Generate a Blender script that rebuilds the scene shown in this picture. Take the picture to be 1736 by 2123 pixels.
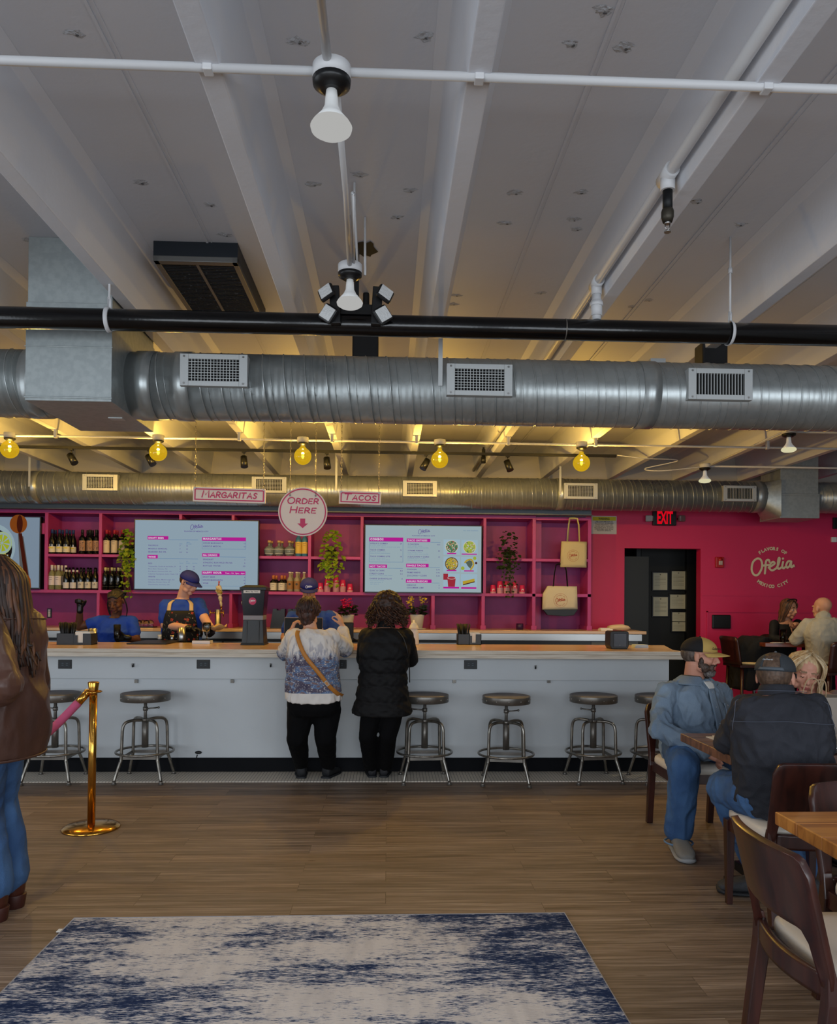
import bpy, math, random
import numpy as np
from mathutils import Vector, Matrix, noise
V = Vector
for o in list(bpy.data.objects): bpy.data.objects.remove(o)
SC = bpy.context.scene
COL = SC.collection
RD = random.Random(11)
U = RD.uniform
# ------------------------------------------------------------------ camera
H = 1.487; FP = 1600.0; W0, H0 = 1736, 2123
_ph = math.radians(.6); _th = math.atan(63/1600); _ro = .008
_f = V((math.sin(_th)*math.cos(_ph), math.cos(_th)*math.cos(_ph), math.sin(_ph)))
_r0 = V((math.cos(_th), -math.sin(_th), 0)); _u0 = _r0.cross(_f)
_r = (_r0+_ro*_u0).normalized(); _u = (_u0-_ro*_r0).normalized()
CY = 1245-FP*math.tan(_ph)
cam = bpy.data.cameras.new('camera'); camo = bpy.data.objects.new('camera', cam); COL.objects.link(camo)
cam.sensor_fit = 'AUTO'; cam.sensor_width = 36; cam.lens = FP*36/H0
cam.shift_y = (CY-H0/2)/H0; cam.shift_x = 0; cam.clip_start = .05
camo.matrix_world = Matrix(((_r.x, _u.x, -_f.x, 0), (_r.y, _u.y, -_f.y, 0), (_r.z, _u.z, -_f.z, H), (0, 0, 0, 1)))
SC.camera = camo
# ------------------------------------------------------------------ light and exposure
vs = SC.view_settings; vs.view_transform = 'Standard'; vs.look = 'None'; vs.gamma = 1; vs.use_curve_mapping = False
vs.exposure = -0.06
SC.cycles.use_denoising = True
SC.cycles.max_bounces = 10; SC.cycles.diffuse_bounces = 4; SC.cycles.glossy_bounces = 3
SC.cycles.transparent_max_bounces = 12; SC.cycles.transmission_bounces = 8
SC.cycles.sample_clamp_indirect = 3.0
SC.cycles.caustics_reflective = False; SC.cycles.caustics_refractive = False
wd = bpy.data.worlds.new('world'); SC.world = wd; wd.use_nodes = True
wd.node_tree.nodes['Background'].inputs[0].default_value = (.55, .68, .85, 1)
wd.node_tree.nodes['Background'].inputs[1].default_value = .35
def lamp(kind, name, loc, energy, color, aim=None, **kw):
    l = bpy.data.lights.new(name, kind); l.energy = energy; l.color = color
    for k, v in kw.items(): setattr(l, k, v)
    o = bpy.data.objects.new(name, l); COL.objects.link(o); o.location = loc
    if aim is not None: o.rotation_euler = (V(aim)-V(loc)).to_track_quat('-Z', 'Y').to_euler()
    return o
DAY = (.86, .93, 1.0)
for i, (x, w) in enumerate([(-4.4, 3.6), (0, 4.2), (4.6, 3.8)]):      # daylight through the three storefront windows
    lamp('AREA', 'window_daylight', (x, -2.93, 1.6), 135*w/4, DAY, (x, 9, 1.6), shape='RECTANGLE', size=w, size_y=2.3)
lamp('AREA', 'window_daylight', (-6.9, 2.2, 1.6), 70, DAY, (5, 3.2, 1.0), shape='RECTANGLE', size=3.6, size_y=2.3)
# ------------------------------------------------------------------ helpers
def P(px, py, Y):
    d = _f+_r*((px-868)/FP)+_u*(-(py-CY)/FP); t = Y/d.y
    return V((d.x*t, Y, H+d.z*t))
def F(px, py, z=0):
    d = _f+_r*((px-868)/FP)+_u*(-(py-CY)/FP); t = (z-H)/d.z
    return V((d.x*t, d.y*t, z))
def lin(c):
    return tuple(((x/255)/12.92 if x/255 <= .04045 else (((x/255)+.055)/1.055)**2.4) for x in c[:3])
MATS = {}
def mat(name, c, rough=.5, metal=0, spec=.5, emit=0, alpha=1, trans=0, coat=0, var=0, vscale=(6, 6, 6), bump=0, bscale=40, c2=None, lo=.4, hi=.6, bvec=(1, 1, 1), ior=1.45, sub=0):
    """c is an sRGB colour 0-255; var/c2 mix a second colour through noise, bump adds fine relief"""
    if name in MATS: return MATS[name]
    m = bpy.data.materials.new(name); m.use_nodes = True; nt = m.node_tree; b = nt.nodes['Principled BSDF']
    col = (*lin(c), 1); b.inputs['Base Color'].default_value = col
    b.inputs['Roughness'].default_value = rough; b.inputs['Metallic'].default_value = metal
    b.inputs['Specular IOR Level'].default_value = spec; b.inputs['IOR'].default_value = ior
    if alpha < 1: b.inputs['Alpha'].default_value = alpha
    if trans: b.inputs['Transmission Weight'].default_value = trans
    if coat: b.inputs['Coat Weight'].default_value = coat; b.inputs['Coat Roughness'].default_value = .15
    if sub: b.inputs['Subsurface Weight'].default_value = sub; b.inputs['Subsurface Radius'].default_value = (.02, .008, .004)
    if emit: b.inputs['Emission Color'].default_value = col; b.inputs['Emission Strength'].default_value = emit
    L = nt.links; tc = None
    if var or bump or c2:
        tc = nt.nodes.new('ShaderNodeTexCoord')
    if var or c2:
        mp = nt.nodes.new('ShaderNodeMapping'); mp.inputs['Scale'].default_value = vscale
        n = nt.nodes.new('ShaderNodeTexNoise'); n.inputs['Scale'].default_value = 1; n.inputs['Detail'].default_value = 5
        r = nt.nodes.new('ShaderNodeValToRGB'); r.color_ramp.elements[0].position = lo; r.color_ramp.elements[1].position = hi
        r.color_ramp.elements[0].color = col
        q = lin(c2) if c2 else tuple(x*(1-var) for x in lin(c)); r.color_ramp.elements[1].color = (*q, 1)
        L.new(tc.outputs['Object'], mp.inputs[0]); L.new(mp.outputs[0], n.inputs[0]); L.new(n.outputs[0], r.inputs[0]); L.new(r.outputs[0], b.inputs['Base Color'])
        if emit: L.new(r.outputs[0], b.inputs['Emission Color'])
    if bump:
        mp2 = nt.nodes.new('ShaderNodeMapping'); mp2.inputs['Scale'].default_value = tuple(bscale*x for x in bvec)
        n2 = nt.nodes.new('ShaderNodeTexNoise'); n2.inputs['Scale'].default_value = 1; n2.inputs['Detail'].default_value = 4
        bp = nt.nodes.new('ShaderNodeBump'); bp.inputs['Strength'].default_value = bump; bp.inputs['Distance'].default_value = .01
        L.new(tc.outputs['Object'], mp2.inputs[0]); L.new(mp2.outputs[0], n2.inputs[0]); L.new(n2.outputs[0], bp.inputs['Height']); L.new(bp.outputs[0], b.inputs['Normal'])
    MATS[name] = m
    return m
def glow(name, c, s):
    if name in MATS: return MATS[name]
    m = bpy.data.materials.new(name); m.use_nodes = True; nt = m.node_tree; nt.nodes.clear()
    e = nt.nodes.new('ShaderNodeEmission'); e.inputs[0].default_value = (*lin(c), 1); e.inputs[1].default_value = s
    o = nt.nodes.new('ShaderNodeOutputMaterial'); nt.links.new(e.outputs[0], o.inputs[0]); MATS[name] = m
    return m
class MB:
    def __init__(s): s.v = []; s.f = []; s.m = []; s.s = []
    def add(s, vs, fs, m=0, sm=False, M=None):
        k = len(s.v)
        s.v.extend([tuple(M@V(p)) for p in vs] if M is not None else [tuple(p) for p in vs])
        for q in fs: s.f.append(tuple(i+k for i in q)); s.m.append(m); s.s.append(sm)
        return s
    def box(s, c, d, m=0, rot=None):
        c = V(c); h = V(d)*.5; M = Matrix.Translation(c)
        if rot is not None: M = M@(rot.to_4x4() if isinstance(rot, Matrix) else Matrix.Rotation(rot, 4, 'Z'))
        vs = [(x*h.x, y*h.y, z*h.z) for x in (-1, 1) for y in (-1, 1) for z in (-1, 1)]
        return s.add(vs, [(0, 1, 3, 2), (4, 6, 7, 5), (0, 4, 5, 1), (2, 3, 7, 6), (0, 2, 6, 4), (1, 5, 7, 3)], m, False, M)
    def bx(s, a, b, m=0):
        a = V(a); b = V(b); return s.box((a+b)/2, [abs(b[i]-a[i]) for i in range(3)], m)
    def cyl(s, p0, p1, r0, r1=None, n=20, m=0, sm=True, cap=True):
        p0 = V(p0); p1 = V(p1); r1 = r0 if r1 is None else r1; d = (p1-p0).normalized()
        a = d.orthogonal().normalized(); b = d.cross(a); vs = []
        for p, r in ((p0, r0), (p1, r1)):
            for i in range(n):
                t = 2*math.pi*i/n; vs.append(p+(a*math.cos(t)+b*math.sin(t))*r)
        s.add(vs, [(i, (i+1) % n, n+(i+1) % n, n+i) for i in range(n)], m, sm)
        if cap:
            k = len(s.v)-2*n
            s.f.append(tuple(k+i for i in reversed(range(n)))); s.m.append(m); s.s.append(False)
            s.f.append(tuple(k+n+i for i in range(n))); s.m.append(m); s.s.append(False)
        return s
    def tube(s, pts, r, n=10, m=0, closed=False, flat=1.0, cap=True):
        pts = [V(p) for p in pts]; N = len(pts); rs = r if isinstance(r, (list, tuple)) else [r]*N
        vs = []; a = None
        for i in range(N):
            if closed: t = pts[(i+1) % N]-pts[i-1]
            else: t = pts[min(i+1, N-1)]-pts[max(i-1, 0)]
            if t.length < 1e-9: t = V((0, 0, 1))
            t.normalize()
            if a is None: a = t.orthogonal().normalized()
            a = (a-t*a.dot(t));
            a = a.normalized() if a.length > 1e-6 else t.orthogonal().normalized()
            b = t.cross(a)
            for j in range(n):
                q = 2*math.pi*j/n; vs.append(pts[i]+a*math.cos(q)*rs[i]+b*math.sin(q)*rs[i]*flat)
        fs = []
        for i in range(N if closed else N-1):
            k = i*n; k2 = ((i+1) % N)*n
            for j in range(n): fs.append((k+j, k+(j+1) % n, k2+(j+1) % n, k2+j))
        if not closed and cap: fs += [tuple(reversed(range(n))), tuple((N-1)*n+j for j in range(n))]
        return s.add(vs, fs, m, True)
    def lathe(s, prof, o=(0, 0, 0), n=24, m=0, M=None, sm=True, ms=None):
        """prof: list of (radius, height)"""
        o = V(o); vs = []
        for r, z in prof:
            for i in range(n):
                t = 2*math.pi*i/n; vs.append(V((r*math.cos(t), r*math.sin(t), z))+o)
        k0 = len(s.f)
        fs = [(j*n+i, j*n+(i+1) % n, (j+1)*n+(i+1) % n, (j+1)*n+i) for j in range(len(prof)-1) for i in range(n)]
        s.add(vs, fs, m, sm, M)
        if ms:
            for j in range(len(prof)-1):
                for i in range(n): s.m[k0+j*n+i] = ms[j]
        if prof[0][0] > 1e-4: s.f.append(tuple(len(s.v)-len(vs)+i for i in reversed(range(n)))); s.m.append(ms[0] if ms else m); s.s.append(False)
        if prof[-1][0] > 1e-4: s.f.append(tuple(len(s.v)-n+i for i in range(n))); s.m.append(ms[-1] if ms else m); s.s.append(False)
        return s
    def ell(s, c, r, m=0, M=None, n=16, k=10):
        """ellipsoid; M rotates it about its centre"""
        c = V(c); r = (r, r, r) if not hasattr(r, '__len__') else r
        vs = [V((0, 0, -r[2]))]
        for j in range(1, k):
            p = -math.pi/2+math.pi*j/k
            for i in range(n):
                t = 2*math.pi*i/n; vs.append(V((r[0]*math.cos(p)*math.cos(t), r[1]*math.cos(p)*math.sin(t), r[2]*math.sin(p))))
        vs.append(V((0, 0, r[2])))
        fs = [(0, 1+(i+1) % n, 1+i) for i in range(n)]
        for j in range(k-2): fs += [(1+j*n+i, 1+j*n+(i+1) % n, 1+(j+1)*n+(i+1) % n, 1+(j+1)*n+i) for i in range(n)]
        e = len(vs)-1; fs += [(e, e-n+i, e-n+(i+1) % n) for i in range(n)]
        T = Matrix.Translation(c)
        if M is not None: T = T@M.to_4x4()
        return s.add(vs, fs, m, True, T)
    def cap(s, p0, p1, r0, r1=None, n=14):
        r1 = r0 if r1 is None else r1
        s.ell(p0, r0, n=n, k=8); s.ell(p1, r1, n=n, k=8)
        if (V(p0)-V(p1)).length > 1e-5: s.cyl(p0, p1, r0, r1, n=n)
        return s
    def prism(s, poly, o, ax, ay, d, m=0, mside=None):
        """polygon (2d) placed at o in axes ax, ay and extruded by vector d"""
        o = V(o); ax = V(ax); ay = V(ay); d = V(d); n = len(poly)
        a = [o+ax*x+ay*y for x, y in poly]; vs = a+[p+d for p in a]
        s.add(vs, [tuple(reversed(range(n))), tuple(range(n, 2*n))], m)
        k = len(s.v)-2*n
        for i in range(n): s.f.append((k+i, k+(i+1) % n, k+n+(i+1) % n, k+n+i)); s.m.append(m if mside is None else mside); s.s.append(False)
        return s
    def loft(s, rings, m=0, sm=True, cap=True):
        n = len(rings[0]); vs = [p for r in rings for p in r]
        fs = [(j*n+i, j*n+(i+1) % n, (j+1)*n+(i+1) % n, (j+1)*n+i) for j in range(len(rings)-1) for i in range(n)]
        if cap: fs += [tuple(reversed(range(n))), tuple((len(rings)-1)*n+i for i in range(n))]
        return s.add(vs, fs, m, sm)
    def mesh(s, name):
        me = bpy.data.meshes.new(name); me.from_pydata(s.v, [], s.f)
        me.polygons.foreach_set('material_index', s.m); me.polygons.foreach_set('use_smooth', s.s); me.update()
        return me
    def build(s, name, mats, parent=None, bevel=0, local=False, **tags):
        me = s.mesh(name)
        return link(name, me, mats, parent, bevel, local, **tags)
def link(name, me, mats, parent=None, bevel=0, local=False, **tags):
    for m in (mats if isinstance(mats, (list, tuple)) else [mats]): me.materials.append(m)
    o = bpy.data.objects.new(name, me); COL.objects.link(o)
    if parent is not None:
        o.parent = parent
        if not local: o.matrix_parent_inverse = wm(parent).inverted()
    if bevel:
        b = o.modifiers.new('bevel', 'BEVEL'); b.width = bevel; b.segments = 2; b.limit_method = 'ANGLE'
    for k, v in tags.items(): o[k] = v
    return o
def wm(o):
    M = Matrix.Translation(o.location)@o.rotation_euler.to_matrix().to_4x4()
    if o.parent is not None: M = wm(o.parent)@o.matrix_parent_inverse@M
    return M
def thing(name, label, cat, loc=(0, 0, 0), rz=0, group=None):
    o = bpy.data.objects.new(name, None); COL.objects.link(o); o.empty_display_size = .1
    o.location = V(loc); o.rotation_euler = (0, 0, rz); o['label'] = label; o['category'] = cat
    if group: o['group'] = group
    return o
def tag(o, label, cat, group=None, kind=None):
    o['label'] = label; o['category'] = cat
    if group: o['group'] = group
    if kind: o['kind'] = kind
    return o
def struct(o): o['kind'] = 'structure'; return o
def dup(root, loc=None, rz=None, label=None, group=None, skip=()):
    def cp(o, par):
        c = o.copy(); COL.objects.link(c)
        if par is not None: c.parent = par
        for ch in list(o.children):
            if ch.name.split('.')[0] not in skip: cp(ch, c)
        return c
    r = cp(root, None)
    if loc is not None: r.location = V(loc)
    if rz is not None: r.rotation_euler = (0, 0, rz)
    if label: r['label'] = label
    if group: r['group'] = group
    return r
def smoothpts(pts, k=6, closed=False):
    pts = [V(p) for p in pts]; n = len(pts); out = []
    for i in range(n if closed else n-1):
        g = (lambda j: pts[j % n]) if closed else (lambda j: pts[max(0, min(n-1, j))])
        a, b, c, d = g(i-1), g(i), g(i+1), g(i+2)
        for q in range(k):
            t = q/k; out.append(.5*((2*b)+(c-a)*t+(2*a-5*b+4*c-d)*t*t+(3*b-a-3*c+d)*t**3))
    if not closed: out.append(pts[-1])
    return out
# --- flat lettering: strokes and the built-in font, laid on a plane (origin o, axes ax right, ay up, n outwards)
def stroke(mb, pts, w, o, ax, ay, m=0, closed=False, smooth=True, ws=None):
    p = [V((x, y, 0)) for x, y in pts]
    if smooth and len(p) > 2: p = smoothpts(p, 5, closed)
    N = len(p); o = V(o); L = []; Rr = []
    for i in range(N):
        t = (p[(i+1) % N]-p[i-1]) if closed else (p[min(i+1, N-1)]-p[max(i-1, 0)])
        t = t.normalized() if t.length > 1e-9 else V((1, 0, 0)); nn = V((-t.y, t.x, 0))
        ww = w*(ws(t) if ws else 1); L.append(p[i]+nn*ww/2); Rr.append(p[i]-nn*ww/2)
    nz = V(ax).cross(V(ay)).normalized()*w*.0015
    vs = [o+V(ax)*q.x+V(ay)*q.y+nz*(j % N) for j, q in enumerate(L+Rr)]
    rng = range(N) if closed else range(N-1)
    mb.add(vs, [(i, N+i, N+(i+1) % N, (i+1) % N) for i in rng], m)
    if not closed:
        nn_ = V(ax).cross(V(ay)).normalized()*w*.0015
        for q, e_ in ((p[0], -1), (p[-1], N)): disc(mb, q.x, q.y, w*.5, o+nn_*e_, ax, ay, m, 8)
    return mb
def disc(mb, x, y, r, o, ax, ay, m=0, n=24, ry=None):
    ry = r if ry is None else ry; o = V(o)
    mb.add([o+V(ax)*(x+r*math.cos(2*math.pi*i/n))+V(ay)*(y+ry*math.sin(2*math.pi*i/n)) for i in range(n)], [tuple(range(n))], m)
def rect(mb, x0, y0, x1, y1, o, ax, ay, m=0):
    o = V(o); ax = V(ax); ay = V(ay)
    mb.add([o+ax*x0+ay*y0, o+ax*x1+ay*y0, o+ax*x1+ay*y1, o+ax*x0+ay*y1], [(0, 1, 2, 3)], m)
_tc = {}
def text2d(s, bold=0, shear=0, space=1):
    key = (s, bold, shear, space)
    if key not in _tc:
        c = bpy.data.curves.new('t', 'FONT'); c.body = s; c.size = 1; c.offset = bold; c.shear = shear; c.space_character = space
        c.resolution_u = 2; c.fill_mode = 'FRONT'
        ob = bpy.data.objects.new('t', c); me = bpy.data.meshes.new_from_object(ob)
        vs = [tuple(v.co) for v in me.vertices]; fs = [tuple(p.vertices) for p in me.polygons]
        bpy.data.objects.remove(ob); bpy.data.meshes.remove(me); bpy.data.curves.remove(c)
        _tc[key] = (vs, fs)
    return _tc[key]
def text(mb, s, x, y, h, o, ax, ay, m=0, bold=0, align='l', width=None, shear=0, space=1):
    """h = capital height; width squeezes the line to a width"""
    vs, fs = text2d(s, bold, shear, space)
    if not vs: return 0
    x0 = min(v[0] for v in vs); x1 = max(v[0] for v in vs); sc = h/.69; sx = sc
    if width: sx = width/(x1-x0)
    wd_ = (x1-x0)*sx; dx = {'l': 0, 'c': -wd_/2, 'r': -wd_}[align]; o = V(o)
    mb.add([o+V(ax)*(x+dx+(v[0]-x0)*sx)+V(ay)*(y+v[1]*sc) for v in vs], fs, m)
    return wd_
def arctext(mb, s, cx, cy, r, a0, a1, h, o, ax, ay, m=0, bold=.02, inward=False):
    n = len(s); o = V(o); ax = V(ax); ay = V(ay)
    for i, ch in enumerate(s):
        if ch == ' ': continue
        a = a0+(a1-a0)*(i/(n-1)); c, sn = math.cos(a), math.sin(a)
        if inward: rx = V((-sn, c)); up = V((-c, -sn))
        else: rx = V((sn, -c)); up = V((c, sn))
        q = o+ax*(cx+r*c)+ay*(cy+r*sn)
        text(mb, ch, 0, -h/2, h, q, ax*rx.x+ay*rx.y, ax*up.x+ay*up.y, m, bold, 'c')
OFEL = [([(-.365, .185), (-.45, .10), (-.475, -.06), (-.42, -.17), (-.33, -.165), (-.25, -.03), (-.245, .10), (-.29, .18)], True),
        ([(-.075, .12), (-.09, .16), (-.135, .155), (-.16, .10), (-.165, 0), (-.18, -.14)], False), ([(-.215, .035), (-.09, .05)], False),
        ([(-.10, -.01), (.0, .05), (.04, .09), (0, .12), (-.06, .07), (-.08, -.02), (-.02, -.07), (.065, -.03)], False),
        ([(.065, -.03), (.12, .06), (.15, .18), (.135, .21), (.115, .16), (.105, 0), (.135, -.035), (.18, -.005)], False),
        ([(.225, .12), (.205, .02), (.235, -.02), (.28, .01)], False),
        ([(.41, .13), (.34, .135), (.295, .06), (.31, -.005), (.36, .02), (.40, .12)], False), ([(.405, .13), (.40, .02), (.42, .005), (.46, .045)], False)]
def ofelia(mb, cx, cy, w, o, ax, ay, m=0, sw=.04, dash=True):
    nn = V(ax).cross(V(ay)).normalized()
    for i, (pts, cl) in enumerate(OFEL):
        stroke(mb, [(cx+x*w, cy+y*w) for x, y in pts], sw*w, V(o)+nn*.004*w*i, ax, ay, m, cl)
    disc(mb, cx+.232*w, cy+.195*w, .026*w, o, ax, ay, m, 12)
    if dash: rect(mb, cx+.455*w, cy+.01*w, cx+.505*w, cy+.028*w, o, ax, ay, m)
XA = V((1, 0, 0)); YA = V((0, 1, 0)); ZA = V((0, 0, 1))
# ------------------------------------------------------------------ structure materials
def nodes(name):
    m = bpy.data.materials.new(name); m.use_nodes = True
    return m, m.node_tree, m.node_tree.nodes['Principled BSDF'], m.node_tree.links
def N(nt, t, **kw):
    n = nt.nodes.new(t)
    for k, v in kw.items():
        if k.startswith('_'): n.inputs[int(k[1:])].default_value = v
        else: setattr(n, k, v)
    return n
def ramp(nt, src, stops):
    r = nt.nodes.new('ShaderNodeValToRGB'); e = r.color_ramp.elements
    while len(e) > 1: e.remove(e[-1])
    e[0].position = stops[0][0]; e[0].color = (*stops[0][1], 1)
    for p, c in stops[1:]: q = e.new(p); q.color = (*c, 1)
    nt.links.new(src, r.inputs[0]); return r.outputs[0]
def mix(nt, fac, a, b, mode='MIX'):
    x = nt.nodes.new('ShaderNodeMix'); x.data_type = 'RGBA'; x.blend_type = mode
    for i, v in ((0, fac), (6, a), (7, b)):
        if hasattr(v, 'is_linked') or hasattr(v, 'links'): nt.links.new(v, x.inputs[i])
        else: x.inputs[i].default_value = v if i == 0 else (*v, 1)
    return x.outputs[2]
def mapped(nt, scale, loc=(0, 0, 0), rot=(0, 0, 0)):
    tc = nt.nodes.new('ShaderNodeTexCoord'); mp = nt.nodes.new('ShaderNodeMapping')
    mp.inputs['Scale'].default_value = scale; mp.inputs['Location'].default_value = loc; mp.inputs['Rotation'].default_value = rot
    nt.links.new(tc.outputs['Object'], mp.inputs[0]); return mp.outputs[0]
def tex(nt, kind, vec, **kw):
    n = nt.nodes.new(kind); nt.links.new(vec, n.inputs['Vector'])
    for k, v in kw.items():
        if k in n.inputs: n.inputs[k].default_value = v
        else: setattr(n, k, v)
    return n
def wood_floor():
    m, nt, b, L = nodes('plank_floor')
    br = tex(nt, 'ShaderNodeTexBrick', mapped(nt, (1, 1, 1)), Scale=1.0, **{'Brick Width': 1.22, 'Row Height': .152, 'Mortar Size': .0016, 'Color1': (0, 0, 0, 1), 'Color2': (1, 1, 1, 1), 'Mortar': (.5, .5, .5, 1)})
    br.offset = .37; br.offset_frequency = 2
    # per-plank shift of the grain
    tc = nt.nodes.new('ShaderNodeTexCoord'); mp = nt.nodes.new('ShaderNodeVectorMath'); mp.operation = 'MULTIPLY_ADD'
    L.new(br.outputs['Color'], mp.inputs[0]); mp.inputs[1].default_value = (7, 3, 0); L.new(tc.outputs['Object'], mp.inputs[2])
    s1 = nt.nodes.new('ShaderNodeMapping'); s1.inputs['Scale'].default_value = (1.4, 38, 1); L.new(mp.outputs[0], s1.inputs[0])
    g1 = tex(nt, 'ShaderNodeTexNoise', s1.outputs[0], Scale=1.0, Detail=7.0, Roughness=.68, Distortion=.35)
    s2 = nt.nodes.new('ShaderNodeMapping'); s2.inputs['Scale'].default_value = (.8, 7, 1); L.new(mp.outputs[0], s2.inputs[0])
    g2 = tex(nt, 'ShaderNodeTexNoise', s2.outputs[0], Scale=1.0, Detail=3.0, Distortion=.9)
    s3 = nt.nodes.new('ShaderNodeMapping'); s3.inputs['Scale'].default_value = (1.3, 9, 1); L.new(mp.outputs[0], s3.inputs[0])
    wv = tex(nt, 'ShaderNodeTexWave', s3.outputs[0], Scale=1.5, Distortion=9.0, Detail=3.0); wv.bands_direction = 'Y'
    c = ramp(nt, g1.outputs[0], [(.34, lin((72, 61, 52))), (.5, lin((126, 109, 94))), (.66, lin((178, 162, 146)))])
    d = ramp(nt, g2.outputs[0], [(.3, lin((100, 84, 72))), (.7, lin((168, 148, 130)))])
    c = mix(nt, .45, c, d)
    w = ramp(nt, wv.outputs[0], [(.0, (.55, .5, .46)), (.35, (1, 1, 1)), (1, (1, 1, 1))]); c = mix(nt, .55, c, w, 'MULTIPLY')
    t = ramp(nt, br.outputs['Color'], [(0, (.66, .64, .62)), (.5, (1, 1, 1)), (1, (.86, .80, .74))]); c = mix(nt, .8, c, t, 'MULTIPLY')
    kn = nt.nodes.new('ShaderNodeMapping'); kn.inputs['Scale'].default_value = (1.3, 4, 1); L.new(tc.outputs['Object'], kn.inputs[0])
    vo = tex(nt, 'ShaderNodeTexVoronoi', kn.outputs[0], Scale=1.6, Randomness=1.0)
    k = ramp(nt, vo.outputs['Distance'], [(0, (.25, .2, .17)), (.035, (.6, .55, .5)), (.06, (1, 1, 1))]); c = mix(nt, .8, c, k, 'MULTIPLY')
    mo = ramp(nt, br.outputs['Fac'], [(0, (1, 1, 1)), (1, (.42, .38, .35))]); c = mix(nt, .8, c, mo, 'MULTIPLY')
    L.new(mix(nt, 1.0, c, (.88, .87, .86), 'MULTIPLY'), b.inputs['Base Color']); b.inputs['Roughness'].default_value = .52; b.inputs['Specular IOR Level'].default_value = .35
    bp = N(nt, 'ShaderNodeBump'); bp.inputs['Strength'].default_value = .12; bp.inputs['Distance'].default_value = .004
    L.new(g1.outputs[0], bp.inputs['Height']); L.new(bp.outputs[0], b.inputs['Normal'])
    return m
def tile_mat():
    m, nt, b, L = nodes('hexagon_tile')
    v = tex(nt, 'ShaderNodeTexVoronoi', mapped(nt, (1/.0265, 1/.0265, 1)), Scale=1.0, Randomness=0.12); v.voronoi_dimensions = '2D'; v.feature = 'DISTANCE_TO_EDGE'
    L.new(ramp(nt, v.outputs['Distance'], [(.04, lin((84, 80, 78))), (.09, lin((232, 224, 210)))]), b.inputs['Base Color'])
    b.inputs['Roughness'].default_value = .3
    return m
def rug_mat():
    m, nt, b, L = nodes('distressed_rug_pile')
    big = tex(nt, 'ShaderNodeTexNoise', mapped(nt, (1.7, 2.6, 1), (3.3, 1.2, 0)), Scale=1.0, Detail=5.0)
    st = tex(nt, 'ShaderNodeTexNoise', mapped(nt, (26, 150, 1)), Scale=1.0, Detail=4.0, Roughness=.7)
    st2 = tex(nt, 'ShaderNodeTexNoise', mapped(nt, (5, 26, 1), (9, 4, 0)), Scale=1.0, Detail=5.0)
    vt = tex(nt, 'ShaderNodeTexNoise', mapped(nt, (16, 2.5, 1), (1, 4, 0)), Scale=1.0, Detail=3.0)
    sp = nt.nodes.new('ShaderNodeSeparateXYZ'); tcc = nt.nodes.new('ShaderNodeTexCoord'); L.new(tcc.outputs['Object'], sp.inputs[0])
    e = N(nt, 'ShaderNodeMath', operation='ADD', _1=.38); L.new(sp.outputs['X'], e.inputs[0]); e1 = N(nt, 'ShaderNodeMath', operation='MULTIPLY'); L.new(e.outputs[0], e1.inputs[0]); L.new(e.outputs[0], e1.inputs[1]); e2 = N(nt, 'ShaderNodeMath', operation='MULTIPLY_ADD', _1=.13, _2=-.68); L.new(e1.outputs[0], e2.inputs[0])
    a = N(nt, 'ShaderNodeMath', operation='MULTIPLY_ADD', _1=1.25); L.new(big.outputs[0], a.inputs[0]); L.new(e2.outputs[0], a.inputs[2])
    b1 = N(nt, 'ShaderNodeMath', operation='MULTIPLY_ADD', _1=1.35); L.new(st.outputs[0], b1.inputs[0]); L.new(a.outputs[0], b1.inputs[2])
    b2 = N(nt, 'ShaderNodeMath', operation='MULTIPLY_ADD', _1=.62); L.new(st2.outputs[0], b2.inputs[0]); L.new(b1.outputs[0], b2.inputs[2])
    b3 = N(nt, 'ShaderNodeMath', operation='MULTIPLY', _1=.8); L.new(b2.outputs[0], b3.inputs[0]); b2 = b3
    c1 = ramp(nt, b2.outputs[0], [(.74, lin((198, 192, 188))), (.80, lin((150, 154, 166))), (.86, lin((66, 80, 108))), (.93, lin((32, 46, 78)))])
    g = ramp(nt, vt.outputs[0], [(.45, (1, 1, 1)), (.7, (.78, .78, .8))])
    L.new(mix(nt, .8, c1, g, 'MULTIPLY'), b.inputs['Base Color']); b.inputs['Roughness'].default_value = .95; b.inputs['Specular IOR Level'].default_value = .1
    bp = N(nt, 'ShaderNodeBump'); bp.inputs['Strength'].default_value = .5; bp.inputs['Distance'].default_value = .004
    L.new(st.outputs[0], bp.inputs['Height']); L.new(bp.outputs[0], b.inputs['Normal'])
    return m
def galv(name, tint, rough=.32):
    m, nt, b, L = nodes(name)
    v = tex(nt, 'ShaderNodeTexVoronoi', mapped(nt, (22, 22, 22)), Scale=1.0)
    n = tex(nt, 'ShaderNodeTexNoise', mapped(nt, (3, 3, 3)), Scale=1.0, Detail=4.0)
    c = ramp(nt, v.outputs['Color'], [(0, tuple(x*.86 for x in lin(tint))), (1, lin(tint))]); c = mix(nt, .35, c, ramp(nt, n.outputs[0], [(.3, (.6, .6, .6)), (.7, (1, 1, 1))]), 'MULTIPLY')
    L.new(c, b.inputs['Base Color']); b.inputs['Metallic'].default_value = .68
    L.new(ramp(nt, n.outputs[0], [(.3, (rough-.06,)*3), (.7, (rough+.1,)*3)]), b.inputs['Roughness'])
    w = tex(nt, 'ShaderNodeTexWave', mapped(nt, (1, .12, .12)), Scale=9.0, Distortion=.3)
    bp = N(nt, 'ShaderNodeBump'); bp.inputs['Strength'].default_value = .07; bp.inputs['Distance'].default_value = .012
    L.new(w.outputs[0], bp.inputs['Height']); L.new(bp.outputs[0], b.inputs['Normal'])
    return m
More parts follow.
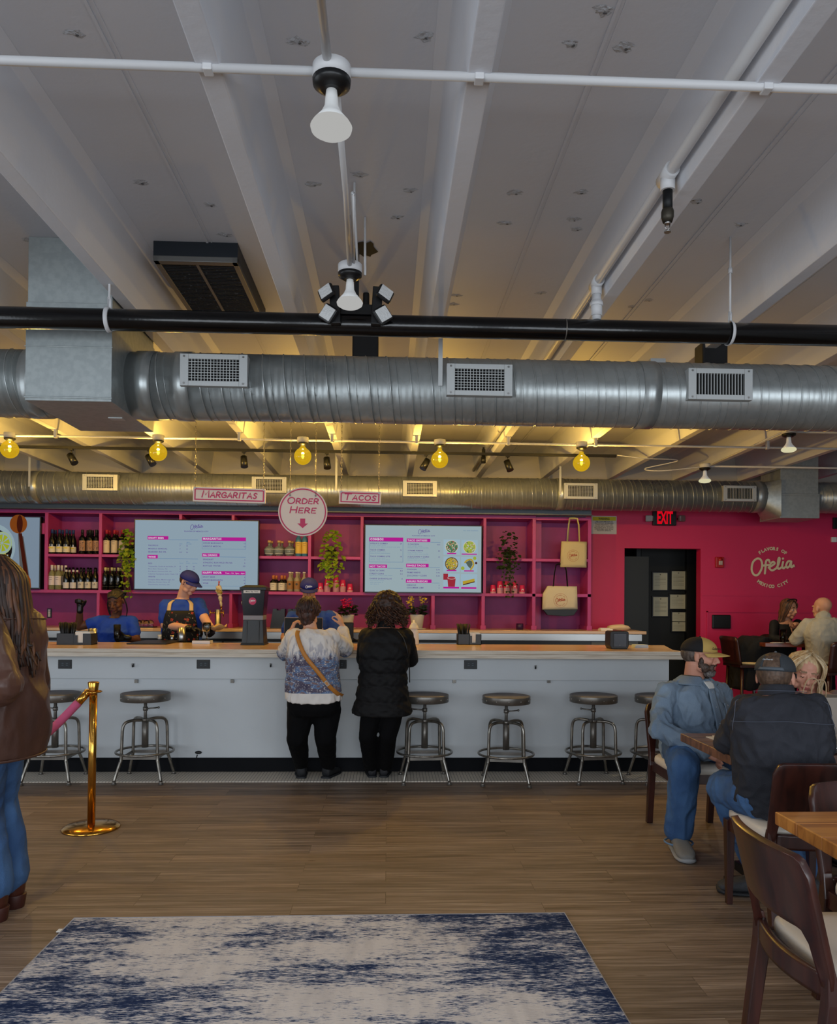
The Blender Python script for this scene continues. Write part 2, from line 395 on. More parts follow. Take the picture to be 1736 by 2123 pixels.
def painted(name, c, spots=False, rough=.6, bump=.25):
    m, nt, b, L = nodes(name)
    n = tex(nt, 'ShaderNodeTexNoise', mapped(nt, (1.2, 1.2, 1.2)), Scale=1.0, Detail=5.0)
    cc = ramp(nt, n.outputs[0], [(.35, tuple(x*.93 for x in lin(c))), (.65, lin(c))])
    f = tex(nt, 'ShaderNodeTexNoise', mapped(nt, (30, 30, 30)), Scale=1.0, Detail=3.0)
    L.new(cc, b.inputs['Base Color']); b.inputs['Roughness'].default_value = rough
    bp = N(nt, 'ShaderNodeBump'); bp.inputs['Strength'].default_value = bump; bp.inputs['Distance'].default_value = .004
    L.new(f.outputs[0], bp.inputs['Height']); L.new(bp.outputs[0], b.inputs['Normal'])
    return m
M_floor = wood_floor(); M_tile = tile_mat(); M_rug = rug_mat()
M_galv = galv('galvanised_steel', (176, 182, 182)); M_ceil = painted('white_painted_concrete', (216, 219, 226), rough=.62)
M_wall = painted('magenta_wall_paint', (202, 30, 84), rough=.5, bump=.1); M_conc = painted('pale_concrete', (188, 184, 176), bump=.5)
M_side = painted('off_white_wall_paint', (150, 148, 146))
M_white = mat('white_metal', (205, 206, 208), .45); M_black = mat('black_metal', (16, 17, 19), .35); M_satin = mat('black_plastic', (14, 15, 18), .42)
M_blackpipe = mat('black_gloss_pipe', (8, 8, 9), .16, spec=.5, var=.3, bump=.05)
M_chrome = mat('brushed_steel', (170, 170, 168), .3, 1); M_brass = mat('polished_brass', (214, 160, 72), .14, 1)
M_gun = mat('gunmetal', (132, 128, 122), .4, .75, var=.25, vscale=(9, 9, 9))
M_shelf = mat('magenta_gloss_cabinet', (176, 52, 124), .42, var=.12, vscale=(3, 3, 3)); M_barw = painted('white_bar_panel', (200, 206, 210), rough=.42, bump=.12)
# ------------------------------------------------------------------ room shell
WB = 9.9                                   # back wall
BZ = 3.075; SZ = 3.40                      # underside of ribs, underside of slab
fl = MB(); fl.bx((-7, -3, -.1), (7.2, 11.6, 0)); struct(fl.build('floor', M_floor))
ts = MB(); ts.bx((-7, 6.33, .0), (2.36, 6.75, .006)); struct(ts.build('trim_1', M_tile))
ce = MB(); ce.bx((-7, -3, SZ), (7.2, 11.6, SZ+.15)); struct(ce.build('ceiling', M_ceil))
for i in range(-6, 8):                     # precast ribs run front to back
    X = {-2: -1.43, -1: -.55, 0: .262, 1: 1.148, 2: 2.0}.get(i, .28+.862*i)
    b = MB(); b.prism([(-.036, BZ), (.036, BZ), (.075, SZ-.03), (.12, SZ), (-.12, SZ), (-.075, SZ-.03)], (X, -3, 0), XA, ZA, (0, WB+3, 0))
    struct(b.build('ceiling_beam', M_ceil, bevel=.004))
for X in (-.985, .72, 1.58, 2.44, 4.2):           # joints between the slabs, sealed with a raised bead
    b = MB(); b.bx((X-.006, -3, SZ-.006), (X+.006, WB, SZ)); b.bx((X+.02, -3, SZ-.003), (X+.026, WB, SZ))
    struct(b.build('ceiling_joint', M_ceil))
dx0, dx1 = P(1295, 1200, WB).x, P(1453, 1200, WB).x; dz = P(1370, 1137, WB).z
ZT = 2.84
w = MB(); w.bx((-7, WB, 0), (dx0, WB+.14, ZT)); w.bx((dx1, WB, 0), (7.2, WB+.14, ZT)); w.bx((dx0, WB, dz), (dx1, WB+.14, ZT))
struct(w.build('wall_back', M_wall))
w = MB(); w.bx((-7, WB, ZT), (7.2, WB+.14, SZ)); struct(w.build('wall_back_upper', M_conc))
w = MB(); w.bx((7.0, -3, 0), (7.2, WB, SZ)); struct(w.build('wall_right', M_side))
w = MB(); w.bx((-7.2, -3, 0), (-7, .3, SZ)); w.bx((-7.2, 4.1, 0), (-7, WB, SZ)); w.bx((-7.2, .3, 0), (-7, 4.1, .4)); w.bx((-7.2, .3, 2.8), (-7, 4.1, SZ))
struct(w.build('wall_left', M_side))
w = MB()
for a, c in ((-7, -6.25), (-2.55, -2.15), (2.15, 2.65), (6.55, 7.2)): w.bx((a, -3.14, 0), (c, -3, SZ))
w.bx((-7, -3.14, 0), (7.2, -3, .4)); w.bx((-7, -3.14, 2.8), (7.2, -3, SZ)); struct(w.build('wall_front', M_side))
k = 1
for a, c in ((-6.25, -2.55), (-2.15, 2.15), (2.65, 6.55)):
    t = MB()
    for x in (a+.03, (a+c)/2, c-.03): t.bx((x-.03, -3.1, .4), (x+.03, -3.02, 2.8))
    for z in (.43, 2.77): t.bx((a, -3.1, z-.03), (c, -3.02, z+.03))
    struct(t.build('window_%d' % k, M_black)); k += 1
# panel moulding on the wall right of the doorway
t = MB(); z0 = P(1600, 1268, WB).z; x0 = P(1465, 1268, WB).x
t.bx((x0, WB-.012, z0-.014), (7, WB, z0+.014)); t.bx((x0, WB-.012, .1), (x0+.02, WB, z0)); t.bx((dx1+.01, WB-.006, z0+.2), (7, WB, z0+.225))
struct(t.build('trim_2', M_wall))
t = MB(); t.bx((dx1, WB-.015, 0), (7, WB, .13)); t.bx((-7, WB-.015, 0), (dx0, WB, .13)); struct(t.build('baseboard_back', M_wall))
# dark hallway behind the doorway
MD = mat('charcoal_hall_paint', (20, 23, 22), .6); MD2 = mat('black_hall_paint', (12, 12, 13), .5)
hx0 = P(1330, 1200, 10.7).x; hx1 = P(1420, 1200, 10.7).x
t = MB(); t.bx((dx0-.6, 11.5, 0), (dx1+.6, 11.6, SZ)); t.bx((dx0-.7, WB+.14, 0), (dx0-.6, 11.6, SZ)); t.bx((dx1+.55, WB+.14, 0), (dx1+.65, 11.6, SZ)); struct(t.build('wall_hall', MD2))
t = MB(); t.bx((hx0, 10.7, 0), (dx1+.5, 10.8, SZ)); struct(t.build('wall_hall_front', MD))
t = MB(); t.bx((hx1, 10.62, 0), (hx1+.5, 10.7, SZ)); struct(t.build('trim_3', MD2))
t = MB(); t.bx((dx0-.02, WB+.14, 0), (hx0-.12, WB+.2, dz-.1)); t.bx((hx0-.1, 10.6, 0), (hx0-.04, 10.7, SZ)); struct(t.build('door_1', mat('slate_door', (24, 29, 31), .5)))
# sill steel above the shelving
t = MB(); xa = -6.5; xb = P(1226, 1060, 9.38).x; zt = P(600, 1049, 9.38).z; zb = P(600, 1062, 9.38).z
t.bx((xa, 9.36, zb), (xb, 9.40, zt)); t.bx((xa, 9.36, zt-.008), (xb, 9.88, zt)); t.bx((xa, 9.28, zb-.004), (xb, 9.40, zb)); struct(t.build('trim_4', mat('dull_zinc', (92, 98, 102), .5, .7)))
# rug
rg = MB(); a = F(154, 1907); c = F(1171, 1896); yb = 2.05
rg.add([(a.x, a.y, .0), (c.x, c.y, .0), (c.x+.02, yb, .0), (a.x-.0, yb, .0), (a.x, a.y, .008), (c.x, c.y, .008), (c.x+.02, yb, .008), (a.x-.0, yb, .008)], [(3, 2, 1, 0), (4, 5, 6, 7), (0, 1, 5, 4), (1, 2, 6, 5), (2, 3, 7, 6), (3, 0, 4, 7)])
rugt = thing('area_rug', 'distressed navy and cream area rug lying on the plank floor', 'rug', ((a.x+c.x)/2, 2.8, 0))
rg.build('rug_pile', M_rug, rugt)
e = MB(); e.tube([(a.x, a.y, .005), (c.x, c.y, .005), (c.x+.02, yb, .005), (a.x, yb, .005)], .006, 6, closed=True); e.build('rug_binding', mat('grey_binding', (150, 150, 156), .9), rugt)
q = F(124, 1932); e = MB(); e.box((q.x+.02, q.y, .006), (.06, .03, .003)); e.build('rug_tag', mat('white_cloth', (220, 220, 216), .8), rugt)
# ------------------------------------------------------------------ ducts
def spiral_duct(parent, name, x0, x1, y, z, r, pitch, seams=()):
    b = MB(); b.cyl((x0, y, z), (x1, y, z), r, n=64)
    L = x1-x0; turns = L/pitch; n = int(turns*28); pts = []
    for i in range(n+1):
        t = i/28*2*math.pi; pts.append((x0+pitch*i/28, y+math.cos(t)*(r+.001), z+math.sin(t)*(r+.001)))
    b.tube(pts, .0045, 5)
    pts = [(p[0]+pitch*.36, y+(p[1]-y)*.9995, z+(p[2]-z)*.9995) for p in pts[:-12]]; b.tube(pts, .0016, 4)
    for s in seams: b.cyl((s-.05, y, z), (s+.05, y, z), r+.006, n=64)
    return b.build(name, M_galv, parent)
M_sheet = mat('flat_galvanised_sheet', (170, 178, 178), .42, .6, c2=(160, 168, 169), vscale=(30, 30, 30))
M_grey = mat('grey_enamel', (186, 190, 190), .4, .3); M_dark = mat('dark_void', (10, 11, 13), .8)
def grille(px, py, Y, wpx, hpx, cz, r, cy, label, group, blades='grid'):
    c = P(px, py, Y); w = wpx*Y/FP; h = hpx*Y/FP; y = Y
    t = thing('duct_grille', label, 'air vent', (c.x, y, c.z), 0, group)
    b = MB()
    fw = w*.125; fh = h*.16
    b.bx((c.x-w/2, y, c.z-h/2), (c.x-w/2+fw, cy-r*.55, c.z+h/2)); b.bx((c.x+w/2-fw, y, c.z-h/2), (c.x+w/2, cy-r*.55, c.z+h/2))
    b.bx((c.x-w/2+fw, y, c.z-h/2), (c.x+w/2-fw, cy-r*.55, c.z-h/2+fh)); b.bx((c.x-w/2+fw, y, c.z+h/2-fh), (c.x+w/2-fw, cy-r*.55, c.z+h/2))
    b.build('grille_frame', M_grey, t, bevel=.002)
    b = MB(); b.bx((c.x-w/2+fw, y+.022, c.z-h/2+fh), (c.x+w/2-fw, y+.035, c.z+h/2-fh)); b.build('opening', M_dark, t)
    b = MB(); iw = w-2*fw; ih = h-2*fh
    for i in range(1, 16): x = c.x-iw/2+iw*i/16; b.bx((x-.0016, y+.004, c.z-ih/2), (x+.0016, y+.018, c.z+ih/2))
    if blades == 'grid':
        for i in range(1, 8): z = c.z-ih/2+ih*i/8; b.bx((c.x-iw/2, y+.003, z-.0014), (c.x+iw/2, y+.012, z+.0014))
    b.build('blades', M_grey, t)
    for sx in (-1, 1):
        for sz in (-1, 1):
            b = MB(); b.cyl((c.x+sx*(w/2-fw/2), y-.003, c.z+sz*(h/2-fh/2)), (c.x+sx*(w/2-fw/2), y+.002, c.z+sz*(h/2-fh/2)), .006, n=8); b.build('screw', M_chrome, t)
DY, DZ, DR = 4.51, 2.714, .19
bxa, bxb = -1.925, -1.475
t = thing('spiral_duct', 'large silver spiral duct crossing the whole ceiling behind the black pipe', 'air duct', (2, DY, DZ))
spiral_duct(t, 'duct_run', bxb, 6.9, DY, DZ, DR, .118, (bxb+.09, bxb+.3, 1.5))
spiral_duct(t, 'duct_run', -6.9, bxa, DY, DZ, DR, .118, (bxa-.08,))
b = MB(); x = P(1362, 745, DY).x
b.bx((x-.05, DY-.04, DZ+DR-.004), (x+.04, DY+.04, DZ+DR+.02)); b.build('seam_clamp', M_grey, t)
b = MB()
b.bx((bxa, 4.14, 2.527), (bxb, 4.88, 3.05)); b.bx((bxa+.004, 4.15, 3.05), (bxb-.004, 4.87, SZ))
b.bx((bxa-.004, 4.134, 2.54), (bxb+.004, 4.14, 2.55)); b.bx((bxa-.005, 4.135, 2.812), (bxb+.005, 4.14, 2.818))
b.build('duct_plenum', M_sheet, t, bevel=.003)
q = P(235, 876, 4.6); b = MB(); b.bx((-1.62, 4.5, 2.523), (-1.54, 4.56, 2.527)); b.build('access_tag', M_grey, t)
for i, (px, py) in enumerate(((443, 767), (995, 787), (1495, 796))):
    grille(px, py, 4.288, 138, 66, DZ, DR, DY, ['silver grille on the large duct, nearest the square plenum', 'silver grille in the middle of the large duct', 'silver grille at the right end of the large duct, under the pipe hanger'][i], 'grilles on the large duct', 'grid' if i < 2 else 'bars')
SY, SZ2, SR = 9.16, 2.772, .185
xbx0, xbx1 = P(1618, 1020, 8.95).x, P(1700, 1020, 8.95).x
t = thing('spiral_duct', 'smaller spiral duct along the top of the pink wall, lit golden by globe bulbs', 'air duct', (1, SY, SZ2))
spiral_duct(t, 'duct_run', -6.9, xbx0-.12, SY, SZ2, SR, .12, (P(80, 1000, SY).x, P(1160, 1000, SY).x, xbx0-.2))
spiral_duct(t, 'duct_run', xbx1, 6.9, SY, SZ2, SR, .12)
b = MB(); b.bx((xbx0, 8.95, 2.5), (xbx1, 9.45, 2.79)); b.bx((xbx0+.01, 8.96, 2.79), (xbx1-.01, 9.45, SZ)); b.bx((xbx0-.004, 8.945, 2.76), (xbx1+.004, 8.95, 2.77))
b.build('duct_plenum', M_sheet, t, bevel=.003)
b = MB(); b.loft([[V((xbx0-.14, SY+SR*math.cos(a)*.98, SZ2+SR*math.sin(a)*.98)) for a in [2*math.pi*i/24 for i in range(24)]], [V((xbx0, SY+.24*max(-1, min(1, 1.4*math.cos(a))), SZ2-.04+.22*max(-1, min(1, 1.4*math.sin(a))))) for a in [2*math.pi*i/24 for i in range(24)]]], cap=False)
b.build('duct_transition', M_sheet, t)
for i, (px, py) in enumerate(((207, 1000), (558, 1005), (871, 1013), (1205, 1018), (1535, 1023))):
    grille(px, py, 8.94, 71, 33, SZ2, SR, SY, ['grille on the small golden duct, furthest left', 'grille on the small golden duct, partly behind the margaritas sign', 'grille on the small golden duct, right of the tacos sign', 'brightly lit grille on the small golden duct above the tote bags', 'grille with upright blades on the small duct, next to the square plenum'][i], 'grilles on the small duct', 'grid' if i < 4 else 'bars')
# hanger straps of the small duct
for px in (77, 700, 1155):
    x = P(px, 960, SY).x; b = MB(); b.bx((x-.012, SY-SR-.006, SZ2-.02), (x+.012, SY-SR-.003, SZ)); tag(b.build('duct_strap', M_grey), {77: 'grey hanger strap on the small duct beside the leftmost globe bulb', 700: 'grey hanger strap on the small duct above the tacos sign', 1155: 'grey hanger strap on the small duct left of the lit grille above the totes'}[px], 'strap', 'straps of the small duct')
x = P(914, 740, 4.3).x; b = MB(); b.bx((x-.012, DY-DR-.006, DZ-.02), (x+.012, DY-DR-.003, SZ)); tag(b.build('duct_strap', M_grey), 'white hanger strap on the large duct, left of its middle grille', 'strap')
# black sprinkler main and its hangers
PY, PZ_, PR = 3.95, 2.895, .054
t = thing('sprinkler_main_pipe', 'glossy black pipe crossing under the white ceiling ribs in front of the large duct', 'pipe', (0, PY, PZ_))
b = MB(); b.cyl((-6.9, PY, PZ_), (6.9, PY, PZ_), PR, n=40); b.build('pipe_run', M_blackpipe, t)
x = P(1170, 700, PY).x; b = MB(); b.cyl((x, PY, PZ_), (x+.006, PY, PZ_), PR+.001, n=40); b.build('weld_seam', M_gun, t)
for px, ztop, lb in ((226, SZ, 'white rod hanger holding the black pipe, left one beside the square plenum'), (1514, SZ, 'white rod hanger holding the black pipe, right one')):
    x = P(px, 690, PY).x
    h = thing('pipe_hanger', lb, 'pipe hanger', (x, PY, ztop), 0, 'pipe hangers')
    b = MB(); b.cyl((x, PY, PZ_+PR+.05), (x, PY, ztop), .006, n=8); b.cyl((x, PY, PZ_+PR+.26), (x, PY, PZ_+PR+.29), .012, n=6); b.build('rod', M_white, h)
    b = MB(); ring = [(x, PY+math.cos(a)*(PR+.005), PZ_+math.sin(a)*(PR+.005)) for a in [math.pi*2*i/24+math.pi/2 for i in range(25)]]
    b.tube([(x, PY, PZ_+PR+.06)]+ring+[(x, PY, PZ_+PR+.06)], .011, 6, flat=.3); b.build('strap', M_white, h)
# white sprinkler branch along the rib on the right
SX = 1.068; SBZ = 3.14
t = thing('sprinkler_branch_pipe', 'white sprinkler pipe running front to back along the side of a ceiling rib', 'pipe', (SX, 3, SBZ))
b = MB(); b.cyl((SX, -2.9, SBZ), (SX, 9.7, SBZ), .022, n=16); b.build('pipe_run', M_white, t)
for y in (2.93, 3.95):
    b = MB(); b.cyl((SX, y-.05, SBZ), (SX, y+.05, SBZ), .03, n=16); b.cyl((SX, y, SBZ-.06), (SX, y, SBZ), .028, n=16); b.build('tee_fitting', M_white, t)
b = MB(); b.cyl((SX, 3.95, PZ_+PR), (SX, 3.95, SBZ-.05), .024, n=14); b.cyl((SX, 3.95, 3.02), (SX, 3.95, 3.04), .036, n=8); b.cyl((SX, 3.95, 2.97), (SX, 3.95, 3.05), .03, n=14); b.build('drop_pipe', M_white, t)
s = thing('fire_sprinkler', 'dark sprinkler head hanging below the white branch pipe', 'sprinkler', (SX, 2.93, SBZ-.06))
zt = SBZ-.06
b = MB(); b.cyl((SX, 2.93, zt-.075), (SX, 2.93, zt), .019, n=14); b.build('nipple', mat('black_iron', (22, 24, 26), .5, .4), s)
b = MB(); b.lathe([(.021, 0), (.024, -.01), (.024, -.03), (.018, -.05)], (SX, 2.93, zt-.072)); b.build('reducer', mat('old_bronze', (70, 66, 58), .5, .8), s)
b = MB(); b.cyl((SX, 2.93, zt-.13), (SX, 2.93, zt-.12), .012, n=10)
for q in (-1, 1): b.tube([(SX+q*.009, 2.93, zt-.13), (SX+q*.009, 2.93, zt-.143), (SX, 2.93, zt-.155)], .002, 6)
b.cyl((SX, 2.93, zt-.162), (SX, 2.93, zt-.158), .013, n=12); b.build('deflector', M_chrome, s)
# ------------------------------------------------------------------ conduits and flood lamps
M_lampface = glow('lit_lamp_face', (178, 178, 176), 1.0); M_neck = mat('white_lamp_glass', (196, 198, 198), .3, emit=.28)
M_facew = glow('lit_lamp_face_warm', (214, 208, 168), 1.0)
def conduit(name, label, pts, r=.0115, m=None, straps=()):
    t = thing(name, label, 'conduit', pts[0]); b = MB()
    b.tube(pts, r, 10); b.build('tube', m or M_white, t)
    for p in straps:
        b = MB(); b.bx((p[0]-.014, p[1]-.018, p[2]-.016), (p[0]+.014, p[1]+.018, BZ+.002)); b.build('clamp', M_white, t, bevel=.003)
    return t
def flood(c, label, s=1.0, face=None, watts=25, col=(1, .97, .92), group='flood bulbs'):
    t = thing('flood_bulb', label, 'light bulb', c, 0, group); c = V(c)
    b = MB(); b.lathe([(.058*s, .01), (.058*s, .05), (.05*s, .056)], c, 24); b.build('junction_box', M_white, t)
    b = MB(); b.lathe([(.03*s, -.022), (.056*s, -.006), (.058*s, .01), (.04*s, .012)], c, 28); b.build('lampholder', M_black, t)
    b = MB(); b.lathe([(.016*s, -.02), (.019*s, -.045), (.021*s, -.07), (.032*s, -.092), (.056*s, -.12)], c, 28); b.build('bulb_neck', M_neck, t)
    b = MB(); b.lathe([(.056*s, -.12), (.063*s, -.132), (.06*s, -.143), (.045*s, -.153), (.02*s, -.158), (.0001, -.159)], c, 28); b.build('bulb_face', face or M_lampface, t)
    if watts: lamp('SPOT', 'flood_beam', c+V((0, 0, -.17*s)), watts, col, c+V((0, 0, -2)), spot_size=2.6, spot_blend=.8, shadow_soft_size=.05)
y1, y2 = 2.31, 3.70
c1 = P(688, 173, y1); c2 = P(726, 571, y2)
flood(c1, 'large near white flood bulb glowing on the ceiling conduit crossing', 1.0, watts=26)
flood(c2, 'white flood bulb glowing among the square emergency heads', 1.0, watts=26)
cz = c1.z+.035
conduit('ceiling_conduit', 'white conduit crossing the ceiling from side to side near the camera', [(-5, y1, cz), (c1.x-.05, y1, cz)], .0135, straps=[(X, y1, cz) for X in (-1.43, -.55)])
conduit('ceiling_conduit', 'white conduit crossing the ceiling, run to the right of the near bulb', [(c1.x+.05, y1, cz), (5, y1, cz)], .0135, straps=[(X, y1, cz) for X in (.262, 1.148, 2.0)])
conduit('ceiling_conduit', 'white conduit running from the top of the picture to the near bulb', [(c1.x-.02, -1.5, cz+.02), (c1.x-.01, y1-.05, cz+.005)], .0135)
conduit('ceiling_conduit', 'white conduit between the near bulb and the bulb with the emergency heads', [(c1.x+.008, y1+.05, cz+.005), (c1.x+.004, 3.0, cz), (c2.x, y2-.05, c2.z+.03)], .0115)
conduit('ceiling_conduit', 'thin second conduit beside the one reaching the far bulb', [(c1.x+.035, y1+.7, cz+.002), (c1.x+.03, 3.0, cz), (c2.x+.02, y2-.05, c2.z+.04)], .007)
for i, (px, pt, pb) in enumerate(((735, 378, 560), (724, 445, 560), (757, 450, 570))):
    a = F(px, pt, SZ-.002); z = P(px+(7, -2, 0)[i], pb, y2+.03)
    conduit('drop_conduit', ['thin white conduit dropping from the slab, tallest of three near the far bulb', 'thin white conduit dropping from the slab, left of the tallest', 'thin white conduit dropping from the slab, right of the tallest'][i], [a, a+V((0, .04, -.1)), z], .006)
for y, x in ((.9, c1.x), (-.6, c1.x), (.9, 2.6), (2.31, 3.2), (-.6, 3.0), (.9, -2.6), (-.6, -2.8)):  # bulb rows continued out of view, added to light the floor and rug
    flood(V((x, y, c1.z)), 'unseen white flood bulb added on the ceiling nearer the windows', 1.0, watts=13, group='added flood bulbs over the front of the room')
# four-headed emergency flood light
ez = P(738, 632, 3.86)
t = thing('emergency_light', 'black four-headed square LED flood light around the far bulb', 'light', ez)
M_led = mat('led_lens', (206, 208, 208), .25, bump=.6, bscale=90)
b = MB(); b.bx((ez.x-.012, ez.y+.06, ez.z-.02), (ez.x+.012, ez.y+.08, BZ+.2)); b.bx((ez.x-.13, ez.y+.045, ez.z-.03), (ez.x+.13, ez.y+.075, ez.z+.02)); b.build('mounting_bracket', M_black, t)
for sx in (-1, 1):
    b = MB(); b.box((ez.x+sx*.105, ez.y+.02, ez.z), (.05, .05, .19), rot=Matrix.Rotation(sx*.05, 3, 'Y')); b.build('housing', M_black, t, bevel=.004)
    b = MB(); b.ell((ez.x+sx*.10, ez.y-.008, ez.z-.05), .003); b.build('indicator', glow('red_led', (200, 20, 20), 1), t)
    for top in (1, 0):
        c = V((ez.x+sx*(.145 if top else .135), ez.y-.02, ez.z+(.05 if top else -.055)))
        Rm = Matrix.Rotation(sx*(.35 if top else -.6), 3, 'Y')@Matrix.Rotation((-.5 if top else .15)*1, 3, 'X')@Matrix.Rotation(sx*.35, 3, 'Z')
        b = MB(); b.box(c, (.085, .022, .085), rot=Rm); hd = b.build('lamp_head', M_black, t, bevel=.012)
        b = MB(); b.box(c+Rm@V((0, -.013, 0)), (.066, .006, .066), rot=Rm); b.build('lens', M_led, hd, bevel=.002)
# knocked hole in the slab
q = F(757, 516, SZ); b = MB(); n = 22
b.add([(q.x+.062*(1+.25*U(-1, 1))*math.cos(6.283*i/n), q.y+.085*(1+.25*U(-1, 1))*math.sin(6.283*i/n), SZ-.003) for i in range(n)], [tuple(range(n))])
struct(b.build('ceiling_hole', M_dark))
M_patch = mat('plaster_patch', (190, 194, 200), .8, bump=1.0, bscale=60)
for k, (px, py) in enumerate([(617, 85), (880, 75), (1186, 90), (1296, 98), (1252, 22), (155, 68), (292, 378), (436, 425), (650, 382), (850, 395), (822, 450), (1068, 400), (1050, 462), (1204, 398), (1190, 455), (1196, 475), (1120, 607), (946, 612), (940, 630), (1446, 418), (1535, 465), (1345, 622), (1310, 636), (468, 487), (745, 362), (60, 497), (90, 420)]):
    q = F(px, py, SZ); b = MB(); n = 12
    b.add([(q.x, q.y, SZ-.004)]+[(q.x+.035*(1+.5*U(-1, 1))*math.cos(6.283*i/n), q.y+.022*(1+.5*U(-1, 1))*math.sin(6.283*i/n), SZ-.0005) for i in range(n)], [(0, 1+i, 1+(i+1) % n) for i in range(n)], sm=True)
    n = 7; b.add([(q.x+.006+.006*(1+.5*U(-1, 1))*math.cos(6.283*i/n), q.y+.004+.005*(1+.5*U(-1, 1))*math.sin(6.283*i/n), SZ-.0055) for i in range(n)], [tuple(range(n))], 1)
    struct(b.build('ceiling_patch', [M_patch, mat('chipped_plaster', (96, 98, 102), .8)]))
# ceiling filter unit between the ribs
x0, x1 = -1.27, -.823; zb = 3.29
t = thing('ceiling_air_unit', 'dark ceiling air unit with a dusty filter grille between two ribs', 'air unit', ((x0+x1)/2, 4.6, SZ))
b = MB(); b.bx((x0, 4.16, zb+.02), (x1, 5.1, SZ-.001)); b.build('housing', mat('dark_slate_metal', (30, 36, 44), .45, .3), t)
b = MB(); b.bx((x0, 4.155, zb), (x1, 4.20, zb+.03)); b.bx((x0, 4.155, zb), (x0+.03, 5.1, zb+.03)); b.bx((x1-.03, 4.155, zb), (x1, 5.1, zb+.03)); b.build('frame', mat('dull_aluminium', (110, 110, 108), .5, .6), t, bevel=.003)
b = MB(); b.bx((x0+.03, 4.2, zb+.008), (x1-.03, 5.1, zb+.02))
for i in range(44): b.bx((x0+.03, 4.21+i*.02, zb+.004), (x1-.03, 4.213+i*.02, zb+.008))
b.build('filter_grille', mat('dusty_black_filter', (24, 26, 30), .7, c2=(90, 92, 96), vscale=(60, 60, 60), lo=.62, hi=.72), t)
b = MB(); b.bx(((x0+x1)/2-.008, 4.2, zb), ((x0+x1)/2+.008, 5.1, zb+.01)); b.build('divider', mat('dull_aluminium', (110, 110, 108)), t)
for i, px in enumerate((758, 1480)):
    q = P(px, 722, 4.75); b = MB(); b.bx((q.x-.08, 4.72, 2.93), (q.x+.08, 4.86, 3.12)); b.bx((q.x-.02, 4.78, 3.12), (q.x+.02, 4.82, SZ)); tag(b.build('loudspeaker', M_satin, bevel=.01), ['black box loudspeaker behind the duct, near the middle', 'black box loudspeaker behind the duct, at the right'][i], 'speaker')
# amber globe bulbs
M_amber = bpy.data.materials.new('amber_globe_glass'); M_amber.use_nodes = True; nt = M_amber.node_tree; nt.nodes.clear()
tr = N(nt, 'ShaderNodeBsdfTransparent'); tr.inputs[0].default_value = (1, .82, .30, 1)
em = N(nt, 'ShaderNodeEmission'); em.inputs[0].default_value = (.78, .50, .012, 1); em.inputs[1].default_value = 1.0
gl = N(nt, 'ShaderNodeBsdfGlossy'); gl.inputs['Roughness'].default_value = .05
lw = N(nt, 'ShaderNodeLayerWeight'); lw.inputs[0].default_value = .35
mx = N(nt, 'ShaderNodeMixShader'); mx.inputs[0].default_value = .5; m2 = N(nt, 'ShaderNodeMixShader'); m2.inputs[0].default_value = .06; o = N(nt, 'ShaderNodeOutputMaterial')
nt.links.new(tr.outputs[0], mx.inputs[1]); nt.links.new(em.outputs[0], mx.inputs[2]); nt.links.new(mx.outputs[0], m2.inputs[1]); nt.links.new(gl.outputs[0], m2.inputs[2]); nt.links.new(m2.outputs[0], o.inputs[0])
M_fil = glow('hot_filament', (255, 236, 120), 3.0)
GY = 7.4; AMB = (1.0, .71, .32)
gx = []
for i, (px, py) in enumerate(((20, 932), (328, 938), (628, 946), (912, 953), (1206, 960))):
    c = P(px, py, GY); gx.append(c.x)
    t = thing('globe_bulb', ['amber globe bulb at the left edge of the picture', 'amber globe bulb left of the margaritas sign', 'amber globe bulb above the order here sign', 'amber globe bulb right of the tacos sign', 'amber globe bulb at the right end of the row, above the tote bags'][i], 'light bulb', c, 0, 'amber globe bulbs')
    b = MB(); b.lathe([(.05, .0), (.055, .02), (.055, .05)], (c.x, GY, BZ-.09)); b.build('junction_box', M_white, t)
    b = MB(); b.lathe([(.02, -.03), (.05, -.012), (.052, 0)], (c.x, GY, BZ-.09)); b.build('lampholder', M_black, t)
    b = MB(); r = .082
    pr = [(.02, .108), (.022, .092), (.035, .078)]+[(r*math.cos(a), r*math.sin(a)) for a in [math.radians(60-150*k/14) for k in range(15)]]
    pr[-1] = (.0001, -r); b.lathe(pr, c, 28); b.build('globe', M_amber, t)
    b = MB(); b.ell(c+V((0, 0, 0)), (.014, .014, .024)); b.build('filament', M_fil, t)
    lamp('POINT', 'globe_glow', c+V((0, 0, -.045)), 80, AMB, shadow_soft_size=.02)
czb = BZ-.065
conduit('ceiling_conduit', 'white conduit carrying the amber globe bulbs', [(-6.9, GY, czb), (5.0, GY, czb), (5.3, GY, czb-.03), (6.9, GY, czb-.03)], .011, straps=[(X, GY, czb) for X in (-3.15, -1.43, -.55, .262, 1.148, 2.0, 3.7)])
flood(P(1636, 902, 6.9), 'white flood bulb lit warm at upper right below the large duct', 1.05, M_facew, watts=40, col=(1, .85, .6))
flood(P(1462, 972, 8.45), 'white flood bulb lit warm in front of the small duct on the right', 1.05, M_facew, watts=40, col=(1, .85, .6))
c6 = P(1636, 902, 6.9); c7 = P(1462, 972, 8.45)
conduit('ceiling_conduit', 'white conduit running right from the upper right flood bulb', [c6+V((.05, 0, .03)), (6.9, 6.9, c6.z+.03)], .011)
conduit('ceiling_conduit', 'white conduit running right from the flood bulb by the small duct', [c7+V((.05, 0, .03)), (6.9, 8.45, c7.z+.03)], .011)
conduit('ceiling_conduit', 'slanting white conduit joining the two right-hand flood bulbs', [c6+V((-.05, 0, .03)), c7+V((.04, -.03, .03))], .009)
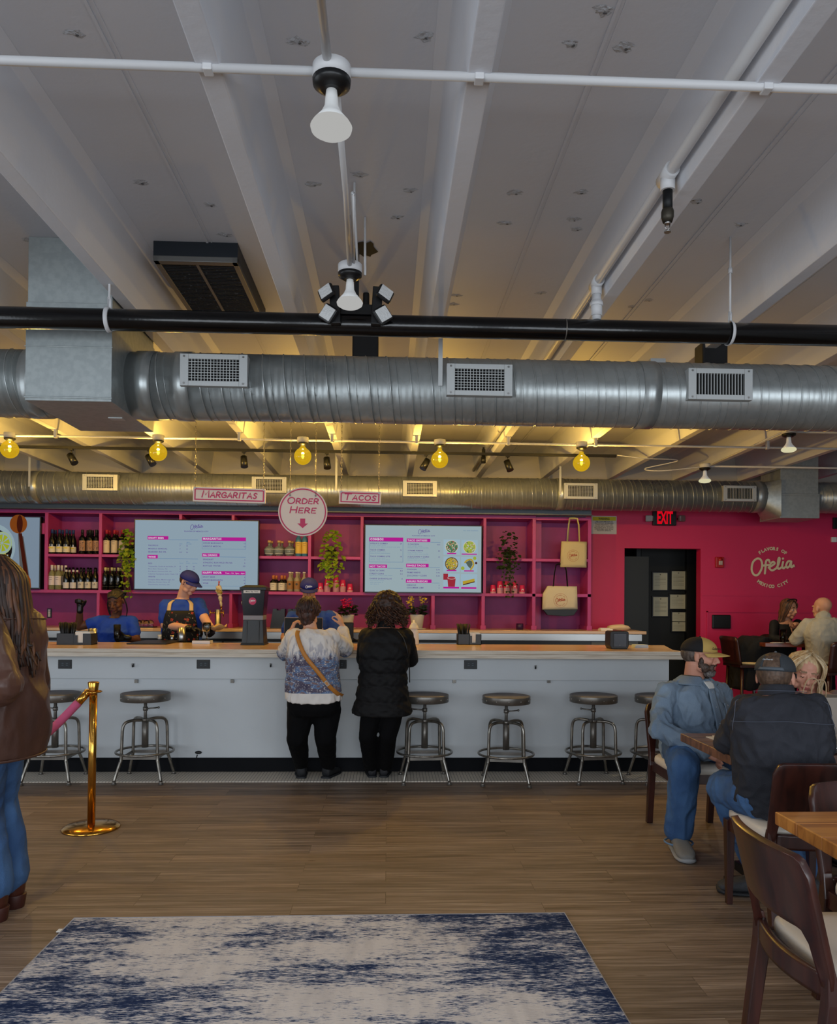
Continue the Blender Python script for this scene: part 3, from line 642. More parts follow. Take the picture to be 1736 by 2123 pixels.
# track light
TY = 8.2; tz = P(600, 935, TY).z; xe = P(1278, 945, TY).x
t = thing('track_rail', 'black track rail running above the bar under the ceiling ribs', 'track light', (0, TY, tz))
b = MB(); b.bx((-6.5, TY-.017, tz-.014), (xe, TY+.017, tz+.014)); b.build('rail', M_black, t, bevel=.002)
b = MB()
for X in (-3.15, -1.43, .262, 2.0): b.bx((X-.02, TY-.012, tz+.014), (X+.02, TY+.012, BZ+.002))
b.build('spacer', M_black, t)
conduit('power_cord', 'white cable looping from the end of the black track rail', smoothpts([(xe, TY, tz+.01), (xe+.3, TY, tz-.02), (xe+.75, TY+.2, tz), (xe+.45, TY+.4, tz-.06), (xe+.6, TY+.3, tz-.1), (c7.x-.05, 8.45, c7.z+.02)], 8), .006)
for i, (px, py, lx, ly) in enumerate(((148, 938, .5, .3), (310, 940, .5, .5), (506, 947, .1, .6), (678, 951, .08, .3), (884, 958, -.4, .5), (1053, 961, .25, .5))):
    c = P(px, py, TY)
    t = thing('track_spotlight', ['black track spotlight at the left, angled right', 'black track spotlight half hidden by the second globe bulb', 'black track spotlight over the margaritas sign', 'black track spotlight between the order here sign and tacos', 'black track spotlight just left of the fourth globe bulb', 'black track spotlight nearest the right end of the rail'][i], 'track light', c, 0, 'black track heads')
    c.z = tz-.1; d = V((lx, -.25, -.75)).normalized()
    b = MB(); b.cyl((c.x, TY, tz-.01), (c.x, TY, tz-.075), .006, n=8); b.bx((c.x-.02, TY-.02, tz-.03), (c.x+.02, TY+.02, tz-.012)); b.build('stem', M_black, t)
    b = MB(); b.cyl(c-d*.035, c+d*.085, .034, .038, n=24); b.build('head', M_black, t)
q = P(1004, 940, TY); b = MB(); b.cyl((q.x, TY+.05, tz-.02), (q.x, TY+.05, tz+.06), .02, n=12); b.cyl((q.x, TY+.05, tz-.09), (q.x, TY+.05, tz-.02), .026, n=12); b.cyl((q.x, TY+.05, tz+.06), (q.x, TY+.05, SBZ), .012, n=8); tag(b.build('sprinkler_drop', M_black), 'small dark sprinkler drop behind the track rail, right of centre', 'sprinkler')
# ------------------------------------------------------------------ hanging signs
M_sign = mat('cream_sign_board', (226, 214, 206), .5); M_pink = mat('raspberry_ink', (196, 50, 100), .5)
GL = {'M': [[(0, 0), (.12, 1), (.45, .3), (.8, 1), (.9, 0)]], 'A': [[(0, 0), (.42, 1), (.75, 0)], [(.14, .33), (.65, .33)]],
      'R': [[(0, 0), (.06, 1), (.45, .98), (.62, .78), (.45, .52), (.05, .5)], [(.25, .5), (.65, 0)]],
      'G': [[(.72, .8), (.5, 1), (.2, .9), (0, .5), (.15, .1), (.5, 0), (.75, .15), (.75, .45), (.42, .45)]],
      'I': [[(.1, 0), (.16, 1)]], 'T': [[(.0, .98), (.8, 1)], [(.4, 1), (.34, 0)]], 'S': [[(.6, .85), (.35, 1), (.1, .82), (.2, .58), (.48, .42), (.5, .15), (.25, 0), (0, .15)]],
      'O': [[(.4, 1), (.1, .82), (0, .48), (.12, .12), (.42, 0), (.72, .15), (.85, .5), (.72, .85), (.45, 1)]], 'D': [[(0, 0), (.06, 1), (.4, .97), (.7, .75), (.72, .35), (.45, .04), (0, 0)]],
      'E': [[(.6, 1), (.06, 1), (0, 0), (.58, 0)], [(.03, .5), (.5, .5)]], 'H': [[(0, 0), (.06, 1)], [(.68, 0), (.74, 1)], [(.03, .5), (.71, .5)]], 'C': [[(.68, .85), (.4, 1), (.1, .85), (0, .45), (.15, .1), (.45, 0), (.7, .15)]]}
SHARP = 'MATEHI'
def handwrite(mb, s, x, y, h, o, ax, ay, w=.012, m=0, width=None, big=1.3):
    adv = []
    for i, ch in enumerate(s):
        hh = h*big if i == 0 else h; gw = max(p[0] for st in GL[ch] for p in st)*hh*.95
        adv.append((hh, gw))
    tot = sum(a[1] for a in adv)+.26*h*(len(s)-1); k = (width/tot) if width else 1
    cx = x-tot*k/2
    for (hh, gw), ch in zip(adv, s):
        for st in GL[ch]:
            sm = ch not in SHARP
            stroke(mb, [(cx+px*hh*.95*k+py*hh*.12, y+py*hh) for px, py in st], w, o, ax, ay, m, False, sm)
        cx += (gw+.26*h)*k
def chain(name, label, a, b_):
    mb = MB(); a = V(a); b_ = V(b_); n = int((b_-a).length/.028)
    for i in range(n):
        p = a.lerp(b_, (i+.5)/n); d = XA if i % 2 else YA
        mb.tube([p+d*.006*math.cos(t)+ZA*.016*math.sin(t) for t in [6.283*j/8 for j in range(8)]], .0022, 5, closed=True)
    tag(mb.build(name, M_gun), label, 'chain', 'sign chains')
sgy = 7.2
def sign_rect(px0, py0, px1, py1, txt, label):
    a = P(px0, py1, sgy); c = P(px1, py0, sgy); w = c.x-a.x; h = P(px0, py1, sgy).z; tilt = -math.atan2(.018, 1)
    cx, cz = (a.x+c.x)/2, (a.z+c.z)/2; hh = (py1-py0-3)/2*sgy/FP; hw = w/2
    ax = V((math.cos(tilt), 0, math.sin(tilt))); ay = V((-math.sin(tilt), 0, math.cos(tilt)))
    t = thing('hanging_sign', label, 'sign', (cx, sgy, cz))
    o = V((cx, sgy, cz)); b = MB(); b.prism([(-hw, -hh), (hw, -hh), (hw, hh), (-hw, hh)], o, ax, ay, (0, .012, 0)); b.build('board', M_sign, t, bevel=.002)
    b = MB(); o2 = o-YA*.002; k = .014*1.0
    for m_, e in ((0, k),):
        x, z = hw-k, hh-k; q = .011
        rect(b, -x, z-q, x, z, o2, ax, ay); rect(b, -x, -z, x, -z+q, o2, ax, ay); rect(b, -x, -z+q, -x+q, z-q, o2, ax, ay); rect(b, x-q, -z+q, x, z-q, o2, ax, ay)
    hl = hh*.72
    handwrite(b, txt, 0, -hl*.52, hl, o2, ax, ay, .011, 0, hw*1.5)
    b.build('lettering', M_pink, t)
    for s in (-1, 1):
        p = o+ax*(s*(hw-.02))+ay*(hh-.012); e = MB(); e.cyl(p-YA*.006, p+YA*.012, .008, n=10); e.build('grommet', M_chrome, t)
        chain('sign_chain', 'thin chain holding the %s end of the %s sign' % ('left' if s < 0 else 'right', txt.lower()), p+V((0, 0, .005)), (p.x, sgy, SZ))
sign_rect(400, 1010, 551, 1043, 'MARGARITAS', 'cream hanging sign with a pink border reading margaritas')
sign_rect(703, 1017, 790, 1047, 'TACOS', 'cream hanging sign with a pink border reading tacos')
cc = P(628, 1061, sgy); r = 50.5*sgy/FP
t = thing('round_hanging_sign', 'round cream sign reading order here above a pink down arrow', 'sign', cc)
b = MB(); n = 64; b.prism([(r*math.cos(6.2832*i/n), r*math.sin(6.2832*i/n)) for i in range(n)], cc, XA, ZA, (0, .012, 0)); b.build('board', M_sign, t)
b = MB(); o = cc-YA*.002; q = r*.925
stroke(b, [(q*math.cos(6.2832*i/64), q*math.sin(6.2832*i/64)) for i in range(64)], .011, o, XA, ZA, 0, True, False)
handwrite(b, 'ORDER', 0, r*.33, r*.2, o, XA, ZA, .011, 0, r*1.24, 1.25); handwrite(b, 'HERE', 0, -r*.05, r*.2, o, XA, ZA, .011, 0, r*1.04, 1.25)
b.add([o+XA*(x*r)+ZA*(y*r) for x, y in ((-.1, -.28), (.1, -.28), (.1, -.48), (.22, -.48), (0, -.67), (-.22, -.48), (-.1, -.48))], [(6, 0, 1, 2), (5, 6, 2, 3, 4)])
b.build('lettering', M_pink, t)
for s in (-1, 1):
    p = cc+V((s*r*.52, 0, r*.66)); e = MB(); e.cyl(p-YA*.006, p+YA*.012, .009, n=10); e.build('grommet', M_gun, t)
    chain('sign_chain', 'thin chain holding the %s side of the round order sign' % ('left' if s < 0 else 'right'), p, (p.x, sgy, SZ))
# ------------------------------------------------------------------ bar counter
YC = 6.47; ZC = 1.07; YF = 6.70; YR = 7.42
def butcher(name, c1, c2, bands=3.0):
    m, nt, b, L = nodes(name)
    br = tex(nt, 'ShaderNodeTexBrick', mapped(nt, (1, 1, 1)), Scale=1.0, **{'Brick Width': .55, 'Row Height': .042, 'Mortar Size': .0006, 'Color1': (0, 0, 0, 1), 'Color2': (1, 1, 1, 1), 'Mortar': (.3, .3, .3, 1)})
    g = tex(nt, 'ShaderNodeTexNoise', mapped(nt, (3, 60, 20)), Scale=1.0, Detail=5.0)
    c = ramp(nt, br.outputs['Color'], [(0, lin(c1)), (1, lin(c2))]); c = mix(nt, .5, c, ramp(nt, g.outputs[0], [(.3, (.7, .65, .6)), (.6, (1, 1, 1))]), 'MULTIPLY')
    L.new(c, b.inputs['Base Color']); b.inputs['Roughness'].default_value = .28; b.inputs['Coat Weight'].default_value = .3; b.inputs['Coat Roughness'].default_value = .15
    return m
M_but = butcher('butcher_block', (196, 160, 122), (218, 188, 154)); M_edge = mat('pale_block_edge', (214, 204, 188), .5, c2=(176, 158, 136), vscale=(3, 40, 60), lo=.45, hi=.75)
xr = P(1420, 1350, YC).x; xcf = P(1378, 1335, YR).x; ztop = ZC; zbt = P(300, 1362, YC).z
bar = thing('bar_counter', 'long white panelled bar with a pale butcher block top, stools standing in front', 'bar counter', (-1, 6.8, 0))
b = MB(); b.prism([(-6.9, YC), (xr, YC), (xr, YC+.28), (xcf, YR), (-6.9, YR)], (0, 0, zbt+.036), XA, YA, (0, 0, ztop-zbt-.036), 0, 1); b.build('worktop', [M_but, M_edge], bar, bevel=.003)
b = MB(); b.prism([(-6.9, YC+.006), (xr-.006, YC+.006), (xr-.006, YC+.28), (xcf, YR-.01), (-6.9, YR-.01)], (0, 0, zbt), XA, YA, (0, 0, .035)); b.build('worktop_lower_board', M_edge, bar, bevel=.002)
zap = P(300, 1407, YF-.03).z
b = MB(); b.bx((-6.9, YF-.03, zap), (xr-.06, YF, zbt)); b.build('apron', M_barw, bar, bevel=.002)
b = MB(); b.bx((-6.9, YF, .125), (xr-.06, 7.3, zbt)); b.build('front_panel', M_barw, bar)
b = MB(); b.bx((-6.9, YF-.006, .0), (xr-.06, YF+.02, .118)); b.bx((-6.9, YF-.014, .108), (xr-.06, YF, .125)); b.build('kickboard', mat('blue_black_kick', (9, 11, 16), .6, spec=.15), bar, bevel=.002)
b = MB(); b.bx((-6.9, YF+.02, 0), (xr-.08, 7.28, .125)); b.build('plinth', M_black, bar)
for i, px in enumerate((135, 422, 705, 976)):
    q = P(px, 1377+(1 if px > 900 else 0), YF-.03)
    t = thing('counter_outlet', ['black recessed power outlet on the bar apron, beside the brown jacket', 'black recessed power outlet on the bar apron, right of the second stool', 'black recessed power outlet on the bar apron, between the two customers', 'black recessed power outlet on the bar apron, above the stool right of the customers'][i], 'outlet', q, 0, 'bar outlets')
    b = MB(); w, h = .057, .038
    b.bx((q.x-w, q.y-.006, q.z-h), (q.x+w, q.y, q.z+h)); b.build('outlet_plate', M_satin, t, bevel=.003)
    b = MB(); b.bx((q.x-w+.012, q.y-.008, q.z-h+.012), (q.x+w-.012, q.y-.005, q.z+h-.012)); b.build('outlet_face', mat('outlet_face', (28, 34, 40), .5), t)
    b = MB()
    for s in (-1, 1):
        for z in (-.008, .008): b.bx((q.x+s*.018-.008, q.y-.0085, q.z+z-.002), (q.x+s*.018+.008, q.y-.0078, q.z+z+.002))
    b.build('sockets', mat('outlet_slots', (96, 110, 120), .5), t)
for i, px in enumerate((277, 562, 1110)):
    q = P(px, 1379+(px > 900)*4, YF-.03)
    t = thing('purse_hook', ['black bag hook on the bar apron, left of the second stool', 'black bag hook on the bar apron, just left of the printed sweatshirt', 'black bag hook on the bar apron, between the two right-hand stools'][i], 'hook', q, 0, 'bag hooks')
    b = MB(); b.bx((q.x-.005, q.y-.004, q.z-.016), (q.x+.005, q.y, q.z+.014)); b.tube(smoothpts([(q.x, q.y-.004, q.z-.008), (q.x, q.y-.03, q.z-.012), (q.x, q.y-.034, q.z+.008)], 4), .0045, 8); b.build('hook', M_black, t)
    b = MB(); b.ell((q.x, q.y-.034, q.z+.012), .007); b.build('hook_tip', M_chrome, t)
for i, px in enumerate((283, 482, 942, 1138)):
    q = P(px, 1412, YF-.006)
    b = MB(); b.bx((q.x-.014, q.y-.012, q.z-.016), (q.x+.014, q.y+.006, q.z+.014)); b.cyl((q.x, q.y-.014, q.z), (q.x, q.y-.01, q.z), .005, n=8)
    tag(b.build('support_bracket', M_gun, bevel=.003), ['small grey metal clip under the apron above the second stool', 'small grey metal clip under the apron left of the customers', 'small grey metal clip under the apron right of the black coat', 'small grey metal clip under the apron right of the third clear stool'][i], 'bracket', 'clips under the apron')
# door stop like foot pedal on the floor by the bar
q = F(404, 1601); t = thing('foot_pedal', 'small black spring pedal standing on the tile strip by the bar', 'pedal', q)
b = MB(); b.box(q+V((0, 0, .004)), (.05, .03, .008)); b.tube([q+V((0, 0, .005)), q+V((.005, 0, .09)), q+V((.02, .0, .15))], .005, 8); b.build('stem', M_black, t)
b = MB(); b.ell(q+V((.03, -.005, .17)), (.03, .02, .014)); b.build('knob', M_black, t)
# ------------------------------------------------------------------ bar stools
M_seat = mat('weathered_grey_wood', (112, 110, 116), .6, c2=(66, 66, 72), vscale=(4, 30, 4), lo=.4, hi=.7); M_tube = mat('worn_steel_tube', (150, 146, 138), .3, .9, c2=(70, 66, 62), vscale=(20, 20, 8), lo=.45, hi=.8)
def stool(zs=.708):
    t = thing('bar_stool', '', 'bar stool', (0, 0, 0), 0, 'industrial bar stools')
    b = MB(); b.lathe([(.0001, 0), (.186, 0), (.192, -.004), (.192, -.02), (.0001, -.02)][::-1], (0, 0, zs), 48, sm=False); b.build('seat', M_seat, t, local=True)
    b = MB(); b.lathe([(.190, -.003), (.1955, -.002), (.197, -.006), (.197, -.06), (.194, -.062), (.188, -.06), (.0001, -.056)][::-1], (0, 0, zs), 48); b.build('seat_band', M_gun, t, local=True)
    for i in range(12):
        a = 6.2832*i/12+.1; b = MB(); b.ell((.197*math.cos(a), .197*math.sin(a), zs-.034), .0055, n=8, k=6); b.build('rivet', M_chrome, t, local=True)
    b = MB(); b.cyl((0, 0, .45), (0, 0, zs-.056), .0125, n=16)
    for k in range(24): b.cyl((0, 0, .475+k*.007), (0, 0, .4775+k*.007), .0142, n=12)
    b.build('screw_post', M_gun, t, local=True)
    b = MB(); b.cyl((0, 0, .562), (0, 0, .592), .021, n=8); b.build('collar', M_gun, t, local=True)
    b = MB(); b.cyl((.015, 0, .577), (.10, 0, .583), .006, n=10); b.ell((.103, 0, .583), .0095, n=10, k=8); b.build('locking_handle', M_gun, t, local=True)
    b = MB(); b.cyl((0, 0, .262), (0, 0, .49), .027, n=20); b.cyl((0, 0, .475), (0, 0, .50), .033, n=20); b.build('hub_tube', M_gun, t, local=True)
    for i in range(4):
        a = math.pi/4+i*math.pi/2; c, s = math.cos(a), math.sin(a)
        pr = [(.03, .487), (.10, .492), (.155, .485), (.183, .465), (.194, .43), (.197, .38), (.203, .20), (.212, .165), (.235, .10), (.262, .018)]
        b = MB(); b.tube(smoothpts([(r*c, r*s, z) for r, z in pr], 4), .0125, 12); lg = b.build('leg', M_tube, t, local=True)
        b = MB(); b.cyl((.262*c, .262*s, .004), (.262*c, .262*s, .022), .017, .013, n=14); b.cyl((.262*c, .262*s, 0), (.262*c, .262*s, .005), .021, n=14); b.build('foot_cap', M_gun, lg, local=True)
    b = MB(); b.tube([(.226*math.cos(6.2832*i/48), .226*math.sin(6.2832*i/48), .232) for i in range(48)], .0095, 10, closed=True); b.build('foot_ring', M_tube, t, local=True)
    b = MB()
    for i in range(4):
        a0, a1 = math.pi/4+i*math.pi/2, math.pi/4+(i+1)*math.pi/2; r = .198
        b.prism([(-.14, -.012), (.14, -.012), (.14, .012), (-.14, .012)], ((math.cos(a0)+math.cos(a1))*r/2, (math.sin(a0)+math.sin(a1))*r/2, .20), V((math.cos(a1)-math.cos(a0), math.sin(a1)-math.sin(a0), 0)).normalized(), ZA, V((math.cos((a0+a1)/2), math.sin((a0+a1)/2), 0))*.004)
    b.build('cross_brace', M_gun, t, local=True)
    return t
st0 = stool(); used = False
for (px, py, hr, rz, lb) in ((113, 1617, 2.7, .02, 'grey bar stool partly hidden by the brown leather jacket, seen left of the brass post'), (300, 1616, .35, .0, 'grey bar stool right of the brass post'), (880, 1617, 3.1, .05, 'grey bar stool just right of the black coat'), (1049, 1621, .1, -.14, 'grey bar stool in the middle of the three clear ones on the right'), (1230, 1616, 2.7, .08, 'grey bar stool rightmost of the three clear ones'), (1366, 1617, 1.5, .1, 'grey bar stool mostly hidden behind the man in the denim shirt')):
    q = F(px, py)
    o = st0 if not used else dup(st0); used = True
    o.location = (q.x, q.y, .006 if q.y > 6.5 else .003); o.rotation_euler = (0, 0, rz); o['label'] = lb
    for ch in o.children:
        if ch.name.startswith('locking_handle'): ch.rotation_euler = (0, 0, hr-rz)
# ------------------------------------------------------------------ things on the bar
def caddy(px, py, w, dpt, label):
    q = F(px, py, ZC); t = thing('napkin_caddy', label, 'caddy', q, 0, 'napkin caddies'); x0 = q.x-w/2; y0 = q.y; h = .1
    b = MB(); b.bx((x0, y0, ZC), (x0+w, y0+dpt, ZC+.006)); b.bx((x0, y0+dpt-.005, ZC), (x0+w, y0+dpt, ZC+h))
    b.bx((x0, y0, ZC), (x0+.005, y0+dpt, ZC+h)); b.bx((x0+w-.005, y0, ZC), (x0+w, y0+dpt, ZC+h)); b.bx((x0+w*.48, y0, ZC), (x0+w*.48+.004, y0+dpt, ZC+h))
    b.bx((x0, y0, ZC), (x0+w*.52, y0+.005, ZC+h)); b.bx((x0+w*.52, y0, ZC), (x0+w*.6, y0+.005, ZC+h*.85)); b.bx((x0+w*.6, y0, ZC), (x0+w*.76, y0+.005, ZC+.02)); b.bx((x0+w*.76, y0, ZC), (x0+w, y0+.005, ZC+h))
    b.build('caddy_tray', mat('charcoal_plastic', (30, 34, 40), .4), t)
    return x0, y0, h
for px, py, w, lb, nm in ((153, 1337, .30, 'charcoal caddy with napkins and black straws at the left end of the bar', 'left'), (974, 1337, .225, 'charcoal caddy with napkins and black straws, right of the black coat', 'right')):
    x0, y0, h = caddy(px, py, w, .15, lb)
    b = MB()
    for k in range(16): b.bx((x0+w*.52, y0+.012+k*.007, ZC+.007), (x0+w*.95, y0+.016+k*.007, ZC+h+.012+U(-.002, .003)))
    tag(b.build('napkins', mat('white_paper', (224, 220, 210), .8), kind='stuff'), 'white paper napkins standing in the %s caddy' % nm, 'napkins')
    cx, cy = x0+w*.25, y0+.075
    for k in range(44):
        a = U(0, 6.28); r = math.sqrt(U(0, 1)); p0 = V((cx+r*math.cos(a)*w*.17, cy+r*math.sin(a)*.045, ZC+.01)); p1 = p0+V((r*math.cos(a)*.035, r*math.sin(a)*.03, .185+U(-.006, .006)))
        b = MB(); b.cyl(p0, p1, .005, n=8); tag(b.build('drinking_straw', M_satin), 'black straw in the bundle of the %s napkin caddy' % nm, 'straw', 'black straws in the %s caddy' % nm)
def shaker(px, py, r0, r1, h, lb, nm='cocktail_shaker', z=ZC):
    q = F(px, py, z); b = MB(); b.lathe([(r0*.9, 0), (r0, .006), (r1, h), (r1-.002, h), (r0-.004, .01), (.0001, .01)], q, 28); tag(b.build(nm, M_chrome), lb, 'shaker')
shaker(192, 1334, .032, .04, .135, 'steel shaker tin beside the left napkin caddy')
shaker(377, 1330, .042, .036, .135, 'tapered steel shaker tin in front of the bartender in the apron')
a = F(262, 1336, ZC); c = F(372, 1331, ZC); b = MB(); b.bx((a.x, a.y, ZC), (c.x, c.y+.12, ZC+.012)); tag(b.build('bar_mat', M_satin, bevel=.004), 'black rubber bar mat lying on the bar in front of the bartenders', 'mat')
for px, py, s, lb in ((331, 1328, .02, 'tiny plastic sauce cup left on the bar mat'), (357, 1329, .022, 'tiny steel jigger standing on the bar mat')):
    q = F(px, py, ZC); q.z = ZC+.012; b = MB(); b.lathe([(s*.8, 0), (s, .01), (s*.7, .022), (s, .045), (s-.002, .045), (s*.6, .024), (.0001, .02)], q, 18); tag(b.build('jigger' if px > 340 else 'sauce_cup', M_chrome if px > 340 else mat('clear_cup', (190, 190, 190), .2)), lb, 'cup')
q = F(398, 1335, ZC); t = thing('white_tray', 'white square tray on the bar below the bartender in the apron', 'tray', q); b = MB(); b.bx((q.x, q.y, ZC), (q.x+.165, q.y+.12, ZC+.03)); b.build('tray_body', mat('white_plastic', (214, 216, 218), .35), t, bevel=.004)
b = MB(); b.bx((q.x+.012, q.y+.012, ZC+.0295), (q.x+.153, q.y+.108, ZC+.0312)); b.build('tray_inset', M_satin, t)
M_glass = mat('clear_glass', (235, 240, 240), .03, trans=1.0, ior=1.45)
def wine_stem(q, lb): b = MB(); b.lathe([(.034, 0), (.03, .003), (.004, .008), (.0035, .07), (.02, .082), (.036, .10), (.04, .13), (.034, .165), (.032, .165), (.037, .13), (.03, .1), (.0001, .083)], q, 24); return tag(b.build('stem_glass', M_glass), lb, 'glass')
wine_stem(V((q.x+.12, q.y+.07, ZC+.0312)), 'clear stem glass standing on the white tray')
q = F(1285, 1346, ZC); w = .165
t = thing('napkin_dispenser', 'black box napkin dispenser standing near the right end of the bar', 'dispenser', q)
b = MB(); b.prism([(-w/2+.012, 0), (w/2-.012, 0), (w/2+.002, .03), (w/2, .148), (w/2-.014, .16), (-w/2+.014, .16), (-w/2, .148), (-w/2-.002, .03)], q, XA, ZA, (0, .17, 0)); b.build('housing', M_satin, t, bevel=.006)
b = MB(); b.bx((q.x-w/2+.03, q.y-.006, ZC+.02), (q.x+w/2-.02, q.y, ZC+.14)); b.build('faceplate', mat('smoky_face', (32, 36, 48), .3), t, bevel=.004)
b = MB(); text(b, 'Xpress', 0, .118, .008, q-YA*.0075, XA, ZA, 0, 0, 'c'); text(b, 'napkin', 0, .105, .006, q-YA*.0075, XA, ZA, 0, 0, 'c'); disc(b, 0, .035, .006, q-YA*.0075, XA, ZA); b.build('marking', mat('grey_print', (96, 100, 104), .5), t)
q = F(1313, 1343, ZC); b = MB()
for k in range(3): b.box((q.x+.08, q.y+.05, ZC+.005+k*.009), (.125-.004*k, .10, .008), rot=.03*k)
tag(b.build('card_stack', mat('blue_white_card', (190, 204, 214), .6)), 'small stack of pale cards lying beside the black napkin dispenser', 'cards')
# juice machine
q = F(523, 1338, ZC); t = thing('straw_dispenser', 'tall black dispenser with a smoky hopper and a round pink sticker on the bar', 'dispenser', q)
def fr(w0, d0, z0, w1, d1, z1, yo=0):
    y = q.y+.13; return [[V((q.x+sx*w/2, y+sy*d/2, ZC+z)) for sx, sy in ((-1, -1), (1, -1), (1, 1), (-1, 1))] for w, d, z in ((w0, d0, z0), (w1, d1, z1))]
b = MB(); b.loft(fr(.2, .22, .015, .175, .2, .23), sm=False); b.loft(fr(.22, .24, 0, .21, .23, .02), sm=False)
for s in (-1, 1): b.bx((q.x+s*.055-.006, q.y+.02, ZC+.02), (q.x+s*.055+.006, q.y+.04, ZC+.22))
b.build('base', mat('slate_plastic', (30, 36, 40), .4), t, bevel=.003)
b = MB(); b.loft(fr(.18, .2, .23, .18, .2, .27), sm=False); b.build('steel_collar', mat('frosted_collar', (128, 128, 132), .4), t, bevel=.002)
b = MB(); b.loft(fr(.18, .2, .27, .215, .23, .50), sm=False); b.build('hopper', mat('smoky_hopper', (18, 20, 28), .18, alpha=.93), t, bevel=.004)
b = MB(); b.loft(fr(.235, .25, .50, .24, .255, .525), sm=False); b.loft(fr(.225, .24, .525, .15, .17, .545), sm=False); b.build('lid', mat('slate_plastic', (30, 36, 40)), t, bevel=.003)
b = MB(); o = V((q.x-.005, q.y+.0205, ZC+.40)); disc(b, 0, 0, .034, o, XA, ZA+YA*-.05, 0, 32)
disc(b, 0, 0, .030, o-YA*.0006, XA, ZA-YA*.05, 0, 32); ofelia(b, 0, 0, .052, o-YA*.0012, XA, ZA-YA*.05, 1, .06, False); b.build('sticker', [M_pink, mat('white_ink', (225, 220, 220), .5)], t)
b = MB(); o = V((q.x-.01, q.y+.0125, ZC+.485)); rect(b, -.075, -.013, .075, .013, o, XA, ZA); text(b, 'Minty  Sip  Time', 0, -.004, .01, o-YA*.0008, XA, ZA, 1, .01, 'c', width=.11); b.build('paper_label', [mat('white_paper', (224, 220, 210)), mat('black_ink', (24, 24, 26), .6)], t)
b = MB(); b.tube([V((q.x-.093, q.y+.03, ZC+.40)), V((q.x-.1, q.y+.01, ZC+.395)), V((q.x-.1, q.y+.01, ZC+.37)), V((q.x-.093, q.y+.03, ZC+.37))], .0035, 6); b.build('latch', M_chrome, t)
# cashier's screen and card terminal, white jug
a = P(590, 1284, 7.0); c = P(668, 1284, 7.0)
t = thing('point_of_sale_screen', 'thin black order screen in front of the cashier, behind the customer in the sweatshirt', 'screen', ((a.x+c.x)/2, 7.0, ZC))
zt = a.z; b = MB(); b.box(((a.x+c.x)/2, 7.0, zt-.08), (c.x-a.x, .014, .19), rot=Matrix.Rotation(-.25, 3, 'X')); b.build('display', M_satin, t, bevel=.004)
b = MB(); b.box(((a.x+c.x)/2, 7.006, zt-.079), (c.x-a.x+.006, .004, .196), rot=Matrix.Rotation(-.25, 3, 'X')); b.build('bezel', mat('tan_edge', (180, 150, 120), .4), t)
b = MB(); b.bx(((a.x+c.x)/2-.03, 6.95, ZC), ((a.x+c.x)/2+.03, 7.04, ZC+.06)); b.bx(((a.x+c.x)/2-.012, 6.99, ZC+.06), ((a.x+c.x)/2+.012, 7.01, zt-.1)); b.build('stand', M_satin, t)
q = F(720, 1330, ZC); b = MB(); b.bx((q.x-.06, q.y, ZC), (q.x+.06, q.y+.1, ZC+.19)); tag(b.build('receipt_printer', M_satin, bevel=.008), 'black receipt printer on the bar between the two customers', 'printer')
conduit('loose_cable', 'black cable coiled on the bar between the two customers', smoothpts([q+V((.06, .05, .03)), q+V((.1, .03, .01)), q+V((.13, .06, .04)), q+V((.16, .05, .012)), q+V((.12, .09, .008)), q+V((.06, .12, .01))], 6), .004, M_satin)
q = F(858, 1337, ZC); t = thing('white_jug', 'white plastic jug with a ruffled lid at the elbow of the black coat', 'jug', q); b = MB(); b.lathe([(.045, 0), (.05, .01), (.044, .12), (.036, .15)], q, 24); b.build('jug_body', mat('white_plastic', (214, 216, 218)), t)
b = MB(); b.lathe([(.036, .15), (.046, .155), (.043, .17), (.036, .175), (.038, .185), (.026, .195), (.028, .205), (.012, .21), (.01, .23), (.0001, .235)], q, 24); b.build('lid', mat('cream_plastic', (220, 214, 200), .5), t)
# ------------------------------------------------------------------ back counter
YB = 9.15; ZB = 1.138; xb0, xb1 = -6.6, P(1341, 1305, YB).x
bc = thing('back_counter', 'back counter with butcher block top and steel fridge fronts under the pink shelves', 'counter', (-1.5, 9.5, 0))
b = MB(); b.bx((xb0, YB, ZB-.036), (xb1, WB-.006, ZB)); b.build('worktop', M_but, bc, bevel=.003)
xs1 = P(1333, 1320, YB).x
b = MB(); b.bx((xb0, YB+.03, 1.02), (xs1, YB+.3, ZB-.04)); b.build('steel_fascia', M_chrome, bc)
b = MB(); b.bx((xb0, YB+.06, .0), (P(1229, 1320, YB).x, WB-.02, 1.015)); b.build('cabinet_body', M_black, bc)
b = MB(); b.bx((P(1229, 1320, YB).x, YB+.05, .0), (xs1-.04, WB-.02, 1.015)); b.build('side_panel', mat('grey_laminate', (88, 94, 98), .5), bc)
for i in range(8):
    x0 = xb0+.02+i*.93; x1 = min(x0+.91, P(1160, 1320, YB).x)
    if x1-x0 < .2: continue
    b = MB(); b.bx((x0, YB+.03, .12), (x1, YB+.058, .985)); dr = b.build('door', M_black, bc, bevel=.003)
    b = MB(); b.bx((x0, YB+.018, .945), (x1, YB+.032, .985)); b.build('door_rail', M_chrome, dr)
q = F(1270, 1299, ZB); b = MB(); pts = []
def crumple(mb, c, r, seed, n=18, k=10):
    s = len(mb.v); mb.ell(c, r, n=n, k=k)
    for i in range(s, len(mb.v)):
        p = V(mb.v[i]); d = (p-V(c)); mb.v[i] = tuple(V(c)+d*(1+.28*noise.noise(p*28+V((seed, 0, 0)))))
crumple(b, (P(1284, 1299, YB+.2).x, YB+.2, ZB+.038), (.14, .07, .036), 3); tag(b.build('paper_wrap', mat('tan_paper', (206, 184, 150), .8)), 'crumpled tan paper bundle on the back counter above the napkin dispenser', 'paper')
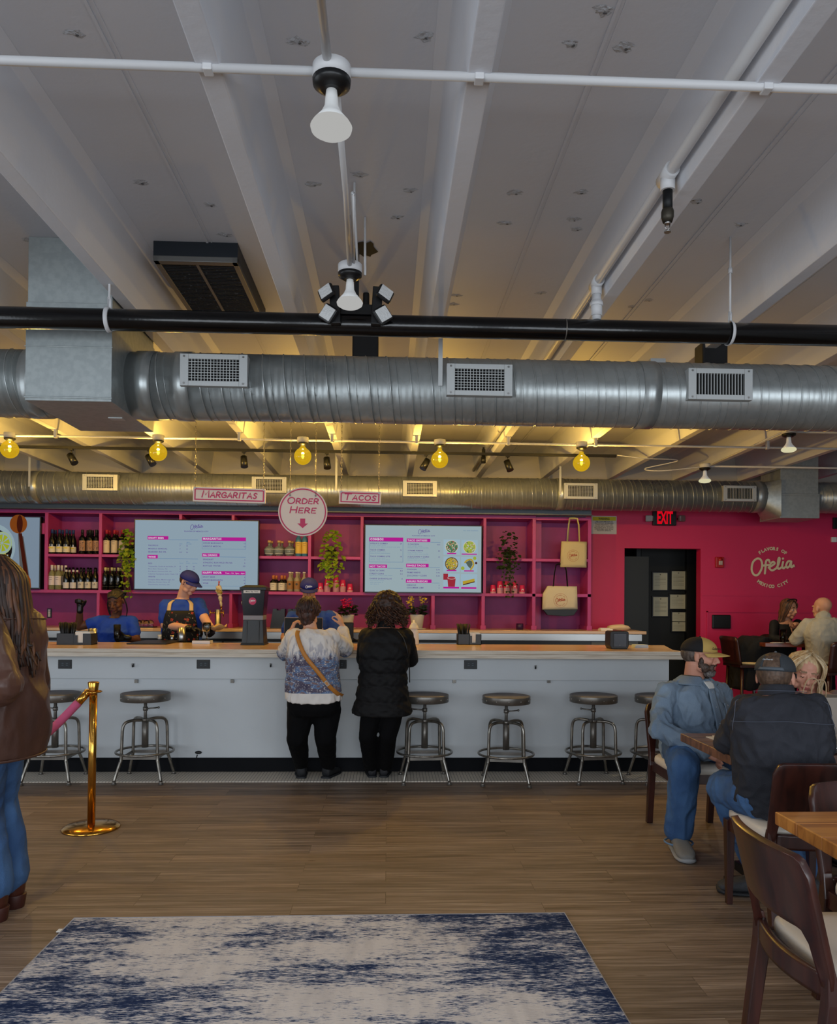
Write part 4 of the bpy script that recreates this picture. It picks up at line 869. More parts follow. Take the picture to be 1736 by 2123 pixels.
b = MB(); q = F(1253, 1302, ZB); q.x = P(1254, 1300, YB+.18).x; b.box((q.x+.01, YB+.18, ZB+.012), (.15, .1, .022), rot=.1); b.box((q.x, YB+.18, ZB+.028), (.12, .08, .008), rot=-.1); tag(b.build('notepad', mat('white_paper', (224, 220, 210))), 'white notepads lying on the back counter left of the tan paper', 'notepad')
# draught tower
q = V((P(452, 1300, 9.25).x, 9.25, ZB)); t = thing('beer_tower', 'steel draught tower with a tall bone-white figure tap handle on the back counter', 'beer tap', q)
b = MB(); b.lathe([(.045, 0), (.045, .008), (.036, .012), (.036, .215), (.032, .225), (.0001, .228)], q, 28); b.build('column', M_chrome, t)
for sx in (-1, 1):
    b = MB(); p = q+V((sx*.03, -.03, .185)); b.cyl(p, p+V((sx*.045, -.04, 0)), .009, n=10); b.cyl(p+V((sx*.045, -.04, .03)), p+V((sx*.05, -.045, -.05)), .009, .006, n=10); b.build('faucet', M_brass, t)
b = MB(); p = q+V((.045, -.04, .215)); b.cyl(p+V((0, 0, -.03)), p+V((0, 0, .04)), .007, n=8); b.cyl(p+V((0, 0, .03)), p+V((-.002, 0, .05)), .014, n=10); b.build('handle_ferrule', M_brass, t)
b = MB(); rr = [.012, .016, .013, .02, .024, .018, .028, .036, .03, .034, .03, .018]; pp = [p+V((-.003*k, 0, .05+.022*k)) for k in range(12)]; b.tube(smoothpts(pp, 3), [rr[min(11, int(k/3))] for k in range(34)], 12)
for k, (dx, dz_) in enumerate(((-.024, .21), (.02, .225), (-.02, .25), (.012, .19), (-.008, .23))): b.ell(p+V((-.028+dx, -.015, dz_+.02)), (.016, .014, .018), n=10, k=8)
b.build('figure_handle', mat('bone_resin', (206, 196, 172), .5, c2=(150, 130, 70), vscale=(18, 18, 18), lo=.55, hi=.62), t)
b = MB(); pt = pp[-1]
for k in range(6): d = V((U(-.02, .02), U(-.01, .01), .055)); b.cyl(pt+V((U(-.008, .008), 0, 0)), pt+d, .007, .002, n=8)
b.build('red_plume', mat('coral_red', (190, 70, 60), .5), t)
# upturned glasses
for k, px in enumerate((272, 280, 288, 296, 304, 312)):
    q = P(px, 1297, 9.35+.05*(k % 2)); q.z = ZB+.012
    b = MB(); b.lathe([(.036, 0), (.04, .02), (.036, .06), (.018, .075), (.006, .08), (.0001, .08)], q, 20); tag(b.build('drinking_glass', M_glass), 'upturned glass on the back counter, %s of six from the left' % ['first', 'second', 'third', 'fourth', 'fifth', 'sixth'][k], 'glass', 'upturned glasses')
b = MB(); b.bx((P(266, 1300, 9.3).x, 9.29, ZB), (P(318, 1300, 9.3).x, 9.46, ZB+.012)); tag(b.build('drying_mat', M_satin), 'black drying mat under the upturned glasses', 'mat')
# two black hinged airpots / stands behind the cashier
for k, (px0, px1) in enumerate(((561, 592), (592, 616))):
    a = P(px0, 1298, 9.4); c = P(px1, 1298, 9.4); h = P(0, 1257, 9.4).z-P(0, 1298, 9.4).z
    b = MB(); b.prism([(0, 0), (c.x-a.x-.004, 0), (c.x-a.x-.004, h), (c.x-a.x-.05, h), (c.x-a.x-.055, h-.02), (.08, h-.02), (.075, h), (.035, h), (.03, h-.03)], (a.x, 9.36+.01*k, ZB), XA, ZA, (0, .15, 0))
    tag(b.build('menu_easel', M_black), ['black folding easel standing on the back counter, left one', 'black folding easel on the back counter, partly behind the cashier'][k], 'easel', 'black easels')
b = MB(); q = V((P(1078, 1298, 9.5).x, 9.5, ZB)); b.lathe([(.045, 0), (.045, .075), (.041, .075), (.041, .005), (.0001, .005)], q, 20); tag(b.build('short_tumbler', mat('purple_cup', (52, 24, 70), .3)), 'dark purple cup on the back counter under the right-hand shelf bay', 'cup')
# ------------------------------------------------------------------ shelving
YS = 9.45; YSB = 9.84
def xs(px): return P(px, 1200, YS).x
def zs_(py, px=600): return P(px, py, YS).z
sh = thing('shelving_unit', 'long magenta open shelving wall standing on the back counter', 'shelf', (-1.5, YS, ZB))
ztp = zs_(1063); zms = zs_(1226.5); zmid = zs_(1153)
x0, x1 = -6.5, xs(1226); xk = xs(1111)
b = MB(); b.bx((x0, YSB, ZB), (x1, YSB+.02, ztp-.005)); b.build('back_panel', mat('shaded_cabinet_back', (146, 40, 112), .5, var=.1), sh)  # cabinet colour darkened to purple: recess shade and screen tint put into it
b = MB(); b.bx((x0, YS, ztp-.04), (xk, YSB, ztp)); b.bx((xk, YS+.012, ztp-.05), (x1, YSB, ztp-.012)); b.build('top_board', M_shelf, sh, bevel=.002)
def upright(pa, pb, z0, z1, base=False):
    b = MB(); b.bx((xs(pa), YS, z0), (xs(pb), YSB, z1))
    if base: b.bx((xs(pa)-.012, YS-.012, ZB), (xs(pb)+.012, YSB, ZB+.05))
    b.build('upright', M_shelf, sh, bevel=.002)
for pa, pb in ((91.5, 98.5), (204, 210), (370, 376), (479, 485), (638.5, 644.5), (747, 753), (1002, 1008)): upright(pa, pb, zms, ztp-.04)
upright(1104, 1111, ZB, ztp-.04, True); upright(1219, 1226, ZB, ztp-.05, True)
for pa, pb in ((201, 207), (476, 482), (895, 902), (999, 1006)): upright(pa, pb, ZB, zms-.037, True)
for k in range(4): upright(-60-k*180, -54-k*180, ZB, ztp-.04)
b = MB(); b.bx((x0, YS, zms-.038), (x1, YSB, zms)); b.build('shelf', M_shelf, sh, bevel=.002)
for pa, pb in ((98.5, 204), (210, 262), (485, 638.5), (644.5, 747), (1008, 1104), (1111, 1219)):
    z = zmid-(0 if pa < 700 else 0); b = MB(); b.bx((xs(pa), YS, z-.034), (xs(pb), YSB, z)); b.build('shelf', M_shelf, sh, bevel=.002)
b = MB(); b.bx((xs(1113), YS+.2, ZB), (xs(1129), YSB, ztp-.05)); b.build('inner_panel', M_shelf, sh)
b = MB(); b.bx((xs(1111)-.02, 9.5, ztp+.0), (xs(1218), 9.7, ztp+.16)); tag(b.build('storage_box', mat('pale_grey_board', (150, 156, 158), .6)), 'pale grey box lying on top of the shelving above the tote bags', 'box')
# ------------------------------------------------------------------ bottles
M_dk = mat('dark_bottle_glass', (12, 14, 12), .08, spec=.7); M_cl = mat('pale_wine_glass', (214, 214, 160), .05, trans=.7); M_clr = mat('clear_bottle_glass', (210, 222, 222), .05, trans=.75)
def lab(c, name=None): return mat(name or 'label_%d_%d_%d' % c, c, .6)
WINE = [(.0001, 0), (.034, 0), (.0375, .006), (.0375, .185), (.034, .205), (.018, .225), (.0145, .24), (.0145, .295), (.0001, .295)]
BURG = [(.0001, 0), (.037, 0), (.040, .006), (.040, .15), (.036, .18), (.022, .215), (.0145, .24), (.0145, .295), (.0001, .295)]
def bottle(kind, prof, glass, label_c, lz, cap_c, cz, extra=None, k=1.0, cap_r=.0158):
    t = thing(kind, '', 'bottle', (0, 0, 0)); prof = [(r*k, z*k) for r, z in prof]
    b = MB(); b.lathe(prof, n=24); b.build('bottle_glass', glass, t, local=True)
    def rad(z): return max(np.interp(z, [p[1] for p in prof[1:-1]], [p[0] for p in prof[1:-1]]), .005)
    if label_c:
        z0, z1 = lz; b = MB(); n = 16; A = [(-math.pi*.5)+(i/n-.5)*2.7 for i in range(n+1)]; vs = []
        for z in (z0, z1):
            for a in A: r = rad(z*1.0)+.0008; vs.append((r*math.cos(a), r*math.sin(a), z))
        b.add(vs, [(i, i+1, n+1+i+1, n+1+i) for i in range(n)], 0, True)
        r = rad((z0+z1)/2)+.0016
        if extra: extra(b, r, z0, z1)
        b.build('label', [lab(label_c), lab((60, 56, 52)), lab((216, 196, 60)), lab((170, 110, 60))], t, local=True)
    if cap_c:
        z0, z1 = cz; b = MB(); b.lathe([(cap_r*k, z0*k), (cap_r*k, z1*k), (cap_r*.9*k, z1*k+.002), (.0001, z1*k+.002)], n=18); b.build('foil_cap', lab(cap_c), t, local=True)
    return t
def bar_(b, r, z0, z1, m, wx=.024): b.add([(-wx, -r, z0), (wx, -r, z0), (wx, -r, z1), (-wx, -r, z1)], [(0, 1, 2, 3)], m)
def ex_yellow(b, r, z0, z1):
    bar_(b, r, z0+.045, z0+.058, 2); disc(b, 0, z1+.014, .02, (0, -r+.004, 0), XA, ZA, 0, 16)
def ex_lines(b, r, z0, z1): bar_(b, r, z1-.02, z1-.016, 1, .018); bar_(b, r, z1-.045, z1-.042, 1, .015)
def ex_art(b, r, z0, z1):
    for k in range(26): x = U(-.026, .026); z = U(z0+.005, z1-.012); bar_(b, r, z, z+U(.004, .01), 1 if k % 3 else 3, .0) ; b.v[-4:] = [(x, -r, z), (x+.008, -r, z), (x+.006, -r, z+.008), (x+.001, -r, z+.006)]
def ex_ring(b, r, z0, z1):
    o = (0, -r-.0005, 0); stroke(b, [(.014*math.cos(a), .11+.014*math.sin(a)) for a in [6.2832*i/16 for i in range(16)]], .002, o, XA, ZA, 0, True, False); rect(b, -.015, .075, .015, .077, o, XA, ZA, 0)
def ex_bird(b, r, z0, z1): stroke(b, [(-.016, z1-.035), (-.004, z1-.03), (.016, z1-.036)], .004, (0, -r-.0004, 0), XA, ZA, 1); disc(b, .004, z1-.024, .005, (0, -r-.0004, 0), XA, ZA, 1, 8); bar_(b, r+.0004, z0+.03, z0+.032, 1, .012)
KINDS = {
 'navy': (bottle('wine_bottle', BURG, M_dk, (214, 204, 178), (.022, .092), (28, 52, 104), (.25, .297), ex_yellow), 'navy-capped dark wine bottle with cream label'),
 'art': (bottle('wine_bottle', WINE, M_dk, (160, 122, 96), (.04, .165), (18, 16, 20), (.24, .297), ex_art), 'black-capped wine bottle with a busy brown picture label'),
 'red': (bottle('wine_bottle', WINE, M_dk, (206, 186, 156), (.02, .17), (160, 24, 48), (.25, .297), ex_lines), 'red-capped wine bottle with a tall cream label'),
 'rose': (bottle('wine_bottle', WINE, M_cl, (206, 196, 200), (.055, .165), (206, 200, 200), (.235, .297), ex_lines), 'pale clear wine bottle with a white label and white cap'),
 'wlab': (bottle('wine_bottle', BURG, M_dk, (200, 196, 198), (.018, .09), (196, 190, 192), (.215, .262), None, .92), 'dark wine bottle with white label and white cap'),
 'bird': (bottle('wine_bottle', BURG, M_dk, (196, 190, 180), (.02, .098), (16, 16, 18), (.235, .27), ex_bird, .92), 'dark wine bottle with a small black bird label'),
 'ring': (bottle('wine_bottle', WINE, M_dk, (110, 106, 100), (.04, .042), (196, 186, 130), (.245, .285), ex_ring, .96), 'black wine bottle with a ring emblem'),
 'blue': (bottle('tall_spirit_bottle', [(.0001, 0), (.036, 0), (.038, .005), (.038, .195), (.03, .225), (.016, .245), (.015, .28), (.0001, .28)], mat('blue_bottle_glass', (60, 110, 140), .1), (206, 170, 76), (.035, .175), (180, 150, 110), (.262, .285), ex_lines), 'tall blue bottle with a gold label'),
 'round': (bottle('round_tequila_bottle', [(.0001, 0), (.03, 0), (.05, .018), (.064, .055), (.06, .09), (.045, .112), (.02, .124), (.014, .135), (.014, .165), (.0001, .165)], M_clr, (206, 206, 200), (.03, .085), (190, 150, 100), (.165, .19), None, 1, .022), 'round clear tequila bottle with a wooden stopper'),
 'orange': (bottle('liqueur_bottle', [(.0001, 0), (.036, 0), (.04, .006), (.042, .10), (.036, .125), (.015, .14), (.014, .185), (.0001, .185)], M_dk, (206, 198, 186), (.015, .105), (186, 110, 60), (.145, .192), ex_lines, 1.02), 'dark liqueur bottle with a white label and copper neck'),
 'amber': (bottle('tequila_bottle', [(.0001, 0), (.034, 0), (.037, .006), (.037, .14), (.03, .165), (.016, .18), (.015, .235), (.0001, .235)], mat('smoky_clear_glass', (150, 140, 120), .08), (150, 106, 64), (.03, .128), (206, 190, 180), (.225, .24), lambda b, r, z0, z1: disc(b, 0, z0+.06, .014, (0, -r-.0004, 0), XA, ZA, 0 if 0 else 1, 16), 1, .02), 'clear tequila bottle with a tan label and pale cork'),
}
first = {k: True for k in KINDS}
ORD = ['leftmost', 'second from left', 'third from left', 'fourth from left', 'fifth from left', 'sixth from left']
def place(kind, px, z, row, lb, grp):
    x = xs(px); y = YS+.055+.085*row; x = x*(y/YS) if row == 0 else x*(y/YS)
    t, base = KINDS[kind]
    if first[kind]: first[kind] = False; o = t
    else: o = dup(t)
    o.location = (x, y, z); o['label'] = base+', '+lb; o['group'] = grp
def row(kind, pxs, z, r, where, grp):
    for i, px in enumerate(pxs): place(kind, px, z, r, '%s%s' % (where+', ' if where else '', ORD[i]), grp)
zu = zmid+.0; zl = zms
row('navy', (107.5, 122.5, 137.5), zu, 0, 'front row', 'navy-capped wines'); row('navy', (114, 129, 144, 151), zu, 1, 'back row', 'navy-capped wines')
row('art', (170, 185.5, 199), zu, 0, 'front row', 'picture-label wines'); row('art', (181, 191, 200.5), zu, 1, 'back row', 'picture-label wines')
row('red', (220.5, 236.5, 252.5), zu, 0, 'front row', 'red-capped wines'); row('red', (226, 242, 257), zu, 1, 'back row', 'red-capped wines')
row('rose', (107.5, 121), zl, 0, 'front row', 'pale wines'); row('rose', (114, 128, 136), zl, 1, 'back row', 'pale wines')
row('wlab', (137.5, 152), zl, 0, 'front row', 'white-label wines'); row('wlab', (144, 160), zl, 1, 'back row', 'white-label wines')
row('bird', (168, 182.5, 197.5), zl, 0, 'front row', 'bird-label wines'); row('bird', (174, 188, 199), zl, 1, 'back row', 'bird-label wines')
row('ring', (218.5, 232, 245.5), zl, 0, 'front row', 'ring-emblem wines'); row('ring', (224, 238, 250), zl, 1, 'back row', 'ring-emblem wines')
row('round', (558, 578, 600), zu, 0, 'front row', 'round tequila bottles'); row('round', (562, 584, 606), zu, 1.3, 'back row', 'round tequila bottles')
row('blue', (618.5, 631.5), zu, 0, '', 'blue and gold bottles')
row('orange', (567, 584.5), zl, 0, 'front row', 'copper-necked liqueurs'); row('orange', (573, 591), zl, 1, 'back row', 'copper-necked liqueurs')
row('amber', (601.5, 616, 631), zl, 0, 'front row', 'tan-label tequilas'); row('amber', (605.5, 620), zl, 1, 'back row', 'tan-label tequilas')
# paper cups, stacked upside down
cupb = MB(); cupb.lathe([(.0375, 0), (.0385, .003), (.037, .006), (.030, .085), (.027, .088), (.0001, .087)], n=24, ms=[1, 1, 0, 0, 0])
cup0 = cupb.build('paper_cup', [mat('raspberry_cup', (206, 34, 92), .45), mat('pale_cup_rim', (206, 168, 176), .6)]); c_first = True
cupl = MB(); cupl.add([(-.014, -.0348, .03), (.014, -.0345, .036), (.0135, -.034, .042), (-.013, -.0342, .037)], [(0, 1, 2, 3)]); cl0 = cupl.build('cup_logo', mat('white_ink', (225, 220, 220)), cup0)
for grp, lst in (('left of the menu screen', ((665, 4), (679, 10), (697, 14), (711, 9), (726, 3))), ('right of the menu screen', ((1022.5, 3), (1037, 9), (1051, 9), (1067, 8), (1083, 3)))):
    for si, (px, n) in enumerate(lst):
        x = xs(px)*((YS+.09)/YS)
        for k in range(n):
            if c_first: o = cup0; c_first = False
            else: o = cup0.copy(); COL.objects.link(o); l2 = cl0.copy(); COL.objects.link(l2); l2.parent = o
            o.location = (x, YS+.09, zl+k*.0078)
            so = ('leftmost', 'second', 'third', 'fourth', 'rightmost')[si]
            if k == n-1: tag(o, 'pink paper cup on top of the %s stack, %s' % (so, grp), 'paper cup', 'pink paper cups')
            else: tag(o, 'nested pink cup rim in the %s stack %s' % (so, grp), 'paper cup', 'nested cups in the %s stack %s' % (so, grp))
# ------------------------------------------------------------------ trailing and potted plants
M_leaf = mat('pothos_leaf', (88, 122, 30), .4, c2=(140, 150, 40), vscale=(20, 20, 20), lo=.4, hi=.6); M_leafd = mat('ivy_leaf', (38, 54, 24), .45, var=.3, vscale=(20, 20, 20)); M_stem = mat('green_stem', (70, 84, 34), .6)
def leaf(mb, p, d, s, m=0, up=V((0, -.5, 1))):
    d = d.normalized(); w = d.cross(up).normalized() if d.cross(up).length > .01 else XA.copy(); nn = w.cross(d)
    prof = [(0, 0), (.1, .34), (.35, .46), (.65, .34), (.88, .12), (1, 0)]
    vs = []; 
    for t, h in prof:
        c = p+d*s*t+nn*(-.12*s*t*t); vs += [c-w*s*h+nn*s*.08*h*2, c, c+w*s*h+nn*s*.08*h*2]
    fs = []
    for i in range(5): k = i*3; fs += [(k, k+1, k+4, k+3), (k+1, k+2, k+5, k+4)]
    mb.add(vs, fs, m, True)
def trailing(px0, px1, pya, pyb, ybase, n, s, m, label, pot, seed, taper=.5):
    R2 = random.Random(seed); a = P(px0, pya, YS-.04); c = P(px1, pyb, YS-.04); cx = (a.x+c.x)/2; w = (c.x-a.x)/2; zt, zb_ = a.z, c.z; zsf = zmid
    t = thing('trailing_plant', label, 'plant', (cx, YS+.1, zsf))
    b = MB(); b.lathe([(.04, 0), (.055, .09), (.05, .09), (.036, .01)], (cx, YS+.1, zsf), 20); b.build('plant_pot', pot, t)
    vines = MB(); lv = MB()
    nv = 8
    for v in range(nv):
        x = cx+w*.5*(v/(nv-1)*2-1); top = V((cx+(x-cx)*.3, YS+.08, zsf+.1)); L_ = zb_ if v % 2 else zb_+(zsf-zb_)*R2.uniform(.2, .6)
        pts = smoothpts([top, V((x, YS-.01, zsf+.06)), V((x+R2.uniform(-.02, .02), YS-.04, zsf-.05)), V((x+R2.uniform(-.03, .03), YS-.045, (zsf+L_)/2)), V((x+R2.uniform(-.04, .04), YS-.04, L_))], 6)
        vines.tube(pts, .0025, 5)
        for q in range(6, len(pts), 2): leaf(lv, pts[q], V((R2.uniform(-1, 1), -.5, -R2.uniform(.3, 1))), s*R2.uniform(.55, .95))
    for k in range(n):
        t_ = R2.random(); z = zt+(zsf-.14-zt)*t_; hw = w*(.35+.65*math.sin(min(1, t_*1.5)*1.57)); x = cx+R2.uniform(-hw, hw); y = YS+.02-.09*math.sqrt(max(0, 1-((x-cx)/max(hw, .01))**2))*R2.uniform(.5, 1)
        leaf(lv, V((x, y, z)), V((R2.uniform(-1, 1)+(x-cx)*5, -.7, -R2.uniform(-.2, 1.1))), s*R2.uniform(.7, 1.15))
    for k in range(14): leaf(lv, V((cx+R2.uniform(-.03, .03), YS+.06, zsf+.1)), V((R2.uniform(-1, 1), -R2.uniform(.2, 1), R2.uniform(-.1, .5))), s)
    vines.build('vines', M_stem, t); lv.build('leaves', m, t)
M_potd = mat('dark_pot', (40, 36, 40), .5)
trailing(248, 281, 1096, 1236, 0, 70, .058, M_leaf, 'green trailing pothos hanging at the left edge of the beer menu screen', M_potd, 1)
trailing(663, 711, 1098, 1212, 0, 80, .062, M_leaf, 'bright yellow-green trailing pothos between the order sign and food menu screen', M_potd, 2)
trailing(1032, 1080, 1101, 1236, 0, 110, .045, M_leafd, 'dark green trailing ivy right of the food menu screen', M_potd, 3)
def potted(px, py, ptop, potw, label, flower, seed):
    R2 = random.Random(seed); q = V((P(px, py, 9.3).x, 9.3, ZB)); r = potw/2/1600*9.3; h = P(px, 1274, 9.3).z-ZB
    t = thing('potted_plant', label, 'potted plant', q)
    b = MB(); n = 48
    rings = [[V((q.x+(rr*(1+.025*(i % 2)))*math.cos(6.2832*i/n), q.y+(rr*(1+.025*(i % 2)))*math.sin(6.2832*i/n), q.z+z)) for i in range(n)] for rr, z in ((r*.72, .012), (r*.95, h*.9), (r, h), (r*.9, h), (r*.85, h*.85))]
    b.loft(rings); b.build('plant_pot', mat('white_fluted_pot', (206, 202, 196), .5), t)
    b = MB(); b.lathe([(r*.9, 0), (r*1.25, .012), (r*1.2, .014), (.0001, .008)], q, 28); b.build('saucer', mat('white_fluted_pot', (206, 202, 196)), t)
    lv = MB(); ft = P(px, ptop, 9.3).z
    for k in range(70):
        a = R2.uniform(0, 6.283); rr = r*1.35*math.sqrt(R2.random()); z = q.z+h+R2.uniform(-.01, .10)
        leaf(lv, V((q.x+rr*.8*math.cos(a), q.y+rr*.8*math.sin(a), z)), V((math.cos(a), math.sin(a)*.8-.3, R2.uniform(-.4, .6))), .055)
    lv.build('leaves', mat('dark_green_leaf', (30, 48, 26), .4, var=.3, vscale=(30, 30, 30)), t)
    fb = MB(); sb = MB(); spots = flower[1]
    for fx, fz, fr_ in spots:
        c = V((q.x+fx, q.y-.05, ft-fz)); sb.cyl(q+V((fx*.3, 0, h)), c, .003, n=6)
        for k in range(flower[2]): leaf(fb, c+V((R2.uniform(-fr_, fr_), R2.uniform(-fr_, fr_)*.6, R2.uniform(-fr_, fr_))), V((R2.uniform(-1, 1), -.4, R2.uniform(-.4, 1))), .03)
    sb.build('flower_stems', M_stem, t); fb.build('flowers', flower[0], t)
potted(721, 1302, 1243, 27, 'pink cyclamen in a white fluted pot beside the raised hand', (mat('pink_petals', (206, 34, 100), .5), [(-.05, .03, .04), (.0, .02, .045), (.03, .05, .035), (-.04, .08, .03)], 22), 5)
potted(865, 1302, 1240, 30, 'yellow-flowered plant in a white fluted pot right of the curly hair', (mat('yellow_petals', (206, 176, 40), .5), [(-.09, .03, .03), (-.08, .08, .03), (.08, .03, .03), (.05, .015, .025), (-.06, .01, .02)], 12), 6)
# ------------------------------------------------------------------ screens
M_bez = mat('screen_bezel', (10, 10, 12), .3); M_scr = glow('menu_screen_light', (139, 158, 171), 1.0); M_mag = glow('menu_magenta', (176, 30, 140), 1.0); M_ink = glow('menu_violet', (92, 74, 140), 1.0)
M_rule = glow('menu_rule', (84, 118, 160), 1.0); M_wht = glow('menu_white', (206, 196, 210), 1.0)
def tv(px0, py0, px1, py1, label):
    a = P(px0, py1, 9.40); c = P(px1, py0, 9.40); cx, cz = (a.x+c.x)/2, (P((px0+px1)/2, (py0+py1)/2, 9.40).z); w = c.x-a.x; h = (py1-py0)/FP*9.4
    t = thing('menu_screen', label, 'screen', (cx, 9.4, cz), 0, None)
    rot = -.0; o = V((cx, 9.40, cz))
    b = MB(); b.bx((cx-w/2-.012, 9.402, cz-h/2-.014), (cx+w/2+.012, 9.47, cz+h/2+.012)); b.build('bezel', M_bez, t, bevel=.002)
    b = MB(); b.bx((cx-.2, 9.47, cz-.15), (cx+.2, YSB, cz+.15)); b.build('wall_bracket', M_black, t)
    return t, V((cx-w/2, 9.3995, cz+h/2)), w, h
t, o, w, h = tv(279, 1080, 535.5, 1221, 'lit menu screen headed draft beer, wine and margaritas')
b = MB(); rect(b, 0, -h, w, 0, o, XA, ZA); b.build('screen', M_scr, t)
S = w/1628  # zoomed crop units
def sx(v): return (v-52)*S
def sy(v): return -(v-60)*h/895
lt = MB(); L1 = o-YA*.0006; L2 = o-YA*.0012
def R_(x0, y0, x1, y1, m, oo=None): rect(lt, sx(x0), sy(y1), sx(x1), sy(y0), oo or L1, XA, ZA, m)
def T_(s, x, y, hh, m, bold=.01, align='l', width=None, oo=None): text(lt, s, sx(x), sy(y), hh*S, oo or L2, XA, ZA, m, bold, align, width*S if width else None, space=1.15)
def frame(x0, y0, x1, y1, m, k=3):
    R_(x0, y0, x1, y0+k, m); R_(x0, y1-k, x1, y1, m); R_(x0, y0, x0+k, y1, m); R_(x1-k, y0, x1, y1, m)
def head(x0, y0, x1, y1, s, x2=None):
    R_(x0, y0, x1, y1, 0); T_(s, x0+12, y1-11, (y1-y0)*.5, 3, .035, width=None)
    if x2: R_(x1+4, y1-1, x2, y1+3, 2)
ofelia(lt, sx(865), sy(147), 175*S, L2, XA, ZA, 1, .035); T_('FLAVORS OF MEXICO CITY', 862, 208, 15, 1, .03, 'c', 320)
head(217, 267, 490, 312, 'DRAFT BEER', 885); head(217, 513, 354, 560, 'WINE', 885); head(940, 485, 1172, 530, 'NA DRINKS', 1520)
R_(938, 274, 1520, 320, 0); T_('MARGARITAS', 952, 308, 25, 3, .035); frame(938, 320, 1520, 430, 2)
R_(938, 715, 1518, 762, 0); T_('HAPPY HOUR', 952, 750, 25, 3, .035, width=250); T_('Tues - Fri  3pm - 6pm', 1505, 750, 17, 3, .02, 'r'); frame(938, 762, 1518, 912, 2)
for s, y, p1, p2 in (('PACIFICO', 398, '7', '13'), ('MODELO ESPECIAL', 440, '7', '13'), ('BEARDED IRIS IPA', 482, '8.5', '16')): T_(s, 230, y, 18, 1, .02); T_(p1, 642, y, 16, 1, .02); T_(p2, 730, y, 16, 1, .02)
for s, x, y in (('PINT', 640, 372), ('SMALL', 730, 350), ('PITCHER', 730, 372), ('7', 642, 600), ('OZ', 730, 600), ('GLASS', 642, 622), ('GLASS', 730, 622), ('BOTTLE', 815, 622)): T_(s, x, y, 11, 2, .01)
T_('RED', 230, 632, 18, 1, .02); T_('WHITE', 232, 805, 18, 1, .02)
for s, y, w_ in (('Tempranillo, Conde de los Andes, SP', 668, 360), ('Pinot Noir, Sonoma, CA', 700, 250), ('Red Blend, Vermont Hill, CA', 733, 305), ('Cabernet Sauvignon, Justin Vines, CA', 766, 390), ('Sauvignon Blanc, Marlborough, NZ', 840, 345), ('Albarino, Pontes Clara, SP', 872, 285), ('Chardonnay, Sonoma, CA', 905, 280)): T_(s, 232, y, 13, 1, .005, width=w_)
for x, y, s in ((642, 668, '12'), (730, 668, '18'), (820, 668, '44'), (642, 700, '14'), (730, 700, '20'), (820, 700, '54'), (642, 733, '9'), (642, 766, '13')): T_(s, x, y, 14, 1, .02)
for s, y, p in (('HOUSE MARGARITA', 360, '12'), ('HIBISCUS MEZCAL', 402, '15'), ('SPINDRIFT', 574, '4'), ('ATHLETIC RUN WILD IPA NA', 615, '6'), ('BOTTLED WATER', 656, '2.5'), ('DRAFT BEER', 802, '5'), ('HOUSE MARGARITA', 842, '10'), ('WINE', 883, '9')): T_(s, 953, y, 18, 1, .02); T_(p, 1513, y, 16, 1, .02, 'r')
lt.build('menu_lettering', [M_mag, M_ink, M_rule, M_wht], t)
t, o, w, h = tv(757, 1090, 998.5, 1227.5, 'lit menu screen headed combos and taco entrees with food pictures')
b = MB(); rect(b, 0, -h, w, 0, o, XA, ZA); b.build('screen', glow('menu_screen_pale', (150, 168, 174), 1.0), t)
S = w/1618
def sx(v): return (v-45)*S
def sy(v): return -(v-75)*h/905
lt = MB(); L1 = o-YA*.0006; L2 = o-YA*.0012
ofelia(lt, sx(862), sy(157), 170*S, L2, XA, ZA, 1, .035); T_('FLAVORS OF MEXICO CITY', 855, 218, 14, 1, .03, 'c', 320); T_('TELL YOUR NEIGHBORS', 1618, 140, 12, 2, 0, 'r')
R_(98, 240, 570, 293, 0); T_('COMBOS', 112, 279, 28, 3, .04); frame(98, 293, 570, 578, 2, 4)
head(95, 610, 348, 658, 'NOT TACOS', 567); head(620, 250, 948, 298, 'TACO ENTREES', 1090); head(615, 595, 928, 642, 'SINGLE TACOS', 1085); head(612, 808, 970, 856, 'AGUAS FRESCAS', 1082)
for s, x, y, p, xp in (("OFELIA'S COMBO", 112, 332, '24', 552), ('TACO COMBO', 112, 420, '21', 552), ('TACO COMBO LITE', 112, 508, '18', 552), ('GUAC & CHIPS', 106, 702, '8.5', 565), ('STREET CORN', 106, 744, '5.5', 565), ('CHEESE QUESADILLAS', 106, 812, '8', 565), ('3 CHICKEN', 635, 338, '16.5', 1085), ('3 PRIME RIBEYE', 635, 424, '22', 1085), ('3 ZUCCHINI + CORN', 635, 508, '15', 1085), ('CHICKEN', 628, 682, '5.75', 1082), ('PRIME RIBEYE', 628, 724, '7.75', 1082), ('ZUCCHINI + CORN', 628, 766, '5.25', 1082), ('HIBISCUS', 626, 896, '5', 1080), ('CUCUMBER LIME', 626, 932, '5', 1080)):
    T_(s, x, y, 19, 1, .02); T_(p, xp, y, 17, 1, .02, 'r')
for s, x, y, w_ in (('2 tacos, chips, drink', 112, 352, 215), ('street corn, choice of drink and salsa', 118, 376, 410), ('2 tacos, street corn', 112, 440, 215), ('choice of drink, chips and salsa', 112, 462, 275), ('1 taco, street corn', 112, 528, 210), ('drink, chips and salsa', 118, 550, 265), ('salsa verde, onion', 632, 358, 205), ('cilantro, blue corn tortilla', 632, 382, 290), ('salsa verde, onion', 632, 443, 200), ('cilantro, blue corn tortilla', 632, 466, 290), ('roasted corn, crema', 632, 528, 245), ('cheese, blue corn tortilla', 632, 550, 270), ('grilled corn, crema, cotija cheese', 108, 764, 315), ('flour tortilla, cheese', 108, 834, 200), ('add chicken 3', 115, 858, 175), ('add ribeye 4', 115, 882, 120)): T_(s, x, y, 11, 2, .0, width=w_)
